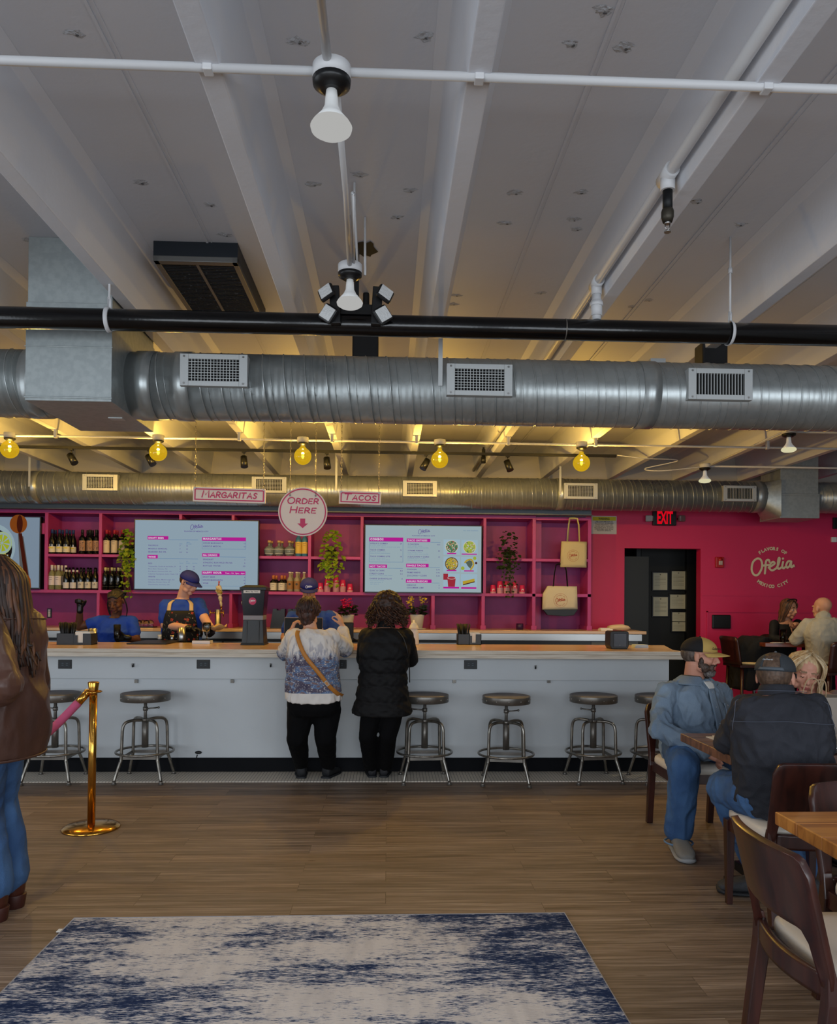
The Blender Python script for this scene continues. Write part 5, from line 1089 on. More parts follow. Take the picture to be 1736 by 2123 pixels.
lt.build('menu_lettering', [M_mag, M_ink, M_rule, M_wht], t)
G = [glow('photo_%d' % i, c, 1) for i, c in enumerate([(150, 176, 190), (72, 116, 84), (170, 150, 110), (150, 168, 60), (176, 150, 50), (150, 44, 56), (84, 96, 84), (190, 186, 176), (70, 34, 34)])]
foods = [(1134, 258, 1364, 468, [1, 2, 7, 1, 2, 1, 5]), (1384, 262, 1614, 472, [3, 7, 3, 1, 7, 2]), (1134, 492, 1364, 702, [4, 3, 7, 4, 2, 6, 4]), (1382, 495, 1610, 706, None), (1134, 726, 1362, 936, 'drink'), (1380, 730, 1608, 938, 'pie')]
ph = MB(); Rf = random.Random(4)
for i, (x0, y0, x1, y1, kind) in enumerate(foods):
    rect(ph, sx(x0), sy(y1), sx(x1), sy(y0), L1, XA, ZA, 0); cx, cy = sx((x0+x1)/2), sy((y0+y1)/2); r = 92*S
    if isinstance(kind, list):
        disc(ph, cx, cy+6*S, r, L2, XA, ZA, 8 if i == 2 else 7, 28); disc(ph, cx, cy+6*S, r*.9, L2-YA*.0003, XA, ZA, kind[0], 28)
        for k in range(110):
            a, q = Rf.uniform(0, 6.28), math.sqrt(Rf.random())*r*.82; disc(ph, cx+q*math.cos(a), cy+6*S+q*math.sin(a), Rf.uniform(4, 11)*S, L2-YA*(.0006+k*.000004), XA, ZA, Rf.choice(kind), 6)
    elif kind is None:
        stroke(ph, [(cx-60*S, cy+30*S), (cx-30*S, cy+60*S), (cx+30*S, cy+70*S), (cx+60*S, cy), (cx+20*S, cy-70*S)], 22*S, L2, XA, ZA, 4); ph.add([L2-YA*.0003+XA*(cx+a*S)+ZA*(cy+c*S) for a, c in ((-50, 30), (0, 62), (40, 50), (45, 0), (15, -55), (-20, -20))], [tuple(range(6))], 6); disc(ph, sx(1405), sy(650), 26*S, L2, XA, ZA, 3, 16); disc(ph, sx(1572), sy(512), 24*S, L2, XA, ZA, 3, 16); disc(ph, sx(1592), sy(578), 17*S, L2, XA, ZA, 8, 16)
    elif kind == 'drink':
        ph.add([L2+XA*sx(a)+ZA*sy(c) for a, c in ((1190, 780), (1308, 780), (1296, 905), (1202, 905))], [(0, 1, 2, 3)], 5); disc(ph, sx(1250), sy(785), 58*S, L2-YA*.0002, XA, ZA, 7, 20, 20*S); disc(ph, sx(1250), sy(782), 50*S, L2-YA*.0004, XA, ZA, 5, 20, 16*S); rect(ph, sx(1134), sy(810), sx(1200), sy(727), L2, XA, ZA, 5)
    else: ph.add([L2+XA*sx(a)+ZA*sy(c) for a, c in ((1404, 830), (1570, 790), (1575, 835), (1410, 880))], [(3, 2, 1, 0)], 4); ph.add([L2-YA*.0002+XA*sx(a)+ZA*sy(c) for a, c in ((1410, 870), (1575, 828), (1575, 840), (1410, 884))], [(3, 2, 1, 0)], 8)
ph.build('food_pictures', G, t)
tg = MB()
for x0, y0, x1, y1 in ((1185, 442, 1312, 458), (1388, 448, 1602, 464), (1180, 674, 1316, 690), (1424, 678, 1560, 694), (1134, 906, 1356, 930), (1385, 908, 1598, 932)): rect(tg, sx(x0), sy(y1), sx(x1), sy(y0), L2-YA*.0012, XA, ZA, 0)
tg.build('picture_captions', [M_mag], t)
# third screen with the wooden spoon picture
t, o, w, h = tv(-150, 1073, 82.5, 1216, 'screen at the left edge showing a lime bowl and a wooden spoon')
b = MB(); rect(b, 0, -h, w, 0, o, XA, ZA); b.build('screen', glow('linen_grey', (118, 134, 150), 1.0), t)
q = V((P(0, 1060, 9.3995).x, 9.3993, P(0, 1060, 9.3995).z)); kx = 110/1297/FP*9.4
def W(x, y): return (x*kx, -(y)*kx)
g2 = [glow('spoon_wood', (120, 62, 22), 1), glow('spoon_shadow', (84, 84, 84), 1), glow('bowl_white', (140, 160, 168), 1), glow('lime_rind', (150, 170, 130), 1), glow('lime_flesh', (150, 160, 40), 1), glow('corn', (180, 150, 40), 1), glow('dark_wood', (60, 22, 14), 1), glow('black_bean', (24, 18, 16), 1)]
ph = MB(); A_ = XA; 
def pg(pts, m, d): ph.add([q-YA*d+XA*W(*p)[0]+ZA*W(*p)[1] for p in pts][::-1], [tuple(range(len(pts)))], m)
pg([(430, 540), (560, 600), (700, 1500), (760, 1830), (640, 1830), (480, 1300)], 1, .0002)
def dk(x, y, r, m, d, ry=None, n=30): disc(ph, W(x, y)[0], W(x, y)[1], r*kx, q-YA*d, XA, ZA, m, n, (ry or r)*kx)
dk(-150, 860, 520, 2, .0004, 560); dk(-150, 900, 450, 7, .0006, 480)
for k in range(160):
    a, r_ = Rf.uniform(0, 6.28), math.sqrt(Rf.random())*400; dk(-150+r_*math.cos(a), 950+r_*math.sin(a), Rf.uniform(14, 34), Rf.choice([5, 2, 7, 3]), .0008+k*.000002, None, 6)
dk(60, 760, 235, 3, .0014, 270); dk(60, 760, 205, 2, .0016, 235)
for k in range(8):
    a = 6.283*k/8+.2; pg([(60+25*math.cos(a+.15), 760+25*math.sin(a+.15)), (60+185*math.cos(a+.08), 760+210*math.sin(a+.08)), (60+185*math.cos(a+.66), 760+210*math.sin(a+.66)), (60+25*math.cos(a+.6), 760+25*math.sin(a+.6))][::-1], 4, .0018)
dk(440, 300, 205, 0, .0010, 225, 36); dk(470, 300, 70, 6, .0012, 215)
pg([(440, 520), (525, 520), (690, 1540), (590, 1540)], 6, .0012); pg([(590, 1500), (680, 1520), (740, 1620), (760, 1830), (600, 1830), (585, 1620)], 0, .0014)
m_ = ph.build('food_picture', g2, t)
b = MB(); b.bx((xs(85), YS-.01, zs_(1091)), (xs(92), YS+.1, zs_(1113))); tag(b.build('wall_plate', M_shelf), 'small pink block between the left screen and the wine shelf', 'plate')
# ------------------------------------------------------------------ tote bags
M_canvas = mat('natural_canvas', (200, 186, 144), .85, bump=.3, bscale=200); M_canvas2 = mat('white_canvas', (206, 196, 170), .85, bump=.3, bscale=200); M_logo = mat('rust_ink', (166, 78, 60), .7)
def tote(poly, px, py, label, m, handles, hm, base=None, lc=None, lr=24):
    Y = 9.40; o = P(px, py, Y); k = Y/FP/7.233
    t = thing('tote_bag', label, 'bag', o)
    pts = [((x-poly[0][0])*k, -(y-poly[0][1])*k) for x, y in poly]; b = MB(); n = len(pts); c = V((sum(p[0] for p in pts)/n, sum(p[1] for p in pts)/n))
    front = [o+XA*x+ZA*z for x, z in pts]; back = [p+YA*.045 for p in front]; bulge = [o+XA*(c.x+(x-c.x)*.75)+ZA*(c.y+(z-c.y)*.75)-YA*.016 for x, z in pts]
    b.loft([back, front, bulge]); b.build('bag_body', m, t)
    if base:
        b = MB(); pt = [((x-poly[0][0])*k, -(y-poly[0][1])*k) for x, y in base]; b.prism(pt, o-YA*.018, XA, ZA, (0, .066, 0)); b.build('bag_base', M_satin, t, bevel=.004)
    for hp in handles:
        b = MB(); b.tube([o+XA*(x-poly[0][0])*k-ZA*(y-poly[0][1])*k+YA*yy for x, y, yy in hp], .0135 if hm is M_satin else .019, 8, flat=.15)
        # flatten towards the viewer
        b.build('handle', hm, t)
    b = MB(); x, y = lc; oo = o-YA*.0175; cx, cz = (x-poly[0][0])*k, -(y-poly[0][1])*k; r = lr*k
    stroke(b, [(cx+r*math.cos(6.2832*i/40), cz+r*math.sin(6.2832*i/40)) for i in range(40)], .0025, oo, XA, ZA, 0, True, False)
    ofelia(b, cx, cz, r*1.5, oo, XA, ZA, 0, .05, False); arctext(b, 'FLAVORS OF', cx, cz, r*.75, 2.5, .65, r*.13, oo, XA, ZA, 0); arctext(b, 'MEXICO CITY', cx, cz, r*.75, -2.5, -.65, r*.13, oo, XA, ZA, 0, .02, True)
    b.build('printed_logo', M_logo, t)
tote([(1195, 450), (1578, 452), (1575, 845), (1180, 838)], 1165.2, 1122.2, 'natural canvas tote with tan handles hanging at the top right of the shelving', M_canvas,
     [[(1280, 452, -.004), (1300, 200, -.004), (1315, 105, .0), (1370, 98, .02), (1430, 105, .0), (1450, 200, -.004), (1462, 452, -.004)]], mat('strap_canvas', (206, 196, 132), .8), None, (1364, 667), 88)
tote([(985, 1118), (1430, 1122), (1442, 1470), (908, 1478), (915, 1240)], 1136.2, 1214.6, 'large white canvas tote with a black base and black handles', M_canvas2,
     [[(1068, 1125, -.002), (1085, 920, -.002), (1108, 800, .0), (1150, 785, .01), (1190, 788, .02), (1240, 800, .02), (1265, 880, .0), (1285, 1125, -.002)]], M_satin, [(908, 1476), (1442, 1470), (1380, 1560), (1240, 1575), (980, 1560)], (1175, 1336), 104)
# ------------------------------------------------------------------ things on the pink wall
q = P(1379, 1074, WB); t = thing('exit_sign', 'black emergency sign with red lettering and two lamp heads above the doorway', 'exit sign', (q.x, WB, q.z))
a = P(1355, 1089, WB-.05); c = P(1403, 1062, WB-.05); b = MB(); b.bx((a.x, WB-.055, a.z), (c.x, WB, c.z+.012)); b.build('sign_box', M_black, t, bevel=.008)
b = MB(); o = V(((a.x+c.x)/2+.0, WB-.056, a.z+.026)); text(b, 'EXIT', 0, 0, .152, o, XA, ZA, 0, .035, 'c', width=.205); b.build('lettering', glow('exit_red', (214, 10, 30), 1.0), t)
for s, px in ((-1, 1346), (1, 1414)):
    p = P(px, 1075, WB-.08); b = MB(); b.box(p, (.085, .05, .08), rot=Matrix.Rotation(s*.35, 3, 'Z')); hd = b.build('lamp_head', mat('grey_lamp', (150, 146, 146), .4) if s < 0 else mat('mauve_lamp', (120, 90, 90), .4), t, bevel=.01)
    b = MB(); b.cyl(p+V((0, .02, 0)), V((p.x-s*.04, WB-.03, p.z)), .012, n=8); b.build('lamp_arm', M_black, hd)
    b = MB()
    for z in (-.024, -.008, .008, .024): b.box(p+V((s*-.008, -.027, z)), (.07, .004, .006), rot=Matrix.Rotation(s*.35, 3, 'Z'))
    b.build('lens_bars', mat('pale_lens', (190, 188, 184), .3), hd)
a = P(1226.5, 1107, WB-.01); c = P(1279, 1070, WB-.01); w, h = c.x-a.x, c.z-a.z; o = V((a.x, WB-.011, a.z)); t = thing('warning_notice', 'white printed warning notice with a yellow header taped to the pink wall', 'notice', ((a.x+c.x)/2, WB, a.z))
b = MB(); b.bx((a.x, WB-.01, a.z), (c.x, WB-.002, c.z)); b.build('paper', mat('notice_paper', (196, 192, 186), .7), t)
b = MB(); rect(b, .015, h*.74, w-.01, h*.95, o, XA, ZA); b.build('header', mat('notice_yellow', (186, 178, 30), .7), t)
b = MB(); text(b, 'WARNING:', w/2, h*.79, h*.11, o-YA*.001, XA, ZA, 0, .03, 'c', width=w*.45)
for i, s in enumerate(('THE CONSUMPTION OF', 'ALCOHOLIC BEVERAGES', 'DURING PREGNANCY CAN', 'CAUSE BIRTH DEFECTS,', 'INCLUDING FETAL ALCOHOL', 'SYNDROME AND FETAL', 'ALCOHOL EFFECTS')): text(b, s, w/2, h*(.66-i*.083), h*.055, o-YA*.001, XA, ZA, 0, .02, 'c', width=w*(.68 if i % 2 == 0 else .74)*(1.12 if i == 4 else 1)*(.8 if i == 6 else 1))
b.build('lettering', mat('black_ink', (24, 24, 26)), t)
M_doc = mat('document_paper', (200, 196, 168), .7); M_docp = mat('document_print', (120, 116, 100), .7)
for i, (x0, y0, x1, y1, n, lb) in enumerate(((1353.5, 1188, 1383, 1223, 7, 'framed letter on the hall wall, upper left of six'), (1392, 1184.5, 1420, 1222, 9, 'framed letter on the hall wall, upper right of six'), (1353.5, 1238, 1384, 1277, 9, 'framed letter on the hall wall, middle left'), (1388.5, 1233, 1420, 1262, 6, 'framed certificate on the hall wall, middle right'), (1393, 1269.5, 1420, 1288, 4, 'permit in the lower frame on the hall wall, upper of two'), (1393, 1289.5, 1420, 1308.5, 4, 'permit on the hall wall, lowest sheet of all'))):
    Y = 10.69; a = P(x0, y1, Y); c = P(x1, y0, Y); w, h = c.x-a.x, c.z-a.z
    t = thing('framed_document', lb, 'framed paper', ((a.x+c.x)/2, Y, a.z), 0, 'papers framed on the hall wall')
    b = MB(); b.bx((a.x-.015, Y-.02, a.z-.015), (c.x+.015, Y+.01, c.z+.015)); b.build('frame', M_black, t, bevel=.002)
    b = MB(); b.bx((a.x, Y-.024, a.z), (c.x, Y-.019, c.z)); b.build('paper', M_doc, t)
    b = MB(); o = V((a.x, Y-.0248, a.z))
    disc(b, w*.5, h*.9, w*.05, o, XA, ZA, 0, 10)
    for k in range(n): z = h*(.78-.62*k/n); rect(b, w*.1, z, w*(.9 if k % 3 else .5), z+h*.014, o, XA, ZA)
    b.build('print', M_docp, t)
q = P(1491, 1166, WB); t = thing('fire_alarm_strobe', 'small red fire alarm strobe on the pink wall right of the doorway', 'fire alarm', (q.x, WB, q.z))
b = MB(); b.bx((q.x-.056, WB-.035, q.z-.07), (q.x+.056, WB, q.z+.07)); b.build('housing', mat('alarm_red', (170, 24, 24), .4), t, bevel=.01)
b = MB(); b.bx((q.x-.02, WB-.05, q.z-.035), (q.x+.03, WB-.035, q.z+.02)); b.build('strobe_lens', mat('alarm_lens', (180, 160, 150), .2), t, bevel=.006)
b = MB(); b.lathe([(.026, 0), (.028, .008), (.0001, .01)], (0, 0, 0), 18, M=Matrix.Translation((q.x+.005, WB-.035, q.z+.035))@Matrix.Rotation(math.pi/2, 4, 'X')); b.build('horn', mat('alarm_red', (170, 24, 24)), t)
o = P(1602.6, 1176.1, WB-.004); b = MB(); k = WB/FP/7.356
ofelia(b, 0, 0, 700*k, o, XA, ZA, 0, .046); arctext(b, 'FLAVORS OF', -.0, -.045, 375*k*.92, 2.2, .94, 46*k, o, XA, ZA, 0, .055); arctext(b, 'MEXICO CITY', -.0, .06, 375*k*.98, -2.2, -.92, 46*k, o, XA, ZA, 0, .055, True)
tag(b.build('wall_logo', mat('cream_wall_paint', (222, 208, 172), .6)), 'cream painted script logo with curved words on the pink wall', 'painted sign')
for px, py, hw, hh, nm, mm, lb in ((1495, 1289, 20, 14.5, 'wall_tablet', M_satin, 'black rounded panel on the pink wall behind the yellow cap'), (1728, 1119, 5.5, 5.5, 'thermostat', mat('white_plastic', (214, 216, 218)), 'small white thermostat at the right edge of the pink wall'), (1733, 1085, 7, 12, 'loudspeaker', M_satin, 'black loudspeaker at the right edge above the thermostat'), (1512, 1423, 4.5, 9, 'wall_socket', mat('ivory_plastic', (206, 190, 140), .5), 'ivory wall socket low on the pink wall behind the denim shirt')):
    q = P(px, py, WB); k = WB/FP; b = MB(); b.bx((q.x-hw*k, WB-.03, q.z-hh*k), (q.x+hw*k, WB, q.z+hh*k))
    tag(b.build(nm, mm, bevel=.012 if hw > 10 else .005), lb, 'speaker' if nm == 'loudspeaker' else nm.replace('_', ' '))
q = P(103, 1271, YSB); t = thing('wall_outlet', 'black outlet with white sockets under the wine shelf at the left', 'outlet', (q.x, YSB, q.z)); b = MB(); b.bx((q.x-.028, YSB-.012, q.z-.058), (q.x+.028, YSB, q.z+.058)); b.build('outlet_plate', M_satin, t, bevel=.002)
b = MB()
for z in (-.036, -.012, .012, .036): b.bx((q.x-.014, YSB-.015, q.z+z-.009), (q.x+.014, YSB-.011, q.z+z+.009))
b.build('sockets', mat('white_plastic', (214, 216, 218)), t, bevel=.002)
# ------------------------------------------------------------------ stanchion and rope
q = F(189, 1717); zt = P(196, 1414, q.y).z
t = thing('brass_stanchion', 'polished brass rope post standing on the wood floor', 'stanchion', q)
b = MB(); b.lathe([(.0001, 0), (.178, 0), (.180, .004), (.176, .012), (.15, .024), (.06, .034), (.03, .037), (.0001, .037)], q, 56); b.build('base', M_brass, t)
b = MB(); b.cyl((q.x, q.y, .03), (q.x+.004, q.y, zt-.07), .0245, n=28); b.build('post', M_brass, t)
b = MB(); b.lathe([(.0245, -.085), (.026, -.07), (.036, -.005), (.034, 0), (.028, .003), (.0001, .003)], (q.x+.004, q.y, zt), 32); b.build('top_cap', M_brass, t)
b = MB(); b.tube([(q.x+.004+.05*math.cos(6.2832*i/24), q.y+.05*math.sin(6.2832*i/24), zt-.062) for i in range(24)], .005, 8, closed=True); b.build('hook_ring', M_brass, t)
M_vel = mat('pink_velvet', (206, 92, 130), .8)
t2 = thing('barrier_rope', 'pink velvet rope hooked to the brass post, running behind the brown jacket', 'rope', (q.x, q.y, zt-.06))
p0 = V((q.x-.045, q.y, zt-.065)); Yr = q.y
def pr(px, py, y): return P(px, py, y)
e0 = pr(182, 1436, Yr); e1 = pr(163, 1456, Yr); e2 = pr(118, 1502, Yr-.1); e3 = pr(80, 1532, Yr-.3); e4 = pr(30, 1550, Yr-.5); e5 = pr(-60, 1540, Yr-.8)
b = MB(); b.tube(smoothpts([e1, e2, e3, e4, e5], 6), .0265, 16); b.build('rope', M_vel, t2)
b = MB(); d = (e1-e0).normalized(); b.cyl(e0-d*.0, e1+d*.02, .022, .028, n=18); b.ell(e0, (.02, .02, .02)); b.build('ferrule', M_brass, t2)
b = MB(); b.tube(smoothpts([e0, e0+V((.02, 0, .02)), p0+V((-.01, 0, .01)), p0+V((.01, 0, .012)), p0+V((.012, 0, -.01))], 4), .0055, 8); b.build('snap_hook', M_brass, t2)
# ------------------------------------------------------------------ people
def remesh(mb, name, mats, parent, voxel=.009, sm=4, wr=0, wsc=(9, 9, 9), matfn=None, seed=0, **tags):
    me = mb.mesh('tmp'); ob = bpy.data.objects.new('tmp', me); COL.objects.link(ob)
    m = ob.modifiers.new('r', 'REMESH'); m.mode = 'VOXEL'; m.voxel_size = voxel; m.use_smooth_shade = True
    if sm: s = ob.modifiers.new('s', 'SMOOTH'); s.factor = .5; s.iterations = sm
    dg = bpy.context.evaluated_depsgraph_get(); dg.update()
    m2 = bpy.data.meshes.new_from_object(ob.evaluated_get(dg)); bpy.data.objects.remove(ob); bpy.data.meshes.remove(me); m2.name = name
    nv = len(m2.vertices)
    if wr:
        co = np.empty(nv*3, 'f'); m2.vertices.foreach_get('co', co); co = co.reshape(-1, 3)
        no = np.empty(nv*3, 'f'); m2.vertices.foreach_get('normal', no); no = no.reshape(-1, 3)
        d = np.empty(nv, 'f'); off = V((seed*3.1, seed*1.7, 0))
        for i in range(nv):
            p = V((co[i][0]*wsc[0], co[i][1]*wsc[1], co[i][2]*wsc[2]))+off
            q = noise.noise(p*.5)*1.2; d[i] = (1-abs(noise.noise(p+V((q, q, -q))))*2.4)*.8+(1-abs(noise.noise(p*1.9+V((-q, q, q))))*2.4)*.45-.5
        co += no*(d*wr)[:, None]; m2.vertices.foreach_set('co', co.ravel())
    nf = len(m2.polygons); m2.polygons.foreach_set('use_smooth', [True]*nf)
    if matfn is not None:
        c = np.empty(nf*3, 'f'); m2.polygons.foreach_get('center', c); idx = matfn(c.reshape(-1, 3)); 
        for mm in mats: pass
        m2.polygons.foreach_set('material_index', idx.astype('i'))
    m2.update()
    return link(name, m2, mats, parent, **tags)
def catmull(pts, t):
    n = len(pts)-1; x = max(0, min(.9999, t))*n; i = int(x); f = x-i
    g = lambda j: pts[max(0, min(n, j))]
    a, b, c, d = g(i-1), g(i), g(i+1), g(i+2)
    return .5*((2*b)+(c-a)*f+(2*a-5*b+4*c-d)*f*f+(3*b-a-3*c+d)*f**3)
MALE = [(0, .062, .064, 0), (.05, .115, .078, -.005), (.12, .175, .10, 0), (.3, .190, .125, .012), (.5, .175, .125, .015), (.7, .168, .122, .01), (.88, .180, .13, 0), (1.0, .165, .12, 0)]
FEM = [(0, .052, .055, 0), (.05, .10, .068, -.005), (.12, .150, .088, 0), (.3, .165, .118, .015), (.5, .145, .105, .01), (.7, .155, .11, .01), (.88, .182, .125, 0), (1.0, .165, .12, 0)]
class Body:
    def __init__(s, spine, lat, prof=MALE, lat2=None, k=1.0):
        s.sp = [V(p) for p in spine]; s.lat = V(lat).normalized(); s.lat2 = V(lat2).normalized() if lat2 is not None else s.lat; s.prof = prof; s.k = k
    def frame(s, t):
        c = catmull(s.sp, t); tan = (catmull(s.sp, min(1, t+.02))-catmull(s.sp, max(0, t-.02))).normalized()   # downwards
        lat = s.lat.lerp(s.lat2, t).normalized(); dep = lat.cross(-tan).normalized()
        return c, lat, dep
    def dims(s, t): return [float(np.interp(t, [p[0] for p in s.prof], [p[j] for p in s.prof]))*s.k for j in (1, 2, 3)]
    def pt(s, t, th, inf=0):
        c, lat, dep = s.frame(t); a, b, f = s.dims(t); e = 2/2.35
        ct, st = math.cos(th), math.sin(th); x = math.copysign(abs(ct)**e, ct); y = math.copysign(abs(st)**e, st)
        return c+lat*((a+inf)*x)+dep*((b+inf)*y+f)
    def torso(s, mb, inf=0, t0=0, t1=1, n=32, steps=16, flare=0):
        rings = []
        for j in range(steps+1):
            t = t0+(t1-t0)*j/steps; rings.append([s.pt(t, 6.2832*i/n, inf+flare*max(0, (t-t0)/(t1-t0)-.5)*2) for i in range(n)])
        mb.loft(rings)
    def patch(s, name, mats, parent, t0, t1, a0, a1, inf, n=14, m=14, thick=.004, wf=None, **tags):
        """a fitted panel of cloth lying on the torso; wf(t 0..1) narrows it"""
        mb = MB(); vs = []
        for j in range(m+1):
            t = t0+(t1-t0)*j/m; w = wf(j/m) if wf else 1; mid = (a0+a1)/2; h = (a1-a0)/2*w
            for i in range(n+1): vs.append(s.pt(t, mid-h+2*h*i/n, inf))
        fs = [(j*(n+1)+i, j*(n+1)+i+1, (j+1)*(n+1)+i+1, (j+1)*(n+1)+i) for j in range(m) for i in range(n)]
        mb.add(vs, fs, 0, True); o = mb.build(name, mats, parent, **tags)
        so = o.modifiers.new('solidify', 'SOLIDIFY'); so.thickness = thick; so.offset = 0
        return o
def limb(mb, pts, rs, n=16):
    for i in range(len(pts)-1): mb.cap(pts[i], pts[i+1], rs[i], rs[i+1], n=n)
def yoke(mb, nk, sL, sR, r):
    for q in (sL, sR): mb.cap(V(nk)+V((0, 0, -.055)), q, .062, r)
def hand(mb, wrist, d, palm, thumb, curl=.4, s=1.0, spread=.0, inf=0, tc=.5, curls=None):
    """five fingers and a thumb leaving the side of the palm"""
    wrist = V(wrist); d = V(d).normalized(); thumb = V(thumb); side = (thumb-d*thumb.dot(d)).normalized(); palm = V(palm); pn = (palm-d*palm.dot(d)-side*palm.dot(side)).normalized()
    offs = (.030, .0105, -.0095, -.028); lens = (.92, 1.0, .94, .76)
    for i in range(4):
        k0 = wrist+side*offs[i]*.55*s+d*.012*s; kn = wrist+side*offs[i]*s+d*(.086-.004*abs(i-1))*s
        mb.cap(k0, kn, (.0145)*s+inf, .0115*s+inf, n=12)
        c = curls[i] if curls else curl; p = kn; dd = (d+side*spread*(1.5-i)*.3).normalized(); ang = 0
        for L, r0, r1, q in ((.041, .0098, .0088, .75), (.027, .0088, .0080, 1.25), (.021, .0080, .0068, .9)):
            ang += c*q; v = dd*math.cos(ang)+pn*math.sin(ang); p2 = p+v*L*lens[i]*s; mb.cap(p, p2, r0*s+inf, r1*s+inf, n=10); p = p2
    mb.cap(wrist+d*.02*s+side*.012*s, wrist+d*.045*s+side*.022*s, .017*s+inf, .015*s+inf, n=12)
    p = wrist+d*.03*s+side*.024*s; v = (side*.75+d*.65+pn*.25*tc*2).normalized()
    for L, r0, r1, q in ((.042, .0145, .011, 0), (.03, .011, .0098, .35), (.024, .0098, .0078, .4)):
        v = (v+d*q*.6+pn*q*tc).normalized(); p2 = p+v*L*s; mb.cap(p, p2, r0*s+inf, r1*s+inf, n=10); p = p2
class Head:
    def __init__(s, c, face, up=(0, 0, 1), k=1.0):
        s.c = V(c); y = V(face).normalized(); z = V(up); z = (z-y*z.dot(y)).normalized(); x = y.cross(z); s.M = Matrix((x, y, z)).transposed(); s.k = k
    def p(s, x, y, z): return s.c+s.M@(V((x, y, z))*s.k)
    def e(s, mb, c, r, n=18, kk=12): mb.ell(s.p(*c), tuple(q*s.k for q in r), M=s.M, n=n, k=kk)
    def head(s, mb, neck=None, nr=.056, jaw=1.0, nose=1.0, nneck=None):
        k = s.k; E = lambda c, r: s.e(mb, c, r)
        E((0, -.014, .036), (.074, .094, .082)); E((0, .022, -.012), (.063, .068, .085)); E((0, .02, -.062), (.055*jaw, .052, .045)); E((0, .066, -.094), (.024*jaw, .022, .019))
        for x in (-1, 1):
            E((x*.036, .058, -.022), (.025, .026, .024)); E((x*.03, .074, .030), (.026, .016, .010)); E((x*.0305, .077, .004), (.0135, .0125, .0115))
            E((x*.012, .098, -.030), (.009, .011, .008)); E((x*.042, .03, -.07), (.022*jaw, .04, .026))
            mb.ell(s.p(x*.078, -.006, -.004), (.008*k, .018*k, .031*k), M=s.M@Matrix.Rotation(x*-.25, 3, 'Z'), n=12, k=8); E((x*.079, .002, -.024), (.006, .010, .010))
        mb.cap(s.p(0, .086, .018), s.p(0, .112*(.9+.1*nose), -.022), .0085*k, .0125*k, n=12); E((0, .087, -.052), (.03, .014, .022))
        mb.cap(s.p(-.018, .089, -.0555), s.p(.018, .089, -.0555), .0065*k, n=10); E((0, .098, -.055), (.014, .007, .006)); E((0, .094, -.068), (.021, .009, .0075))
        if neck is not None: mb.cap(s.p(0, -.022, -.055), neck, nr*.95, nr*1.05, n=18)
    def zones(s, lips=True, brow=True, eyes='open'):
        """0 skin, 1 lips, 2 brow, 3 eye white, 4 iris"""
        A = np.array(s.M.transposed()); c = np.array(s.c); k = s.k
        def fn(P_):
            q = ((P_-c)@A.T)/k; x, y, z = np.abs(q[:, 0]), q[:, 1], q[:, 2]; m = np.zeros(len(q))
            if lips: m[(x < .024) & (z > -.075) & (z < -.050) & (y > .088) & ((x/.026)**2+((z+.0625)/.0115)**2 < 1)] = 1
            if brow: m[(x > .012) & (x < .048) & (np.abs(z-(.0345-.09*np.abs(x-.03)*.8)) < .0042) & (y > .055)] = 2
            e = ((x-.031)/.0125)**2+((z-.003)/(.0055 if eyes == 'open' else .0022))**2
            m[(e < 1) & (y > .07)] = 3 if eyes == 'open' else 4
            if eyes == 'open': m[(((x-.031)/.0052)**2+((z-.003)/.0055)**2 < 1) & (y > .07)] = 4
            return m
        return fn
    def brim_cap(s, name, mats, parent, back=False, mesh_back=False, zc=.028, logo=None):
        """fitted cap: crown, brim, button. back=True shows the strap gap"""
        k = s.k; mb = MB(); n = 40; rings = []
        for j in range(11):
            ph = math.radians(88*j/10); r = math.cos(ph); h = math.sin(ph)**.9
            rings.append([s.p(.089*r*math.cos(6.2832*i/n)*(1.0), -.008+.110*r*math.sin(6.2832*i/n), zc+.002+.088*h+.004*math.sin(6.2832*i/n)*(1-h)) for i in range(n)])
        rings.append([s.p(0, -.01, zc+.0915)]*n)
        k0 = len(mb.f); mb.loft(rings, cap=False)
        nf = len(mb.f)
        if len(mats) > 1:
            for q in range(k0, nf):
                i = (q-k0) % n; a = 6.2832*(i+.5)/n
                if math.sin(a) < .30: mb.m[q] = 1
        if back:
            keep = [q for q in range(nf) if not ((q//n) < 5 and math.sin(6.2832*((q % n)+.5)/n) < -.86 and 1 <= (q//n))]
            mb.f = [mb.f[q] for q in keep]; mb.m = [mb.m[q] for q in keep]; mb.s = [mb.s[q] for q in keep]
        o = mb.build(name, mats, parent); so = o.modifiers.new('solidify', 'SOLIDIFY'); so.thickness = .003
        b = MB(); n2 = 16; vs = []
        for j in range(5):
            f = j/4
            for i in range(n2+1):
                a = math.radians(22+136*i/n2); x = .089*math.cos(a); y = -.008+.110*math.sin(a)
                vs.append(s.p(x*(1-.04*f), y+f*.070*(math.sin(a)**1.2)*1.05, zc+.004-.010*f-.022*(abs(x)/.089)**2*(.4+.6*f)))
        b.add(vs, [(j*(n2+1)+i, j*(n2+1)+i+1, (j+1)*(n2+1)+i+1, (j+1)*(n2+1)+i) for j in range(4) for i in range(n2)], 0, True)
        br = b.build('cap_brim', mats[0], o); so = br.modifiers.new('solidify', 'SOLIDIFY'); so.thickness = .004
        b = MB(); b.ell(s.p(0, -.01, zc+.092), (.006, .006, .004)); b.build('cap_button', mats[-1], o)
        if back: b = MB(); b.tube([s.p(.0905*math.cos(math.radians(a)), -.008+.112*math.sin(math.radians(a)), zc+.010) for a in range(235, 306, 5)], .009, 8, flat=.25); b.build('adjuster_strap', mats[-1], o)
        return o
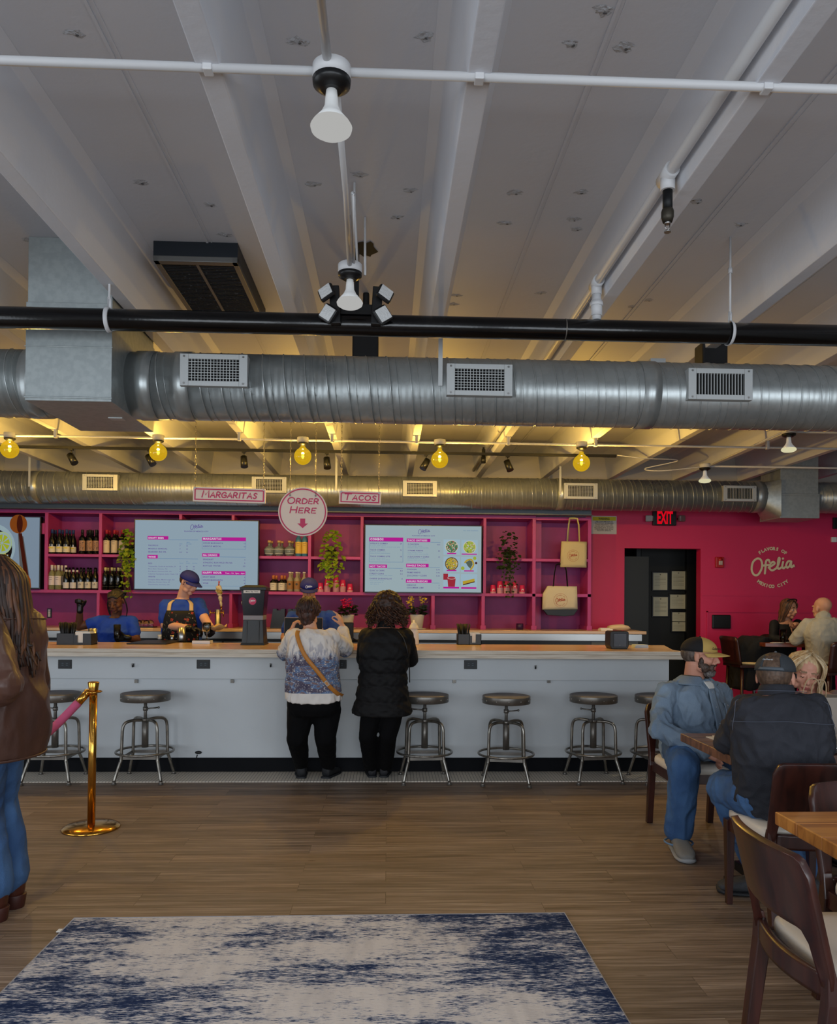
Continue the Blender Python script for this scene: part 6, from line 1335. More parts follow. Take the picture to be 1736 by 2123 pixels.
def strands(name, mats, parent, n, root, path, r=.006, seed=1, seg=5, flat=.6, jit=.01):
    Rr = random.Random(seed); mb = MB()
    for k in range(n):
        pts = path(Rr, k); pts = smoothpts([p+V((Rr.uniform(-jit, jit), Rr.uniform(-jit, jit), Rr.uniform(-jit, jit)*.3)) for p in pts], 4); m = len(pts)
        mb.tube(pts, [r*(.5+.9*math.sin(min(1, .25+i/(m-1))*2.6)) * (1 if i < m-2 else .5) for i in range(m)], 6, flat=flat, m=k % len(mats))
    return mb.build(name, mats, parent)
def shoe(mb, mb2, ankle, toe, L=.27, W=.095, H=.085, z0=0):
    t = V(toe); t.z = 0; t.normalize(); w = V((t.y, -t.x, 0)); a = V(ankle); a.z = z0
    for mm, st in ((mb, ((-.065, .55, .8, .02), (-.055, .75, 1.0, .018), (0, .85, 1.05, .018), (.05, .88, .85, .018), (.11, 1.0, .62, .018), (.16, .98, .5, .016), (.195, .7, .36, .016), (.205, .4, .26, .018))), (mb2, ((-.078, .5, .22, 0), (-.065, .85, .28, 0), (0, .9, .28, 0), (.08, 1.05, .24, 0), (.14, 1.12, .24, 0), (.185, .95, .26, 0), (.21, .55, .26, .004)))):
        rings = []
        for x, ww, hh, zb in st:
            c = a+t*(x*L/.27)+V((0, 0, zb)); rings.append([c+w*(W/2*ww*math.copysign(abs(math.cos(q))**.7, math.cos(q)))+V((0, 0, (H*hh)*(.5+.5*math.copysign(abs(math.sin(q))**.7, math.sin(q))))) for q in [6.2832*i/20 for i in range(20)]])
        mm.loft(rings)
def pers(label, loc): return thing('person', label, 'person', loc)
SK = dict(rough=.5, spec=.35, sub=.0)
M_skin = mat('fair_skin', (206, 158, 134), **SK); M_skin_d = mat('deep_brown_skin', (92, 58, 42), **SK); M_skin_t = mat('tan_skin', (186, 136, 108), **SK); M_skin_r = mat('ruddy_skin', (202, 146, 124), **SK)
M_lip = mat('lips', (168, 92, 88), .4); M_lipd = mat('dark_lips', (104, 56, 52), .4); M_brow = mat('dark_brow', (48, 34, 28), .8); M_eye = mat('eye_white', (206, 200, 196), .2); M_iris = mat('eye_iris', (40, 30, 26), .15)
def skinset(m, lip=M_lip, brow=M_brow): return [m, lip, brow, M_eye, M_iris]
def hairmat(name, c, c2, vs=(60, 60, 6)): return mat(name, c, .5, c2=c2, vscale=vs, lo=.38, hi=.62, spec=.4)
M_hbr = hairmat('dark_brown_hair', (44, 32, 26), (70, 50, 38)); M_hch = hairmat('chestnut_hair', (76, 48, 34), (112, 74, 48)); M_hblk = hairmat('black_hair', (16, 14, 14), (34, 28, 26))
M_hbl = hairmat('blonde_hair', (206, 180, 140), (168, 138, 98)); M_hbl2 = hairmat('pale_blonde_hair', (222, 206, 176), (190, 164, 126)); M_hcurl = hairmat('auburn_brown_hair', (40, 26, 21), (66, 41, 30), (40, 40, 40))
M_navy = mat('navy_cap_cloth', (8, 24, 112), .7, bump=.2, bscale=120); M_tee = mat('blue_tshirt', (28, 70, 172), .85, bump=.15, bscale=90, var=.15, vscale=(5, 5, 5)); M_glove = mat('black_nitrile_glove', (16, 17, 19), .35)
M_blackp = mat('black_trousers', (7, 7, 9), .9, spec=.2); M_denim = mat('blue_denim', (46, 78, 122), .85, c2=(72, 108, 152), vscale=(7, 7, 4), lo=.35, hi=.75, bump=.25, bscale=160)
# --- 1. bartender in the blue T-shirt with raised gloved hand
def p1():
    Y = 7.95; g = pers('woman bartender in blue T-shirt and black gloves, one hand raised', (P(240, 1300, Y).x, Y, 0))
    hc = P(241, 1247, Y-.06); fc = V((-.10, -.92, -.38)); hd = Head(hc, fc, k=.96)
    nk = P(241, 1277, Y+.02); ch = P(238, 1300, Y+.03); hipc = V((ch.x+.01, Y+.06, .98)); cr = V((hipc.x, Y+.06, .80))
    B = Body([nk, ch+V((0, .01, -.02)), (ch+hipc)/2, hipc, cr], (1, .05, 0), FEM, k=1.05)
    shL = P(207, 1288, Y+.02); elL = P(164, 1299, Y-.02); wrL = P(166, 1262, Y-.10); shR = P(273, 1289, Y+.02); elR = P(284, 1328, Y-.05); wrR = P(262, 1322, Y-.20)
    b = MB(); hd.head(b, nk, .048, jaw=.92); B.torso(b); limb(b, [shL, elL, wrL], [.05, .042, .027]); limb(b, [shR, elR, wrR], [.05, .04, .027])
    hpL, hpR = cr+V((-.09, 0, .06)), cr+V((.09, 0, .06))
    for h_ in (hpL, hpR): limb(b, [h_, V((h_.x, Y+.04, .46)), V((h_.x, Y+.06, .08))], [.075, .05, .035])
    hand(b, wrL, (.05, -.15, 1), (.3, -1, 0), (.8, -.2, .2), 1.5, .95); hand(b, wrR, (-.8, -.5, .0), (-.3, -.3, -.2), (0, -.2, 1), .9, .95)
    remesh(b, 'body', skinset(M_skin_d, M_lipd, mat('black_brow', (14, 12, 12), .8)), g, .0065, 3, matfn=hd.zones(eyes='down'))
    b = MB(); hand(b, wrL, (.05, -.15, 1), (.3, -1, 0), (.8, -.2, .2), 1.5, .95, inf=.004); b.cap(wrL+V((0, 0, -.02)), wrL+V((0, 0, .02)), .032, .03)
    remesh(b, 'glove', [M_glove], g, .006, 2)
    b = MB(); hand(b, wrR, (-.8, -.5, .0), (-.3, -.3, -.2), (0, -.2, 1), .9, .95, inf=.004); b.cap(wrR+V((.02, .01, 0)), wrR, .031, .031); remesh(b, 'glove', [M_glove], g, .006, 2)
    b = MB(); B.torso(b, .012, .03, .93); yoke(b, nk, shL, shR, .060); limb(b, [shL, shL.lerp(elL, .42)], [.062, .060]); limb(b, [shR, shR.lerp(elR, .6)], [.064, .060])
    remesh(b, 'tshirt', [M_tee], g, .009, 4, .007)
    b = MB(); B.torso(b, .006, .86, 1)
    for h_ in (hpL, hpR): limb(b, [h_, V((h_.x, Y+.04, .46)), V((h_.x, Y+.06, .1))], [.095, .07, .06])
    remesh(b, 'trousers', [M_blackp], g, .012, 3, .004)
    b1, b2 = MB(), MB()
    for h_ in (hpL, hpR): shoe(b1, b2, V((h_.x, Y+.06, 0)), (0, -1, 0), .24)
    b1.build('shoe_uppers', M_satin, g); b2.build('shoe_soles', M_satin, g)
    b = MB(); hd.e(b, (0, -.026, .045), (.079, .092, .082)); remesh(b, 'hair', [M_hblk], g, .006, 2, .003, (40, 40, 40))
    def path(Rr, k):
        a = (k/13-.5)*2.6; s0 = hd.p(.045*math.sin(a), .075, .075-.01*abs(a)); s1 = hd.p(.078*math.sin(a), -.02, .118-.035*abs(math.sin(a))); s2 = hd.p(.07*math.sin(a), -.105, .05); s3 = hd.p(.03+.02*math.sin(a), -.12, -.04)
        return [s0, s1, s2, s3]
    strands('braids', [M_hblk], g, 14, None, path, .007, 3, flat=1, jit=.001)
    def path2(Rr, k): x = (1 if k % 4 else -1); return [hd.p(x*.08, -.02, .04), hd.p(x*(.098), -.01, -.03), hd.p(x*(.10+Rr.uniform(-.01, .01)), -.01, -.10), hd.p(x*.085, 0, -.16-Rr.uniform(0, .05))]
    strands('loose_braids', [M_hblk], g, 8, None, path2, .0045, 4, flat=1, jit=.004)
    o = B.pt(.30, 1.15, .026); b = MB(); ofelia(b, 0, 0, .05, o, V((1, .1, 0)), ZA, 0, .07, False); b.build('shirt_logo', mat('white_ink', (225, 220, 220)), g)
    # the glass in her hand
    q = P(243, 1318, Y-.28); b = MB(); b.lathe([(.028, 0), (.03, .004), (.036, .13), (.034, .13), (.028, .008), (.0001, .008)], q-V((0, 0, .02)), 22); tag(b.build('pint_glass', M_glass), 'clear pint glass held in the black glove of the woman bartender', 'glass')
p1()
# --- 2. bartender in cap and floral apron
def p2():
    Y = 7.95; g = pers('man bartender in navy cap, blue T-shirt and black floral apron', (P(378, 1300, Y).x, Y, 0))
    hc = P(392, 1207, Y-.06); fc = V((.80, -.52, -.46)); hd = Head(hc, fc, k=1.0)
    nk = P(379, 1241, Y+.02); ch = P(378, 1268, Y+.02); hp = V((ch.x-.01, Y+.08, 1.0)); cr = V((hp.x, Y+.08, .84)); lt = V((1, .12, 0))
    B = Body([nk, ch, (ch+hp)/2+V((0, -.01, 0)), hp, cr], lt, MALE, k=1.08)
    shL = P(344, 1256, Y-.0); elL = P(343, 1296, Y-.06); wrL = P(396, 1303, Y-.27); shR = P(411, 1253, Y+.04); elR = P(425, 1284, Y-.08); wrR = P(440, 1304, Y-.28)
    def hands(b, inf=0):
        hand(b, wrL, (.9, -.25, -.1), (.1, -.1, -1), (0, -1, .2), .6, 1.0, inf=inf); hand(b, wrR, (.2, -.9, -.2), (-.6, 0, .6), (-.5, 0, .8), .7, 1.0, inf=inf)
    b = MB(); hd.head(b, nk, .058, jaw=1.05); B.torso(b); limb(b, [shL, elL, wrL], [.052, .048, .032]); limb(b, [shR, elR, wrR], [.052, .046, .032]); hands(b)
    hl, hr = cr+V((-.09, 0, .06)), cr+V((.09, 0, .06))
    for h_ in (hl, hr): limb(b, [h_, V((h_.x, Y+.05, .48)), V((h_.x, Y+.08, .09))], [.08, .055, .04])
    remesh(b, 'body', skinset(M_skin), g, .0065, 3, matfn=hd.zones(eyes='down'))
    b = MB(); hands(b, .004); b.cap(wrL+V((-.03, .01, 0)), wrL, .035, .036); b.cap(wrR+V((0, .03, .0)), wrR, .035, .036); remesh(b, 'gloves', [M_glove], g, .006, 2)
    b = MB(); B.torso(b, .012, .03, .93); yoke(b, nk, shL, shR, .066); limb(b, [shL, shL.lerp(elL, .68)], [.069, .07]); limb(b, [shR, shR.lerp(elR, .6)], [.072, .068]); remesh(b, 'tshirt', [M_tee], g, .009, 4, .007, seed=2)
    b = MB(); B.torso(b, .006, .86, 1)
    for h_ in (hl, hr): limb(b, [h_, V((h_.x, Y+.05, .48)), V((h_.x, Y+.08, .1))], [.10, .075, .065])
    remesh(b, 'trousers', [M_blackp], g, .012, 3, .004)
    b1, b2 = MB(), MB()
    for h_ in (hl, hr): shoe(b1, b2, V((h_.x, Y+.08, 0)), (.2, -1, 0))
    b1.build('shoe_uppers', M_satin, g); b2.build('shoe_soles', M_satin, g)
    ap = B.patch('apron', mat('black_apron_cloth', (13, 13, 16), .8), g, .22, 1.0, .75, 2.4, .030, wf=lambda f: .66+.5*min(1, f*2.2))
    fm = MB(); Rr = random.Random(3); cols = 4
    for k in range(120):
        t = Rr.uniform(.24, .78); f = (t-.22)/.78; h_ = (2.4-.75)/2*(.66+.5*min(1, f*2.2))*.92; th = 1.575+Rr.uniform(-h_, h_); p = B.pt(t, th, .0345); q = B.pt(t, th+.02, .0345); dn = B.pt(t+.01, th, .0345); ax = (q-p).normalized()*-1; ay = (p-dn).normalized(); s = Rr.uniform(.004, .011); kind = k % 4
        if kind == 0:
            for w in range(4): disc(fm, s*math.cos(w*1.57+.5), s*math.sin(w*1.57+.5), s*.75, p, ax, ay, 0, 6)
        elif kind == 1: disc(fm, 0, 0, s*.6, p, ax, ay, 3, 8)
        else: a = Rr.uniform(0, 6.28); stroke(fm, [(-s*1.4*math.cos(a), -s*1.4*math.sin(a)), (0, s*.4), (s*1.4*math.cos(a), s*1.4*math.sin(a))], .0035, p, ax, ay, kind-1)
    fm.build('flower_print', [mat('print_red', (176, 62, 40), .8), mat('print_sage', (88, 104, 84), .8), mat('print_sand', (130, 122, 92), .8), mat('print_cream', (180, 170, 150), .8)], ap)
    for a, c in ((1.12, .95), (2.05, 2.12)):
        B.patch('apron_strap', mat('cream_webbing', (206, 178, 130), .8), ap, .055, .24, a-.10, a+.10, .020, 2, 8, .004)
    hd.brim_cap('cap', [M_navy], g)
    b = MB(); hd.e(b, (0, -.03, .012), (.0775, .082, .07)); remesh(b, 'hair', [M_hbr], g, .006, 2, .002, (50, 50, 50))
    # paper bowl in his hands
    q = P(449, 1306, Y-.38); b = MB(); b.lathe([(.03, -.005), (.07, .02), (.1, .045), (.097, .047), (.065, .024), (.0001, .004)], q, 28); crumple_from = 0
    for i in range(len(b.v)): p = V(b.v[i]); b.v[i] = tuple(p+V((0, 0, .012*math.sin(5*math.atan2(p.y-q.y, p.x-q.x))*((p-q).length/.1)**2)))
    tag(b.build('paper_bowl', mat('kraft_paper', (190, 160, 116), .8)), 'brown kraft paper bowl held by the bartender in the apron', 'bowl')
p2()
# --- 3. cashier
def p3():
    Y = 7.6; g = pers('cashier in a navy cap and blue T-shirt standing behind the customer in the sweatshirt', (P(645, 1300, Y).x, Y, 0))
    hc = P(641, 1223, Y-.06); fc = V((.08, -.90, -.30)); hd = Head(hc, fc, k=1.0)
    nk = P(644, 1268, Y+.02); ch = P(645, 1295, Y+.03); hp = V((ch.x, Y+.07, 1.0)); cr = V((hp.x, Y+.07, .84))
    B = Body([nk, ch, (ch+hp)/2, hp, cr], (1, 0, 0), MALE, k=1.12)
    shL = P(608, 1281, Y); elL = P(592, 1322, Y-.04); wrL = P(606, 1345, Y-.26); shR = P(683, 1281, Y); elR = P(700, 1325, Y-.05); wrR = P(690, 1345, Y-.26)
    b = MB(); hd.head(b, nk, .058, jaw=1.08); B.torso(b); limb(b, [shL, elL, wrL], [.058, .05, .033]); limb(b, [shR, elR, wrR], [.058, .05, .033])
    hand(b, wrL, (.5, -.8, 0), (0, 0, -1), (.8, .2, 0), .5); hand(b, wrR, (-.5, -.8, 0), (0, 0, -1), (-.8, .2, 0), .5)
    hl, hr = cr+V((-.09, 0, .06)), cr+V((.09, 0, .06))
    for h_ in (hl, hr): limb(b, [h_, V((h_.x, Y+.05, .48)), V((h_.x, Y+.08, .09))], [.08, .055, .04])
    remesh(b, 'body', skinset(M_skin_t, brow=mat('black_brow', (14, 12, 12))), g, .0065, 3, matfn=hd.zones(eyes='down'))
    b = MB(); B.torso(b, .012, .03, .93); yoke(b, nk, shL, shR, .068); limb(b, [shL, shL.lerp(elL, .62)], [.072, .072]); limb(b, [shR, shR.lerp(elR, .62)], [.078, .074]); remesh(b, 'tshirt', [M_tee], g, .009, 4, .007, seed=3)
    b = MB(); B.torso(b, .006, .86, 1)
    for h_ in (hl, hr): limb(b, [h_, V((h_.x, Y+.05, .48)), V((h_.x, Y+.08, .1))], [.10, .075, .065])
    remesh(b, 'trousers', [M_blackp], g, .012, 3, .004)
    b1, b2 = MB(), MB()
    for h_ in (hl, hr): shoe(b1, b2, V((h_.x, Y+.08, 0)), (0, -1, 0))
    b1.build('shoe_uppers', M_satin, g); b2.build('shoe_soles', M_satin, g)
    c_ = hd.brim_cap('cap', [M_navy], g)
    b = MB(); o = hd.p(0, .102, .062); ofelia(b, 0, 0, .065, o, hd.M@V((-1, 0, 0)), hd.M@V((0, -.3, .95)), 0, .07, False); b.build('cap_logo', mat('white_ink', (225, 220, 220)), c_)
    b = MB(); hd.e(b, (0, -.03, .010), (.0785, .084, .07)); remesh(b, 'hair', [M_hblk], g, .006, 2, .002, (50, 50, 50))
    o = B.pt(.28, 1.15, .026); b = MB(); ofelia(b, 0, 0, .05, o, XA, ZA, 0, .07, False); b.build('shirt_logo', mat('white_ink', (225, 220, 220)), g)
p3()
# --- 4. customer in printed sweatshirt
def sweat_mat():
    m, nt, b, L = nodes('printed_sweatshirt')
    tc = nt.nodes.new('ShaderNodeTexCoord'); sp = nt.nodes.new('ShaderNodeSeparateXYZ'); L.new(tc.outputs['Object'], sp.inputs[0])
    n1 = tex(nt, 'ShaderNodeTexNoise', mapped(nt, (28, 28, 7)), Scale=1.0, Detail=4.0); n2 = tex(nt, 'ShaderNodeTexNoise', mapped(nt, (9, 9, 22)), Scale=1.0, Detail=5.0); n3 = tex(nt, 'ShaderNodeTexNoise', mapped(nt, (85, 85, 110)), Scale=1.0, Detail=3.0)
    h = N(nt, 'ShaderNodeMath', operation='MULTIPLY_ADD', _1=.30); L.new(n1.outputs[0], h.inputs[0]); L.new(sp.outputs['Z'], h.inputs[2])
    white = lin((222, 216, 210))
    deep = ramp(nt, n2.outputs[0], [(.35, lin((74, 70, 92))), (.47, lin((96, 88, 104))), (.55, lin((96, 128, 168))), (.62, lin((130, 104, 100))), (.7, lin((90, 96, 124)))])
    speck = ramp(nt, n3.outputs[0], [(.57, (0, 0, 0)), (.66, (.8, .8, .8))]); deep = mix(nt, speck, deep, white)
    fac = ramp(nt, h.outputs[0], [(.0, (1, 1, 1)), (1.0, (1, 1, 1))]); r = fac.node.color_ramp.elements
    r[0].position = 0
    f2 = N(nt, 'ShaderNodeMapRange'); f2.inputs['From Min'].default_value = 1.17; f2.inputs['From Max'].default_value = 1.23; f2.inputs['To Min'].default_value = 1; f2.inputs['To Max'].default_value = 0; L.new(h.outputs[0], f2.inputs[0])
    tr_ = ramp(nt, n1.outputs[0], [(.52, (0, 0, 0)), (.60, (.75, .75, .8))]); up = mix(nt, .5, white, white)
    gt = N(nt, 'ShaderNodeMapRange'); gt.inputs['From Min'].default_value = 1.02; gt.inputs['From Max'].default_value = 1.28; gt.inputs['To Min'].default_value = 1; gt.inputs['To Max'].default_value = 0; L.new(sp.outputs['Z'], gt.inputs[0])
    mm = N(nt, 'ShaderNodeMath', operation='MULTIPLY'); L.new(tr_, mm.inputs[0]); L.new(gt.outputs[0], mm.inputs[1])
    c = mix(nt, mm.outputs[0], white, lin((108, 112, 140))); c = mix(nt, f2.outputs[0], c, deep)
    hem = N(nt, 'ShaderNodeMath', operation='LESS_THAN', _1=.765); L.new(sp.outputs['Z'], hem.inputs[0]); c = mix(nt, hem.outputs[0], c, white)
    L.new(c, b.inputs['Base Color']); b.inputs['Roughness'].default_value = .85; b.inputs['Specular IOR Level'].default_value = .2
    return m
M_sweat = sweat_mat()
def p4():
    Y = 6.12; g = pers('short-haired customer in white and blue printed sweatshirt at the bar, hands raised', (P(650, 1622, 6.2).x, 6.2, 0))
    hc = P(641, 1268, Y+.04); hd = Head(hc, (.12, .97, -.10), k=.96)
    nk = P(644, 1304, Y-.0); hipz = P(650, 1440, Y).z; ch = P(648, 1345, Y-.03); wa = P(648, 1395, Y-.02); cr = V((P(651, 1470, Y).x, Y+.02, P(651, 1478, Y).z))
    pr = [(0, .055, .058, 0), (.05, .105, .075, .0), (.12, .165, .10, 0), (.3, .195, .14, .0), (.5, .19, .145, .0), (.7, .20, .15, 0), (.88, .205, .155, 0), (1.0, .18, .13, 0)]
    B = Body([nk, ch, wa, P(650, 1440, Y), cr], (-1, 0, 0), pr)
    shL = P(612, 1322, Y); elL = P(592, 1352, Y+.16); wrL = P(604, 1309, Y+.32); shR = P(686, 1322, Y); elR = P(716, 1345, Y+.18); wrR = P(711, 1300, Y+.30)
    b = MB(); hd.head(b, nk, .052); B.torso(b); limb(b, [shL, elL, wrL], [.05, .04, .027]); limb(b, [shR, elR, wrR], [.05, .04, .027])
    hand(b, wrL, (.35, .1, 1), (.6, .6, 0), (-.2, .8, .2), .9, .9); hand(b, wrR, (-.35, .05, 1), (-.8, .5, .1), (-.4, -.7, .3), .45, .92, spread=.5, curls=(.75, .25, .3, .4))
    for s, fx in ((-1, 625), (1, 681)):
        q = F(fx, 1612); limb(b, [V((cr.x+s*.09, Y+.02, cr.z)), V((q.x, Y+.03, .42)), V((q.x, q.y, .10))], [.085, .055, .04])
    remesh(b, 'body', skinset(M_skin), g, .0065, 3, matfn=hd.zones())
    b = MB(); B.torso(b, .016, .035, .80, flare=.006); limb(b, [shL, elL, wrL+V((0, 0, -.03))], [.075, .07, .048]); limb(b, [shR, elR, wrR+V((0, 0, -.03))], [.075, .068, .048])
    remesh(b, 'sweatshirt', [M_sweat], g, .008, 4, .009, (10, 10, 7), seed=5)
    b = MB(); B.torso(b, .004, .72, 1.0)
    for s, fx in ((-1, 625), (1, 681)):
        q = F(fx, 1612); limb(b, [V((cr.x+s*.088, Y+.02, cr.z+.03)), V((cr.x+s*.10, Y+.03, .62)), V((q.x, Y+.03, .40)), V((q.x, q.y, .11))], [.115, .112, .085, .062])
    remesh(b, 'trousers', [M_blackp], g, .010, 4, .006, (8, 8, 5), seed=6)
    for s, fx, dx in ((-1, 625, -.12), (1, 681, .35)):
        q = F(fx, 1612); b = MB(); b.cap(V((q.x, q.y, .07)), V((q.x, q.y, .14)), .04, .042); b.build('sock', mat('grey_sock', (70, 76, 86), .9), g)
        b1, b2 = MB(), MB(); shoe(b1, b2, V((q.x, q.y, 0)), (dx, 1, 0), .25, .10); s_ = b1.build('shoe', mat('black_knit_shoe', (20, 22, 26), .6, bump=.3, bscale=150), g); b2.build('shoe_sole', mat('dark_sole', (30, 32, 36), .6), s_)
    # short layered hair
    b = MB(); Rr = random.Random(8)
    hd.e(b, (0, -.022, .026), (.096, .108, .090)); hd.e(b, (0, -.06, -.02), (.078, .06, .075)); hd.e(b, (0, -.05, -.08), (.055, .045, .05))
    for k in range(60): a = Rr.uniform(0, 6.28); e = Rr.uniform(-.6, 1.4); b.ell(hd.p(.088*math.cos(a)*math.cos(e), -.022+.10*math.sin(a)*math.cos(e) if math.sin(a) < .3 else -.01, .022+.084*math.sin(e)), Rr.uniform(.014, .024), n=8, k=6)
    hr = remesh(b, 'hair', [hairmat('short_brown_hair', (46, 30, 26), (78, 50, 40), (50, 50, 20))], g, .006, 1, .006, (34, 34, 20), seed=3)
    def path(Rr, k):
        a = Rr.uniform(3.3, 6.1); e0 = Rr.uniform(.2, 1.2); r = 1.04
        return [hd.p(.09*r*math.cos(a)*math.cos(e), -.022+.105*r*math.sin(a)*math.cos(e), .028+.092*math.sin(e)) for e in (e0, e0-.35, e0-.75, e0-1.1)]
    strands('hair_locks', [MATS['short_brown_hair']], hr, 130, None, path, .0055, 9, jit=.006)
    # cross-body strap
    b = MB(); pts = [B.pt(.07, 5.3, .026), B.pt(.15, 5.15, .032), B.pt(.3, 4.85, .036), B.pt(.45, 4.5, .036), B.pt(.6, 4.1, .034), B.pt(.7, 3.7, .03), B.pt(.76, 3.2, .03)]
    pts = smoothpts(pts, 8); vs = []
    for i, p in enumerate(pts): t = (pts[min(i+1, len(pts)-1)]-pts[max(i-1, 0)]).normalized(); w = t.cross(V((0, -1, 0))).normalized(); vs += [p-w*.016, p+w*.016]
    b.add(vs, [(2*i, 2*i+1, 2*i+3, 2*i+2) for i in range(len(pts)-1)], 0, True); st = b.build('bag_strap', mat('tan_leather', (186, 122, 52), .5), g); so = st.modifiers.new('solidify', 'SOLIDIFY'); so.thickness = .005
    q = pts[30]; b = MB(); b.box(q-V((0, .004, 0)), (.042, .006, .03), rot=Matrix.Rotation(.9, 3, 'Y')); b.box(q-V((0, .007, 0)), (.028, .006, .018), rot=Matrix.Rotation(.9, 3, 'Y'), m=1); b.build('strap_buckle', [M_gun, mat('tan_leather', (186, 122, 52))], st)
p4()
# --- 5. customer in the long black padded coat
def p5():
    Y = 6.15; g = pers('customer with curly brown hair in a long black padded coat standing at the bar', (P(790, 1620, 6.2).x, 6.2, 0))
    hc = P(803, 1261, Y+.06); hd = Head(hc, (-.05, .97, -.15), k=.97)
    nk = P(800, 1302, Y-.0); ch = P(798, 1345, Y-.02); wa = P(795, 1395, Y-.0); hp = P(793, 1440, Y); cr = V((hp.x, Y+.01, P(793, 1478, Y).z))
    pr = [(0, .075, .075, 0), (.05, .125, .085, .0), (.14, .170, .11, 0), (.3, .185, .14, .0), (.5, .172, .14, .0), (.7, .185, .15, 0), (.88, .20, .16, 0), (1.0, .20, .15, 0)]
    B = Body([nk, ch, wa, hp, cr], (-1, 0, 0), pr)
    shL = P(764, 1322, Y); elL = P(757, 1366, Y+.16); wrL = P(775, 1328, Y+.34); shR = P(838, 1322, Y); elR = P(850, 1366, Y+.16); wrR = P(830, 1328, Y+.34)
    b = MB(); hd.head(b, nk, .052); B.torso(b); limb(b, [shL, elL, wrL], [.05, .04, .027]); limb(b, [shR, elR, wrR], [.05, .04, .027])
    hand(b, wrL, (.6, .6, 0), (0, 0, -1), (.7, -.5, 0), .4, .9); hand(b, wrR, (-.6, .6, 0), (0, 0, -1), (-.7, -.5, 0), .4, .9)
    for s, fx in ((-1, 771), (1, 797)):
        q = F(fx, 1610); limb(b, [V((cr.x+s*.08, Y+.02, cr.z)), V((q.x+s*.015, Y+.03, .42)), V((q.x, q.y, .09))], [.08, .05, .038])
    remesh(b, 'body', skinset(M_skin_t), g, .0075, 3)
    b = MB(); n = 34; M_coat = mat('black_quilted_nylon', (12, 12, 14), .72, bump=.15, bscale=40, spec=.3)
    zt, zb = nk.z, P(793, 1479, Y).z; rings = []; steps = 88
    for j in range(steps+1):
        f = j/steps; t = .03+f*.97
        z_here = catmull(B.sp, t).z
        puff = .016*abs(math.sin((z_here-zb)/.112*math.pi))**.45
        flare = .03*max(0, (f-.78)/.22)**1.3
        rings.append([B.pt(t, 6.2832*i/n, .006+puff+flare+.004*math.sin(i*2.2+j*.7)) for i in range(n)])
    b.loft(rings); limb(b, [shL, elL], [.082, .072]); limb(b, [elL, wrL+V((0, -.02, 0))], [.072, .055]); limb(b, [shR, elR], [.082, .072]); limb(b, [elR, wrR+V((0, -.02, 0))], [.072, .055])
    ct = remesh(b, 'padded_coat', [M_coat], g, .0075, 2, .0035, (9, 9, 14), seed=9)
    b = MB()
    for k in (-.55, 0, .55): pass
    for th in (4.2, 4.71, 5.2):
        for t0, t1 in ((.42, .60), (.62, .80), (.82, .97)):
            b.tube([B.pt(t0+(t1-t0)*i/8, th+(.08 if t0 > .6 else 0), .013+.03*max(0, ((t0+(t1-t0)*i/8)-.78)/.22)) for i in range(9)], .0028, 5)
    b.build('seams', mat('seam_black', (6, 6, 7), .8), ct)
    b = MB(); b.torso = None; 
    for i in range(1): pass
    limb(b, [nk+V((0, .01, .03)), nk+V((0, 0, -.02))], [.072, .082]); remesh(b, 'collar', [M_coat], ct, .009, 3, .003)
    b = MB(); pts = [B.pt(.06, 4.2, .03), B.pt(.16, 3.98, .034), B.pt(.28, 3.78, .036), B.pt(.42, 3.5, .036), B.pt(.6, 3.3, .036)]; b.tube(smoothpts(pts, 5), .004, 6); b.build('bag_strap', M_satin, g)
    b = MB()
    for s, fx in ((-1, 771), (1, 797)):
        q = F(fx, 1610); limb(b, [V((cr.x+s*.08, Y+.02, cr.z)), V((q.x+s*.03, Y+.03, .42)), V((q.x+s*.005, q.y, .09))], [.092, .072, .064])
    remesh(b, 'trousers', [M_blackp], g, .010, 3, .005, (8, 8, 5), seed=7)
    for fx, dx in ((771, -.1), (797, .1)):
        q = F(fx, 1610); b1, b2 = MB(), MB(); shoe(b1, b2, V((q.x, q.y, 0)), (dx, 1, 0), .24, .09); s_ = b1.build('shoe', mat('charcoal_shoe', (34, 34, 38), .6), g); b2.build('shoe_sole', mat('dark_sole', (30, 32, 36)), s_)
    b = MB(); Rr = random.Random(5); hd.e(b, (0, -.02, .03), (.12, .12, .115)); hd.e(b, (0, -.04, -.06), (.115, .09, .075))
    hr = remesh(b, 'hair', [M_hcurl], g, .009, 1, .016, (30, 30, 30), seed=4)
    def path(Rr, k):
        a = Rr.uniform(2.9, 6.5); e0 = Rr.uniform(-.7, 1.45); c = hd.p(0, -.02, .01); out = V((.125*math.cos(a)*math.cos(e0), .12*math.sin(a)*math.cos(e0), .135*math.sin(e0)-.02)); p = []
        ph = Rr.uniform(0, 6.28); st = hd.p(*out); dr = (hd.M@V((out.x, out.y*.5, -.05))).normalized()
        for q in range(7): p.append(st+dr*.009*q+V((math.cos(ph+q*1.4), math.sin(ph+q*1.4), 0))*.011-V((0, 0, .006*q)))
        return p
    strands('curls', [M_hcurl, hairmat('auburn_curl', (58, 36, 27), (88, 56, 40), (40, 40, 40))], hr, 420, None, path, .0042, 6, jit=.004)
p5()
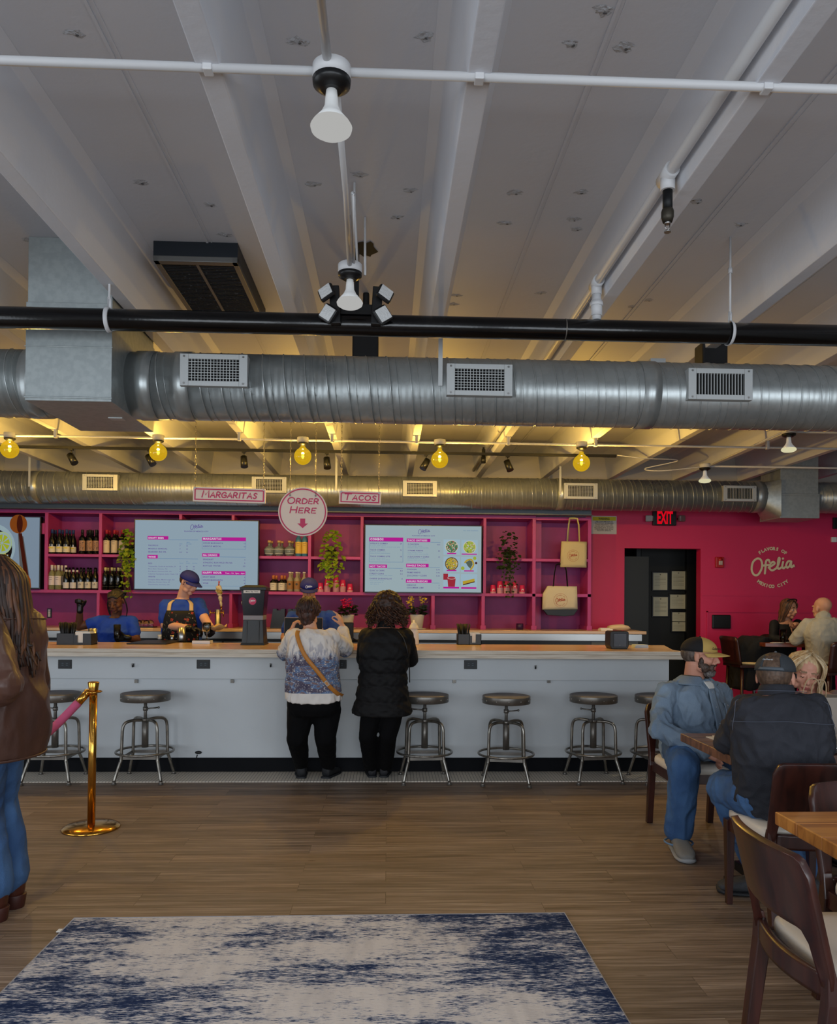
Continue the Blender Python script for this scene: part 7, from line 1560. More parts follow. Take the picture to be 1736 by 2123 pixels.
# ------------------------------------------------------------------ dining tables and chairs
def woodmat(name, c1, c2, rough=.35, vs=(2, 30, 30), coat=.3):
    m, nt, b, L = nodes(name)
    n = tex(nt, 'ShaderNodeTexNoise', mapped(nt, vs), Scale=1.0, Detail=7.0, Distortion=.6); n2 = tex(nt, 'ShaderNodeTexNoise', mapped(nt, tuple(v*.25 for v in vs), (5, 2, 1)), Scale=1.0, Detail=3.0)
    c = ramp(nt, n.outputs[0], [(.32, lin(c2)), (.62, lin(c1))]); c = mix(nt, .4, c, ramp(nt, n2.outputs[0], [(.3, (.6, .55, .5)), (.6, (1, 1, 1))]), 'MULTIPLY')
    L.new(c, b.inputs['Base Color']); b.inputs['Roughness'].default_value = rough; b.inputs['Coat Weight'].default_value = coat; b.inputs['Coat Roughness'].default_value = .2
    return m
M_mah = woodmat('mahogany_stain', (62, 27, 20), (36, 14, 12), .32, (30, 30, 3)); M_seatv = mat('cream_vinyl', (214, 206, 194), .45, coat=.1, bump=.08, bscale=60)
M_tabA = woodmat('worn_walnut_plank', (128, 84, 56), (74, 44, 30), .4, (2.2, 26, 10)); M_tabB = woodmat('golden_pine_plank', (206, 140, 66), (150, 88, 36), .38, (2.2, 30, 10), .5); M_tedge = mat('worn_brown_edge', (92, 58, 38), .5, c2=(150, 116, 70), vscale=(14, 14, 14), lo=.6, hi=.75)
def chair(name='dining_chair', w=.45, d=.44, h=.795, zs=.46):
    t = thing(name, '', 'chair'); hw = w/2; yb = -d/2; n = 28; rows = 12
    cu = lambda u: -.045*(1-u*u)
    b = MB(); vs = []
    for i in range(n+1):
        u = -1+2*i/n; au = abs(u); zt = h-(0 if au < .84 else .05*(1-math.sqrt(max(0, 1-((au-.84)/.16)**2)))) + .006*(1-u*u)
        q = min(1, max(0, (au-.68)/.15)); zb = .585-(.585-.44)*(1-math.sqrt(max(0, 1-q*q))) if au < .83 else .44
        for j in range(rows+1):
            z = zb+(zt-zb)*j/rows; vs.append((u*hw*(1+.03*(z-zs)/.35), yb+cu(u)-.24*max(0, z-zs)*(1), z))
    b.add(vs, [(i*(rows+1)+j, (i+1)*(rows+1)+j, (i+1)*(rows+1)+j+1, i*(rows+1)+j+1) for i in range(n) for j in range(rows)], 0, True)
    o = b.build('backrest', M_mah, t, local=True); so = o.modifiers.new('solidify', 'SOLIDIFY'); so.thickness = .024; so.offset = 0; bv = o.modifiers.new('bevel', 'BEVEL'); bv.width = .005; bv.segments = 2; bv.limit_method = 'ANGLE'; bv.angle_limit = .9
    for s in (-1, 1):
        b = MB(); x = s*(hw-.018)
        b.loft([[V((x-.02, yb-.02-.05, 0)), V((x+.02, yb-.02-.05, 0)), V((x+.02, yb+.018-.05, 0)), V((x-.02, yb+.018-.05, 0))], [V((x-.022, yb-.02, .40)), V((x+.022, yb-.02, .40)), V((x+.022, yb+.026, .40)), V((x-.022, yb+.026, .40))], [V((x-.018, yb-.018, .49)), V((x+.016, yb-.018, .49)), V((x+.016, yb+.004, .49)), V((x-.018, yb+.004, .49))]], sm=False); b.build('leg', M_mah, t, .004, local=True)
        b = MB(); y = d/2-.03; b.loft([[V((x-.014, y-.014, 0)), V((x+.014, y-.014, 0)), V((x+.014, y+.014, 0)), V((x-.014, y+.014, 0))], [V((x-.022, y-.022, .42)), V((x+.022, y-.022, .42)), V((x+.022, y+.022, .42)), V((x-.022, y+.022, .42))]], sm=False); b.build('leg', M_mah, t, .003, local=True)
        b = MB(); b.bx((x-.011, yb+.02, .365), (x+.011, d/2-.05, .43)); b.build('seat_rail', M_mah, t, .003, local=True)
    b = MB(); b.bx((-hw+.03, d/2-.042, .365), (hw-.03, d/2-.02, .43)); b.build('seat_rail', M_mah, t, .003, local=True)
    b = MB(); vs = []
    for i in range(17):
        u = -1+2*i/16
        for z in (.405, .415, .46, .47): vs.append((u*(hw-.035), yb+cu(u)*.8-.004, z))
    b.add(vs, [(i*4+j, (i+1)*4+j, (i+1)*4+j+1, i*4+j+1) for i in range(16) for j in range(3)], 0, True); o = b.build('back_rail', M_mah, t, local=True); so = o.modifiers.new('solidify', 'SOLIDIFY'); so.thickness = .022; so.offset = 0
    b = MB(); rings = []
    for zz, sc in ((.428, .97), (.436, 1.0), (.455, 1.0), (.470, .985), (.480, .93), (.485, .7)):
        rings.append([V(((hw-.002)*sc*math.copysign(abs(math.cos(a))**.35, math.cos(a)), (d/2-.004)*sc*math.copysign(abs(math.sin(a))**.35, math.sin(a))+.012, zz)) for a in [6.2832*i/48 for i in range(48)]])
    b.loft(rings); b.build('seat', M_seatv, t, local=True)
    return t
def put(o, x, y, rz, label, group='mahogany dining chairs'):
    o.location = (x, y, 0); o.rotation_euler = (0, 0, rz); o['label'] = label; o['group'] = group; return o
ch0 = chair()
put(ch0, 1.44, 2.27, -math.pi/2-.02, 'mahogany dining chair with an empty cream seat nearest the camera at lower right')
put(dup(ch0), 1.905, 3.58, .0, 'mahogany dining chair the man in the dark grey cap sits on')
put(dup(ch0), 1.985, 4.90, math.pi, 'mahogany dining chair the man in the denim shirt sits on')
put(dup(ch0), 1.85, 2.60, math.pi+.02, 'mahogany dining chair across the golden table, back turned to the man in the dark cap')
put(dup(ch0), 2.66, 4.78, math.pi-.2, 'mahogany dining chair the blonde woman sits on')
def table(x0, y0, x1, y1, zt, th, m, label, base_xy, bw=.5):
    t = thing('dining_table', label, 'table', ((x0+x1)/2, (y0+y1)/2, 0))
    b = MB(); n = 5; w = (y1-y0)/n
    for i in range(n): b.bx((x0, y0+i*w+.0008, zt-th), (x1, y0+(i+1)*w-.0008, zt), 0)
    b.build('tabletop', m, t, .004)
    for bx_ in base_xy:
        b = MB(); cy = (y0+y1)/2; b.bx((bx_-.04, cy-.04, .03), (bx_+.04, cy+.04, zt-th)); b.build('pedestal', M_black, t, .003)
        b = MB(); b.bx((bx_-.035, cy-.27, 0), (bx_+.035, cy+.27, .05)); b.bx((bx_-.2, cy-.035, 0), (bx_+.2, cy+.035, .05)); b.build('base', M_black, t, .004)
    return t
table(1.655, 3.668, 2.95, 4.303, .75, .045, M_tabA, 'dark walnut plank table between the seated men, with a napkin on it', (1.98, 2.7))
table(1.375, 1.95, 2.62, 2.69, .75, .045, M_tabB, 'golden pine plank table corner in the lower right foreground', (1.85,))
q = F(1490, 1531, .75); b = MB(); b.box((q.x+.03, q.y, .7525), (.16, .09, .004), rot=.1); b.box((q.x+.05, q.y+.01, .7555), (.13, .08, .003), rot=-.1); tag(b.build('paper_napkin', mat('white_paper', (224, 220, 210))), 'white paper napkin on the walnut table beside the man in denim', 'napkin')
q = F(1728, 1561, .75); b = MB(); crumple(b, (q.x+.05, q.y, .78), (.11, .07, .03), 8, 24, 14); tag(b.build('foil_wrap', mat('crumpled_foil', (206, 206, 206), .25, .9, bump=.8, bscale=70)), 'crumpled silver foil on the walnut table at the right edge', 'foil')
# paper carrier bag on the table
Yb = 4.0; a = P(1662, 1556, Yb); zt = P(1662, 1444, Yb).z
t = thing('paper_carrier_bag', 'taupe paper carrier bag with twisted handles standing on the walnut table', 'bag', (a.x+.17, Yb, .75))
b = MB(); x0, x1 = a.x-.005, a.x+.36
rings = []
for z, yo in ((.75, .085), (.85, .088), (1.0, .075), (zt, .06)):
    rings.append([V((x0, Yb-yo, z)), V(((x0+x1)/2, Yb-yo-.01, z)), V((x1, Yb-yo, z)), V((x1-.02, Yb, z)), V((x1, Yb+yo, z)), V((x0, Yb+yo, z)), V((x0+.02, Yb, z))])
b.loft(rings, cap=False, sm=False); b.build('bag_body', mat('taupe_paper', (142, 130, 116), .42, bump=.25, bscale=12, var=.12, vscale=(5, 5, 5)), t)
b = MB(); b.bx((x0+.004, Yb-.066, zt-.03), (x1-.01, Yb-.062, zt+.002)); b.build('bag_rim', mat('pale_paper_rim', (190, 180, 166), .6), t)
for k, (px0, px1, pt, yo) in enumerate(((1664, 1698, 1409, -.06), (1682, 1712, 1411, .06))):
    p0, p1 = P(px0, 1444, Yb+yo), P(px1, 1444, Yb+yo); top = P((px0+px1)/2, pt, Yb+yo).z
    b = MB(); b.tube(smoothpts([p0-V((0, 0, .02)), V((p0.x+.006, p0.y, zt+.04)), V((p0.x+.025, p0.y-.01, top)), V((p1.x-.015, p1.y-.01, top)), V((p1.x+.004, p1.y, zt+.04)), p1-V((0, 0, .02))], 6), .0035, 7); b.build('handle', mat('paper_cord', (176, 150, 118), .7), t)
# --- high table group at the back wall
YH = 8.75; zt = P(1600, 1332, 8.6).z
a = P(1562, 1328, YH); q0 = P(1627, 1345, 8.35)
t = thing('high_table', 'reddish brown high table at the back where the woman in black sits', 'table', (a.x+.5, YH, 0))
b = MB(); b.prism([(a.x, 8.9), (a.x+.02, 8.5), (a.x+1.15, 8.3), (a.x+1.15, 8.9)], (0, 0, zt-.045), XA, YA, (0, 0, .045)); b.build('tabletop', woodmat('red_brown_top', (120, 58, 34), (80, 34, 22), .35), t, .004)
b = MB(); b.bx((a.x+.55, 8.63, .03), (a.x+.63, 8.71, zt-.045)); b.build('pedestal', M_black, t)
b = MB(); b.bx((a.x+.25, 8.64, 0), (a.x+.93, 8.70, .04)); b.bx((a.x+.56, 8.4, 0), (a.x+.62, 8.94, .04)); b.build('base', M_black, t)
def highchair(x, y, rz, label, zs=.78, bt=1.10):
    t = thing('high_chair', label, 'chair', (x, y, 0), rz, 'high chairs at the back')
    for sx in (-1, 1):
        for sy in (-1, 1):
            b = MB(); b.cyl((sx*.19, sy*.18, 0), (sx*.165, sy*.16, zs-.03), .016, .02, n=8); b.build('leg', M_mah, t, local=True)
    b = MB(); b.bx((-.21, -.2, zs-.03), (.21, .2, zs)); b.build('seat_frame', M_mah, t, .003, local=True)
    b = MB(); b.ell((0, 0, zs+.015), (.21, .2, .035), n=28); b.build('seat', mat('tan_vinyl', (196, 166, 112), .5), t, local=True)
    b = MB(); vs = []
    for i in range(13):
        u = -1+i/6
        for j in range(7): z = zs+(bt-zs)*j/6; vs.append((u*.21, -.2-.03*(1-u*u)-.15*(z-zs), z-(.03*max(0, abs(u)-.8)/.2 if j == 6 else 0)))
    b.add(vs, [(i*7+j, (i+1)*7+j, (i+1)*7+j+1, i*7+j+1) for i in range(12) for j in range(6)], 0, True); o = b.build('backrest', M_mah, t, local=True); so = o.modifiers.new('solidify', 'SOLIDIFY'); so.thickness = .022
    b = MB(); b.tube([(-.18, -.17, .25), (.18, -.17, .25), (.18, .17, .25), (-.18, .17, .25)], .012, 8, closed=True); b.build('footrest', M_mah, t, local=True)
    return t
cx = P(1560, 1380, 8.75).x
highchair(cx, 8.85, -math.pi/2+.05, 'high chair with a black coat over its back, left of the high table')
highchair(P(1718, 1380, 8.0).x, 7.98, .25, 'high dark chair with a rounded back, behind the man in the grey sweater')
# black coat over the back of the high chair
t0 = V((cx-.24, 8.78, 0)); b = MB(); top = P(1560, 1322, 8.7).z; bot = P(1530, 1430, 8.7).z
rings = []
for f in np.linspace(0, 1, 14):
    z = top+(bot-top)*f; xl = P(1545-24*min(1, f*2.2)**.6, 1380, 8.8).x; xr_ = P(1596-8*f-34*max(0, f-.5), 1380, 8.8).x; yd = .22-.05*f+.02*math.sin(f*9)
    if f < .25: xl += .03*(1-f*4)
    rings.append([V((xl+(xr_-xl)*(.5+.5*math.cos(a))+.010*math.sin(7*a+f*6), 8.85+yd*math.sin(a)+.008*math.cos(5*a), z+.012*math.sin(3*a+f*3))) for a in [6.2832*i/30 for i in range(30)]])
b.loft(rings); tag(remesh(b, 'draped_coat', [mat('black_wool', (9, 9, 10), .9)], None, .014, 3, .012, (8, 8, 4), seed=21), 'black coat draped over the back of the high chair by the wall', 'coat')
q = V((P(1624, 1333, 8.55).x, 8.55, zt)); b = MB(); b.lathe([(.026, 0), (.03, .004), (.038, .15), (.036, .15), (.028, .01), (.0001, .01)], q, 22); gl_ = tag(b.build('water_glass', M_glass), 'glass of iced water on the high table in front of the woman in black', 'glass')
b = MB(); b.lathe([(.0001, .011), (.027, .011), (.034, .115), (.0001, .115)], q, 20); b.build('iced_water', mat('iced_water', (196, 200, 200), .1, trans=.8, bump=.5, bscale=60), gl_)
for k, (px, py) in enumerate(((1612, 1337), (1634, 1340))):
    q = V((P(px, 1333, 8.50+.08*k).x, 8.50+.08*k, zt)); b = MB(); b.box((q.x, q.y, zt+.003), (.12, .08, .004), rot=.2*k); tag(b.build('paper_napkin', mat('white_paper', (224, 220, 210))), ['white napkin on the high table left of the water glass', 'white napkin on the high table right of the water glass'][k], 'napkin')
def wood_legs(*a): pass
# --- 6. woman in the brown leather jacket at the left edge
def p6():
    Y = 3.58; g = pers('long-haired woman in brown leather jacket, jeans and heeled boots at the left edge', (P(10, 1900, Y).x, Y, 0))
    hc = P(-14, 1212, Y); hd = Head(hc, (-.92, .38, .0), k=1.0); f = V((-.92, .38, 0)).normalized(); lt = V((-f.y, f.x, 0))
    nk = P(-2, 1262, Y); ch = P(2, 1320, Y); wa = P(0, 1400, Y); hp = P(4, 1470, Y); cr = P(-4, 1562, Y)
    pr = [(0, .07, .07, 0), (.04, .12, .085, -.01), (.1, .18, .12, -.01), (.3, .19, .140, -.01), (.5, .185, .14, -.005), (.7, .19, .15, 0), (.88, .19, .145, 0), (1.0, .175, .12, 0)]
    B = Body([nk, ch, wa, hp, cr], lt, pr)
    sN = nk+V((.0, -.17, -.07)); eN = P(6, 1420, Y-.26); wN = P(-70, 1452, Y-.20); sF = nk+V((.03, .17, -.07)); eF = P(68, 1408, Y+.17); wF = P(55, 1462, Y+.24)
    b = MB(); hd.head(b, nk, .052); B.torso(b, -.03); limb(b, [sN, eN, wN], [.05, .042, .028]); limb(b, [sF, eF, wF], [.05, .042, .028])
    hand(b, wN, (-1, .1, -.1), (0, 1, -.2), (0, 0, 1), .5); hand(b, wF, (-.9, .1, .0), (0, -1, 0), (0, 0, 1), .5)
    kN = F(4, 1908); kF = F(40, 1880)
    for q, dy in ((kN, -.09), (kF, .09)): limb(b, [V((cr.x-.03, Y+dy, cr.z+.02)), V((q.x-.10, q.y+(.03 if dy < 0 else 0), .50)), V((q.x-.05, q.y, .12))], [.08, .05, .04])
    remesh(b, 'body', skinset(M_skin), g, .008, 3)
    M_lea = mat('brown_leather', (84, 56, 46), .42, spec=.55, c2=(58, 38, 32), vscale=(5, 5, 3), lo=.4, hi=.7, bump=.35, bscale=22, bvec=(1, 1, .5))
    b = MB(); B.torso(b, .012, .02, 1.0, flare=.02); limb(b, [sN, eN], [.095, .08]); limb(b, [eN, wN], [.085, .06]); limb(b, [sF, eF, wF], [.09, .085, .07])
    jk = remesh(b, 'leather_jacket', [M_lea], g, .0075, 3, .013, (6.5, 6.5, 3.2), seed=31)
    b = MB()
    for i in range(3): pass
    b.tube([B.pt(1.0, a, .036) for a in [6.2832*i/40 for i in range(40)]], .006, 6, closed=True, flat=1.5); b.tube([B.pt(.13, a, .02) for a in [math.pi*1.02+math.pi*.96*i/20 for i in range(21)]], .003, 5)
    b.build('hem_seam', mat('brown_leather', (84, 56, 46)), jk)
    b = MB()
    for q, dy in ((kN, -.09), (kF, .09)):
        limb(b, [V((cr.x-.03, Y+dy, cr.z+.04)), V((q.x-.10, q.y+(.03 if dy < 0 else 0), .52)), V((q.x-.07, q.y, .34)), V((q.x-.065, q.y, .165))], [.115, .078, .088, .105])
    remesh(b, 'jeans', [M_denim], g, .009, 3, .008, (8, 8, 4), seed=33)
    M_boot = mat('brown_boot_leather', (74, 36, 26), .35, var=.3, vscale=(8, 8, 8), spec=.6)
    for q in (kN, kF):
        b = MB(); c = V((q.x-.03, q.y, 0)); b.cap(c+V((0, 0, .115)), c+V((0, 0, .22)), .058, .055); b.cap(c+V((.0, 0, .09)), c+V((-.12, .045, .055)), .055, .042); b.cap(c+V((-.12, .045, .055)), c+V((-.19, .075, .042)), .042, .034)
        bo = remesh(b, 'ankle_boot', [M_boot], g, .007, 3)
        b = MB(); b.loft([[c+V((.0+.052*math.cos(a)-.0, .044*math.sin(a), 0)) for a in [6.2832*i/20 for i in range(20)]], [c+V((.004+.058*math.cos(a), .048*math.sin(a), .065)) for a in [6.2832*i/20 for i in range(20)]]]); b.build('block_heel', mat('boot_heel', (62, 30, 24), .45), bo, .003)
        b = MB(); b.loft([[c+V((-.10, .038, 0))+f*(.115*math.cos(a))+lt*(.046*math.sin(a))+V((0, 0, z)) for a in [6.2832*i/24 for i in range(24)]] for z in (.0, .018)]); b.build('boot_sole', mat('boot_heel', (62, 30, 24)), bo)
    # hair
    b = MB(); hd.e(b, (0, -.02, .034), (.088, .105, .094)); hd.e(b, (0, -.06, -.06), (.085, .06, .11)); hd.e(b, (0, -.085, -.17), (.085, .045, .09))
    M1 = hairmat('long_brown_hair', (56, 38, 30), (40, 28, 24), (70, 70, 5)); M2 = hairmat('long_auburn_ends', (104, 66, 42), (70, 46, 34), (70, 70, 5))
    hr = remesh(b, 'hair', [M1], g, .008, 2, .004, (40, 40, 4))
    def path(Rr, k):
        a = Rr.uniform(-1.75, 1.75); r = Rr.uniform(1.0, 1.12); x = math.sin(a); y = -math.cos(a); L = Rr.uniform(-.42, -.27)
        return [hd.p(.03*x, -.01+.03*y, .132), hd.p(.088*x*r, -.02+.108*y*r, .05), hd.p(.096*x*r, -.03+.12*y*r, -.05), hd.p(.10*x*r, -.055+.118*y*r, -.16), hd.p(.105*x*r+Rr.uniform(-.02, .02), -.08+.11*y*r, -.26), hd.p(.095*x*r+Rr.uniform(-.03, .03), -.10+.09*y+Rr.uniform(-.03, .03), L)]
    strands('hair_locks', [M1, M1, M2], hr, 230, None, path, .0085, 12, jit=.006)
p6()
# --- 7. seated man in the denim shirt
def p7():
    g = pers('bearded seated man in blue denim shirt, jeans and tan and black cap', (1.93, 4.9, 0))
    hc = P(1451, 1360, 4.86); hd = Head(hc, (.87, -.49, -.10), k=1.03); f = V((.52, -.85, 0)).normalized(); lt = V((-f.y, f.x, 0))
    nk = P(1440, 1404, 4.90); ch = P(1436, 1452, 4.88); wa = P(1434, 1505, 4.88); hp = P(1434, 1552, 4.95); cr = V((hp.x, 4.9, .53))
    pr = [(0, .062, .066, 0), (.05, .12, .085, -.005), (.13, .185, .115, 0), (.3, .215, .15, .01), (.5, .215, .175, .03), (.7, .215, .185, .03), (.88, .205, .15, 0), (1.0, .17, .12, 0)]
    B = Body([nk, ch, wa, hp, cr], lt, pr)
    sL = P(1381, 1438, 4.80); eL = P(1368, 1512, 4.66); wL = P(1458, 1556, 4.50); sR = P(1494, 1438, 5.02); eR = P(1516, 1505, 4.92); wR = P(1508, 1560, 4.62)
    def hands(b): hand(b, wL, (.92, -.05, -.30), (-.1, .35, -1), (.25, .3, 1), .55, 1.05); hand(b, wR, (-.75, -.45, -.3), (0, .2, -1), (.0, -.6, 1), .5, 1.05)
    b = MB(); hd.head(b, nk, .062, jaw=1.15); B.torso(b, -.025); limb(b, [sL, eL, wL], [.046, .042, .032]); limb(b, [sR, eR, wR], [.046, .042, .032]); hands(b)
    h1 = V((P(1408, 1560, 4.92).x, 4.92, .57)); k1 = V((P(1413, 1600, 4.50).x, 4.46, .535)); a1 = V((P(1409, 1700, 4.55).x, 4.56, .10))
    h2 = V((P(1462, 1560, 4.95).x, 4.95, .57)); k2 = V((2.20, 4.56, .53)); a2 = V((2.22, 4.62, .10))
    for h_, k_, a_ in ((h1, k1, a1), (h2, k2, a2)): limb(b, [h_, k_, a_], [.085, .06, .04])
    remesh(b, 'body', skinset(M_skin_r), g, .0055, 3, matfn=hd.zones(eyes='down', lips=True))
    M_shirt = mat('chambray_shirt', (132, 152, 172), .85, c2=(98, 118, 140), vscale=(4, 4, 4), lo=.35, hi=.7, bump=.5, bscale=230)
    b = MB(); B.torso(b, .014, .04, .985); yoke(b, nk, sL, sR, .066); limb(b, [sL, eL], [.070, .066]); limb(b, [eL, wL], [.066, .048]); limb(b, [sR, eR], [.070, .066]); limb(b, [eR, wR], [.066, .048])
    sh_ = remesh(b, 'denim_shirt', [M_shirt], g, .0065, 3, .015, (10, 10, 8), seed=41)
    # collar, placket, pocket, T-shirt
    for s in (-1, 1):
        b = MB(); vs = []
        for j in range(7):
            a = math.pi/2+s*(.28+1.9*j/6); lo_ = B.pt(.075+.03*(1-j/6), a, .026); up_ = B.pt(.0, a, .014)+V((0, 0, .022-.01*(1-j/6))); vs += [lo_+V((0, 0, -.018 if j == 0 else 0)), up_]
        b.add(vs, [(2*j, 2*j+2, 2*j+3, 2*j+1) for j in range(6)], 0, True); o = b.build('collar', M_shirt, sh_); so = o.modifiers.new('solidify', 'SOLIDIFY'); so.thickness = .004; sd = o.modifiers.new('sub', 'SUBSURF'); sd.levels = 1; sd.render_levels = 1
    B.patch('placket', M_shirt, sh_, .13, .93, 1.50, 1.70, .024, 4, 20, .005)
    B.patch('chest_pocket', M_shirt, sh_, .26, .43, .78, 1.22, .023, 8, 8, .004)
    for k in range(6):
        p = B.pt(.16+.13*k, 1.6, .0285); b = MB(); b.ell(p, .0045, n=8, k=6); b.build('button', mat('shirt_button', (150, 160, 170), .3), sh_)
    B.patch('undershirt', mat('white_cloth', (220, 220, 216)), g, .055, .16, 1.33, 1.80, .0215, 6, 6, .003, wf=lambda q: 1-.85*q)
    B.patch('pocket_logo', mat('white_ink', (225, 220, 220)), sh_, .285, .30, .97, 1.03, .027, 2, 2, .001)
    b = MB()
    for h_, k_, a_ in ((h1, k1, a1), (h2, k2, a2)):
        limb(b, [h_, k_], [.115, .092]); limb(b, [k_, k_.lerp(a_, .5)+V((0, -.01, 0)), a_+V((0, 0, .03))], [.092, .080, .082])
    b.cap(h1.lerp(h2, .0)+V((.02, .03, 0)), h2+V((0, .03, 0)), .12)
    je = remesh(b, 'jeans', [M_denim], g, .0065, 3, .009, (9, 9, 5), seed=42)
    b = MB(); b.tube([a1+V((0, 0, -.042))+V((.081*math.cos(t), .081*math.sin(t), 0)) for t in [6.2832*i/24 for i in range(24)]], .006, 6, closed=True); b.build('jeans_hem', mat('pale_denim_edge', (96, 124, 156), .85), je)
    for a_, d in ((a1, (-.12, -1, 0)), (a2, (.2, -1, 0))):
        b = MB(); b.cap(V((a_.x, a_.y+.01, .06)), V((a_.x, a_.y+.01, .13)), .045); b.build('sock', M_satin, g)
        b1, b2 = MB(), MB(); shoe(b1, b2, V((a_.x, a_.y, 0)), d, .29, .108, .095); s_ = b1.build('slip_on_shoe', mat('grey_canvas', (120, 118, 114), .85, bump=.3, bscale=160), g); b2.build('shoe_sole', mat('pale_grey_sole', (142, 144, 146), .6), s_)
    cp = hd.brim_cap('cap', [mat('mustard_cap_cloth', (190, 158, 88), .8, bump=.15, bscale=140), mat('black_cap_mesh', (20, 20, 24), .8, bump=.4, bscale=220)], g)
    b = MB(); o = hd.p(.052, .088, .066); ax = (hd.M@V((-.80, .62, 0))).normalized(); ay = (hd.M@V((.25, -.35, .9))).normalized()
    # cap wordmark: on the side of the front panel the photo shows
    o2 = hd.p(.053, .090, .060); axr = (hd.M@V((-.86, .5, 0))).normalized()*1; axl = (hd.M@V((-.86, .50, 0))).normalized()
    text(b, 'Columbia', -.034, -.006, .016, hd.p(.058, .098, .060), axl, ay, 0, .02, 'l', width=.078)
    for dx in (-.052, -.046): disc(b, dx, .0, .0035, hd.p(.050, .106, .058), axl, ay, 0, 4)
    b.build('cap_logo', mat('black_ink', (24, 24, 26)), cp)
    b = MB(); hd.e(b, (0, -.034, .010), (.0755, .081, .064)); remesh(b, 'hair', [hairmat('greying_brown_hair', (66, 54, 48), (104, 92, 84), (70, 70, 20))], g, .005, 2, .002, (60, 60, 60))
    b = MB(); E = lambda c, r: hd.e(b, c, r)
    for x in (-1, 1): E((x*.046, .036, -.064), (.0235, .038, .032)); E((x*.060, .020, -.036), (.011, .016, .036)); E((x*.050, .024, -.050), (.018, .024, .022)); E((x*.024, .082, -.048), (.018, .018, .009)); E((x*.032, .076, -.068), (.012, .02, .026))
    E((0, .066, -.100), (.040, .036, .026)); E((0, .094, -.0445), (.022, .013, .008)); E((0, .085, -.086), (.024, .020, .014))
    def bz(P_):
        A = np.array(hd.M.transposed()); q = ((P_-np.array(hd.c))@A.T)/hd.k; m = np.zeros(len(q)); m[(q[:, 2] < -.082) & (np.abs(q[:, 0]) < .05)] = 1; return m
    remesh(b, 'beard', [hairmat('dark_beard', (50, 38, 32), (84, 66, 56), (80, 80, 40)), hairmat('grey_beard', (126, 120, 116), (74, 64, 60), (80, 80, 40))], g, .0045, 1, .003, (90, 90, 50), matfn=bz)
p7()
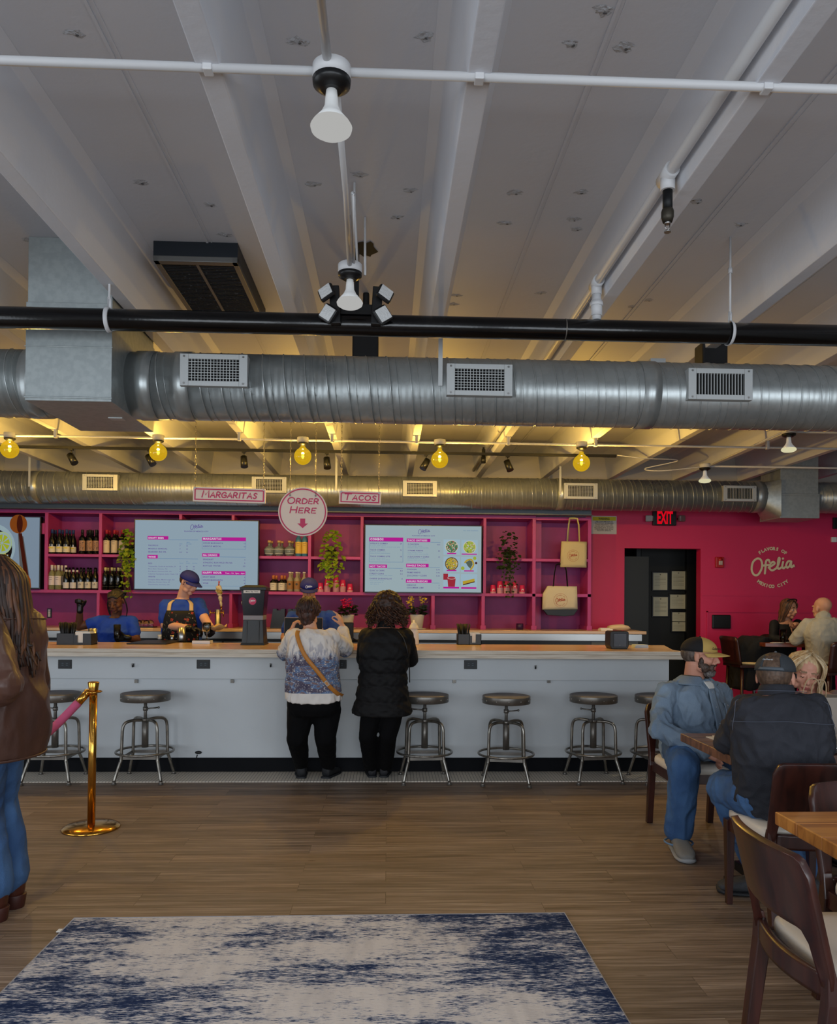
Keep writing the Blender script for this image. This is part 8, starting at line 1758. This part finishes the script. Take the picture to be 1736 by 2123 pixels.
# --- 8. seated man seen from behind in the dark jacket
def p8():
    g = pers('man in a charcoal jacket and dark grey cap, seated with his back to the camera', (1.9, 3.55, 0))
    hc = P(1608, 1405, 3.62); hd = Head(hc, (.60, .79, -.12), k=1.02); f = V((.22, .975, 0)).normalized(); lt = V((-f.y, f.x, 0))
    nk = P(1610, 1438, 3.58); ch = P(1614, 1490, 3.56); wa = P(1620, 1560, 3.555); hp = P(1624, 1636, 3.57); cr = V((hp.x, 3.60, .53))
    pr = [(0, .068, .07, 0), (.05, .125, .09, 0), (.12, .185, .115, .0), (.3, .210, .128, .0), (.5, .205, .125, .0), (.7, .20, .125, .0), (.88, .20, .13, .01), (1.0, .17, .13, 0)]
    B = Body([nk, ch, wa, hp, cr], lt, pr)
    sL = P(1548, 1472, 3.60); eL = P(1510, 1540, 3.74); wL = V((P(1590, 1560, 3.99).x, 3.98, .80)); sR = P(1686, 1470, 3.53); eR = P(1702, 1548, 3.74); wR = V((P(1680, 1550, 3.95).x, 3.98, .80))
    b = MB(); hd.head(b, nk, .062, jaw=1.05); B.torso(b, -.025); limb(b, [sL, eL, wL], [.045, .042, .03]); limb(b, [sR, eR, wR], [.045, .042, .03])
    hand(b, wL, (.8, .6, .05), (0, 0, -1), (-.4, .9, 0), .35, 1.0); hand(b, wR, (-.5, .8, .05), (0, 0, -1), (-.9, -.4, 0), .35, 1.0)
    h1 = V((P(1592, 1660, 3.5).x, 3.60, .575)); k1 = P(1503, 1650, 3.86); k1.z = .55; a1 = V((P(1562, 1800, 3.9).x+.03, 3.90, .11)); h2 = V((P(1655, 1660, 3.5).x, 3.60, .575)); k2 = V((2.10, 3.93, .56)); a2 = V((2.10, 3.84, .11))
    for h_, k_, a_ in ((h1, k1, a1), (h2, k2, a2)): limb(b, [h_, k_, a_], [.085, .06, .04])
    remesh(b, 'body', skinset(M_skin_r), g, .0055, 3)
    M_jk = mat('charcoal_twill', (42, 44, 52), .85, c2=(32, 34, 42), vscale=(4, 4, 4), lo=.35, hi=.7, bump=.25, bscale=230)
    b = MB(); B.torso(b, .016, .035, .97); yoke(b, nk, sL, sR, .068); limb(b, [sL, eL], [.072, .066]); limb(b, [eL, wL], [.066, .048]); limb(b, [sR, eR], [.072, .066]); limb(b, [eR, wR], [.066, .048])
    jk = remesh(b, 'jacket', [M_jk], g, .0065, 3, .013, (10, 10, 8), seed=51)
    b = MB(); rings = []
    for z, r_ in ((-.015, .083), (.012, .080), (.034, .074), (.034, .068), (.0, .070)): rings.append([nk+V((0, 0, z+.004))+lt*(r_*math.cos(a))+f*(r_*1.02*math.sin(a))+V((0, 0, .014*math.sin(a)*-1)) for a in [6.2832*i/32 for i in range(32)]])
    b.loft(rings, cap=False); b.build('collar', M_jk, jk)
    M_st = mat('stitch_blue', (78, 84, 98), .8); b = MB()
    y_ = [B.pt(.255+.02*abs(math.cos(a)), a, .030) for a in [math.pi+.35+(math.pi-.7)*i/28 for i in range(29)]]; b.tube(y_, .0016, 4)
    b.tube([B.pt(.03, a, .028)+V((0, 0, .012)) for a in [math.pi+.5+(math.pi-1)*i/20 for i in range(21)]], .0014, 4)
    for s in (math.pi+.42, 2*math.pi-.42): b.tube([B.pt(.10+.24*i/12, s+(.05*math.sin(i/12*3))*(1 if s < 4 else -1), .032) for i in range(13)], .0016, 4)
    b.build('topstitching', M_st, jk)
    b = MB()
    for h_, k_, a_ in ((h1, k1, a1), (h2, k2, a2)): limb(b, [h_, k_], [.112, .088]); limb(b, [k_, k_.lerp(a_, .5), a_+V((0, 0, .04))], [.088, .076, .074])
    b.cap(h1+V((.02, 0, 0)), h2, .118)
    remesh(b, 'jeans', [M_denim], g, .0065, 3, .009, (9, 9, 5), seed=52)
    for a_, d in ((a1, (-.92, .25, 0)), (a2, (.1, 1, 0))):
        b1, b2 = MB(), MB(); q = V((a_.x+.02, a_.y-.03, 0)); shoe(b1, b2, q, d, .30, .112, .10); s_ = b1.build('shoe', mat('dark_grey_shoe', (52, 54, 58), .7, bump=.3, bscale=130), g); b2.build('shoe_sole', mat('dark_sole', (30, 32, 36)), s_)
    M_cap = mat('dark_grey_cap', (48, 53, 56), .8, bump=.15, bscale=150)
    cp = hd.brim_cap('cap', [M_cap, mat('dark_grey_cap_rear', (50, 55, 60), .8, bump=.15, bscale=150), mat('grey_strap', (84, 92, 100), .7)], g, back=True)
    b = MB(); o = hd.p(-.012, -.1215, .0745); text(b, 'carhartt', 0, 0, .009, o, hd.M@V((.98, .08, 0)), hd.M@V((0, .42, .9)), 0, .02, 'c', width=.045); b.build('cap_wordmark', mat('grey_white_ink', (170, 174, 176), .6), cp)
    b = MB(); hd.e(b, (0, -.034, .026), (.0785, .080, .090)); remesh(b, 'hair', [hairmat('cropped_brown_hair', (70, 54, 44), (96, 76, 62), (80, 80, 30))], g, .005, 2, .0015, (80, 80, 80))
    b = MB()
    for s in (-1, 1): b.tube([hd.p(s*.074, .0, .008), hd.p(s*.074, .05, .01), hd.p(s*.064, .092, .008)], .002, 6); b.tube([hd.p(s*.034+.022*math.cos(t), .1, .0+.017*math.sin(t)) for t in [6.2832*i/20 for i in range(20)]], .0022, 6, closed=True)
    b.tube([hd.p(-.012, .102, .006), hd.p(.012, .102, .006)], .002, 6); b.build('eyeglasses', M_satin, g)
p8()
# --- 9. blonde woman
def p9():
    g = pers('blonde woman in a mauve top, seated behind the paper bag, looking down', (2.55, 4.7, 0))
    hc = P(1670, 1394, 4.60); hd = Head(hc, (-.30, -.90, -.34), k=1.0, up=(.18, 0, 1)); f = V((-.25, -.97, 0)).normalized(); lt = V((-f.y, f.x, 0))
    nk = P(1688, 1432, 4.66); ch = P(1692, 1480, 4.68); wa = P(1694, 1530, 4.72); hp = V((wa.x, 4.78, .60)); cr = V((wa.x, 4.78, .53))
    B = Body([nk, ch, wa, hp, cr], lt, FEM, k=1.08)
    sL = P(1652, 1456, 4.60); eL = V((P(1640, 1540, 4.45).x, 4.42, .82)); wL = V((eL.x+.14, 4.22, .80)); sR = P(1738, 1452, 4.68); eR = P(1765, 1530, 4.5); wR = V((eR.x-.12, 4.28, .80))
    b = MB(); hd.head(b, nk, .05, jaw=.95); B.torso(b); limb(b, [sL, eL, wL], [.05, .04, .028]); limb(b, [sR, eR, wR], [.05, .04, .028])
    hand(b, wL, (.7, -.6, 0), (0, 0, -1), (-.5, -.8, 0), .4, .9); hand(b, wR, (-.8, -.5, 0), (0, 0, -1), (-.3, .9, 0), .4, .9)
    for s in (-1, 1): limb(b, [V((cr.x+s*.09, 4.74, .56)), V((cr.x+s*.10, 4.36, .54)), V((cr.x+s*.10, 4.42, .1))], [.08, .058, .04])
    remesh(b, 'body', skinset(M_skin_r, brow=mat('fair_brow', (134, 106, 82), .8)), g, .0055, 3, matfn=hd.zones(eyes='down'))
    b = MB(); B.torso(b, .012, .07, .97); limb(b, [sL, eL, wL], [.068, .058, .04]); limb(b, [sR, eR, wR], [.068, .058, .04]); remesh(b, 'mauve_top', [mat('mauve_knit', (116, 98, 96), .85, bump=.3, bscale=120)], g, .008, 3, .007, seed=61)
    b = MB()
    for s in (-1, 1): limb(b, [V((cr.x+s*.09, 4.74, .56)), V((cr.x+s*.10, 4.36, .54)), V((cr.x+s*.10, 4.42, .12))], [.105, .08, .065])
    remesh(b, 'trousers', [M_blackp], g, .011, 3, .004)
    b1, b2 = MB(), MB()
    for s in (-1, 1): shoe(b1, b2, V((cr.x+s*.10, 4.42, 0)), (0, -1, 0), .24)
    b1.build('shoe_uppers', M_satin, g); b2.build('shoe_soles', M_satin, g)
    b = MB(); hd.e(b, (0, -.025, .04), (.088, .098, .088)); hd.e(b, (0, -.06, -.04), (.085, .06, .08)); hr = remesh(b, 'hair', [M_hbl], g, .007, 2, .003, (60, 60, 8))
    def path(Rr, k):
        s = 1 if k % 2 else -1; a = Rr.uniform(.95, 2.8); x = math.sin(a)*s; y = math.cos(a); r = Rr.uniform(1.0, 1.1); L = Rr.uniform(-.36, -.2) if s > 0 or a > 1.2 else Rr.uniform(-.2, -.12)
        return [hd.p(.012*s, .04*y, .128), hd.p(.085*x*r, .02+.085*y if y > 0 else -.02+.1*y, .075), hd.p(.098*x*r, .02+.06*y if y > 0 else -.03+.1*y, -.01), hd.p(.102*x*r, .01+.05*y, -.09), hd.p((.105*x+.02*s)*r, -.0+.05*y+Rr.uniform(-.02, .02), -.17), hd.p(.10*x*r+Rr.uniform(-.03, .03), .02*y+Rr.uniform(-.02, .02), L)]
    strands('hair_locks', [M_hbl, M_hbl2, M_hbl], hr, 240, None, path, .0055, 14, jit=.004)
p9()
# --- 10. dark-haired woman in black at the high table
def p10():
    Y = 9.02; g = pers('brown-haired woman in a black top seated at the high table by the pink wall', (P(1630, 1300, Y).x, Y+.1, 0))
    hc = P(1636, 1262, Y-.02); hd = Head(hc, (.42, -.88, -.22), k=.97); f = V((.3, -.95, 0)).normalized(); lt = V((-f.y, f.x, 0))
    nk = P(1631, 1286, Y+.02); ch = P(1629, 1312, Y+.03); hp = V((ch.x, Y+.12, .88)); cr = V((ch.x, Y+.12, .83))
    B = Body([nk, ch, (ch+hp)/2, hp, cr], lt, FEM, k=1.0)
    sL = P(1606, 1294, Y-.02); eL = P(1603, 1324, Y-.14); wL = P(1630, 1325, Y-.26); sR = P(1655, 1294, Y+.04); eR = P(1664, 1320, Y-.08); wR = P(1650, 1305, Y-.24)
    def hs(b): hand(b, wL, (.9, -.2, 0), (0, 0, -1), (-.2, -.9, 0), .4, .9); hand(b, wR, (-.3, -.4, .9), (0, -1, -.2), (-.9, 0, 0), .9, .9)
    b = MB(); hd.head(b, nk, .046, jaw=.88); B.torso(b); limb(b, [sL, eL, wL], [.045, .036, .025]); limb(b, [sR, eR, wR], [.045, .036, .025]); hs(b)
    for s in (-1, 1): limb(b, [V((cr.x+s*.09, Y+.08, .85)), V((cr.x+s*.09, Y-.02, .72)), V((cr.x+s*.10, Y+.10, .34))], [.075, .055, .036])
    remesh(b, 'body', skinset(M_skin_t, brow=M_brow), g, .0065, 3, matfn=hd.zones())
    b = MB(); B.torso(b, .010, .085, .97); limb(b, [sL, eL, wL], [.054, .048, .034]); limb(b, [sR, eR, wR], [.06, .05, .034]); tp = remesh(b, 'black_top', [mat('black_jersey', (13, 12, 13), .8)], g, .008, 3, .005, seed=71)
    B.patch('open_neck', M_skin_t, g, .04, .36, 1.25, 1.85, .0175, 6, 8, .003, wf=lambda q: 1-.9*q)
    b = MB()
    for s in (-1, 1): limb(b, [V((cr.x+s*.09, Y+.08, .85)), V((cr.x+s*.09, Y-.02, .72)), V((cr.x+s*.10, Y+.10, .34))], [.095, .07, .05])
    remesh(b, 'trousers', [M_blackp], g, .012, 3, .003)
    b1, b2 = MB(), MB()
    for s in (-1, 1): shoe(b1, b2, V((cr.x+s*.10, Y+.10, 0)), f, .23, z0=.24)
    b1.build('shoe_uppers', M_satin, g); b2.build('shoe_soles', M_satin, g)
    b = MB(); hd.e(b, (0, -.022, .036), (.084, .098, .088)); hd.e(b, (0, -.05, -.05), (.085, .055, .09)); hr = remesh(b, 'hair', [M_hch], g, .007, 2, .003, (60, 60, 8))
    def path(Rr, k):
        s = 1 if k % 2 else -1; a = Rr.uniform(.75, 2.9); x = math.sin(a)*s; y = math.cos(a)
        return [hd.p(.01*s, .02*y+.03, .122), hd.p(.082*x, .09*y+.0, .06), hd.p(.092*x, .08*y-.01, -.03), hd.p(.094*x, .06*y-.02, -.11), hd.p(.09*x+Rr.uniform(-.02, .02), .05*y-.02, Rr.uniform(-.24, -.17))]
    strands('hair_locks', [M_hch, M_hbr, M_hch], hr, 120, None, path, .0075, 15, jit=.003)
    b = MB(); b.tube([hd.p(.085*math.cos(a), .02+.02*math.sin(a), .10+.03*math.sin(a)) for a in [math.pi*i/14 for i in range(15)]], .007, 8); b.build('sunglasses_on_hair', M_satin, g)
    highchair(cr.x, Y+.13, math.pi-.3, 'high chair the woman in the black top sits on')
p10()
# --- 11. bald man in the grey sweater
def p11():
    Y = 8.12; g = pers('bald man in light grey sweater seated at the high table, back turned', (P(1712, 1380, Y).x, Y, 0))
    hc = P(1705, 1262, Y+.06); hd = Head(hc, (-.32, .94, -.08), k=1.03); f = V((-.2, .98, 0)).normalized(); lt = V((-f.y, f.x, 0))
    nk = P(1708, 1283, Y-.02); ch = P(1712, 1312, Y-.06); wa = P(1714, 1345, Y-.02); hp = V((P(1714, 1380, Y).x, Y+.02, .88)); cr = V((hp.x, Y+.02, .83))
    pr = [(p[0], p[1]*1.08, p[2]*1.15, p[3]) for p in MALE]
    B = Body([nk, ch, wa, hp, cr], lt, pr)
    sL = P(1676, 1295, Y-.0); eL = P(1650, 1326, Y+.12); wL = P(1672, 1322, Y+.36); sR = P(1748, 1297, Y-.04); eR = P(1766, 1330, Y+.10); wR = P(1740, 1326, Y+.34)
    b = MB(); hd.head(b, nk, .06, jaw=1.05); B.torso(b, -.02); limb(b, [sL, eL, wL], [.045, .042, .03]); limb(b, [sR, eR, wR], [.055, .046, .032])
    hand(b, wL, (.6, .8, .1), (0, 0, -1), (-.8, .5, 0), .4); hand(b, wR, (-.6, .8, .1), (0, 0, -1), (-.8, -.5, 0), .4)
    for s in (-1, 1): limb(b, [V((cr.x+s*.10, Y+.06, .86)), V((cr.x+s*.10, Y+.16, .74)), V((cr.x+s*.10, Y+.1, .34))], [.08, .06, .04])
    remesh(b, 'body', skinset(M_skin_t), g, .0065, 3)
    b = MB(); B.torso(b, .014, .04, .985); yoke(b, nk, sL, sR, .068); limb(b, [sL, eL, wL], [.072, .064, .046]); limb(b, [sR, eR, wR], [.08, .066, .046]); limb(b, [nk+V((0, 0, .01)), nk+V((0, 0, -.02))], [.076, .085]); remesh(b, 'grey_sweater', [mat('stone_grey_knit', (168, 162, 146), .9, bump=.3, bscale=120, var=.12, vscale=(6, 6, 6))], g, .008, 3, .009, (8, 8, 6), seed=81)
    b = MB()
    for s in (-1, 1): limb(b, [V((cr.x+s*.10, Y+.06, .86)), V((cr.x+s*.10, Y+.16, .74)), V((cr.x+s*.10, Y+.1, .34))], [.10, .08, .06])
    remesh(b, 'trousers', [M_blackp], g, .012, 3, .003)
    b1, b2 = MB(), MB()
    for s in (-1, 1): shoe(b1, b2, V((cr.x+s*.10, Y+.1, 0)), f, .27, z0=.24)
    b1.build('shoe_uppers', M_satin, g); b2.build('shoe_soles', M_satin, g)
p11()
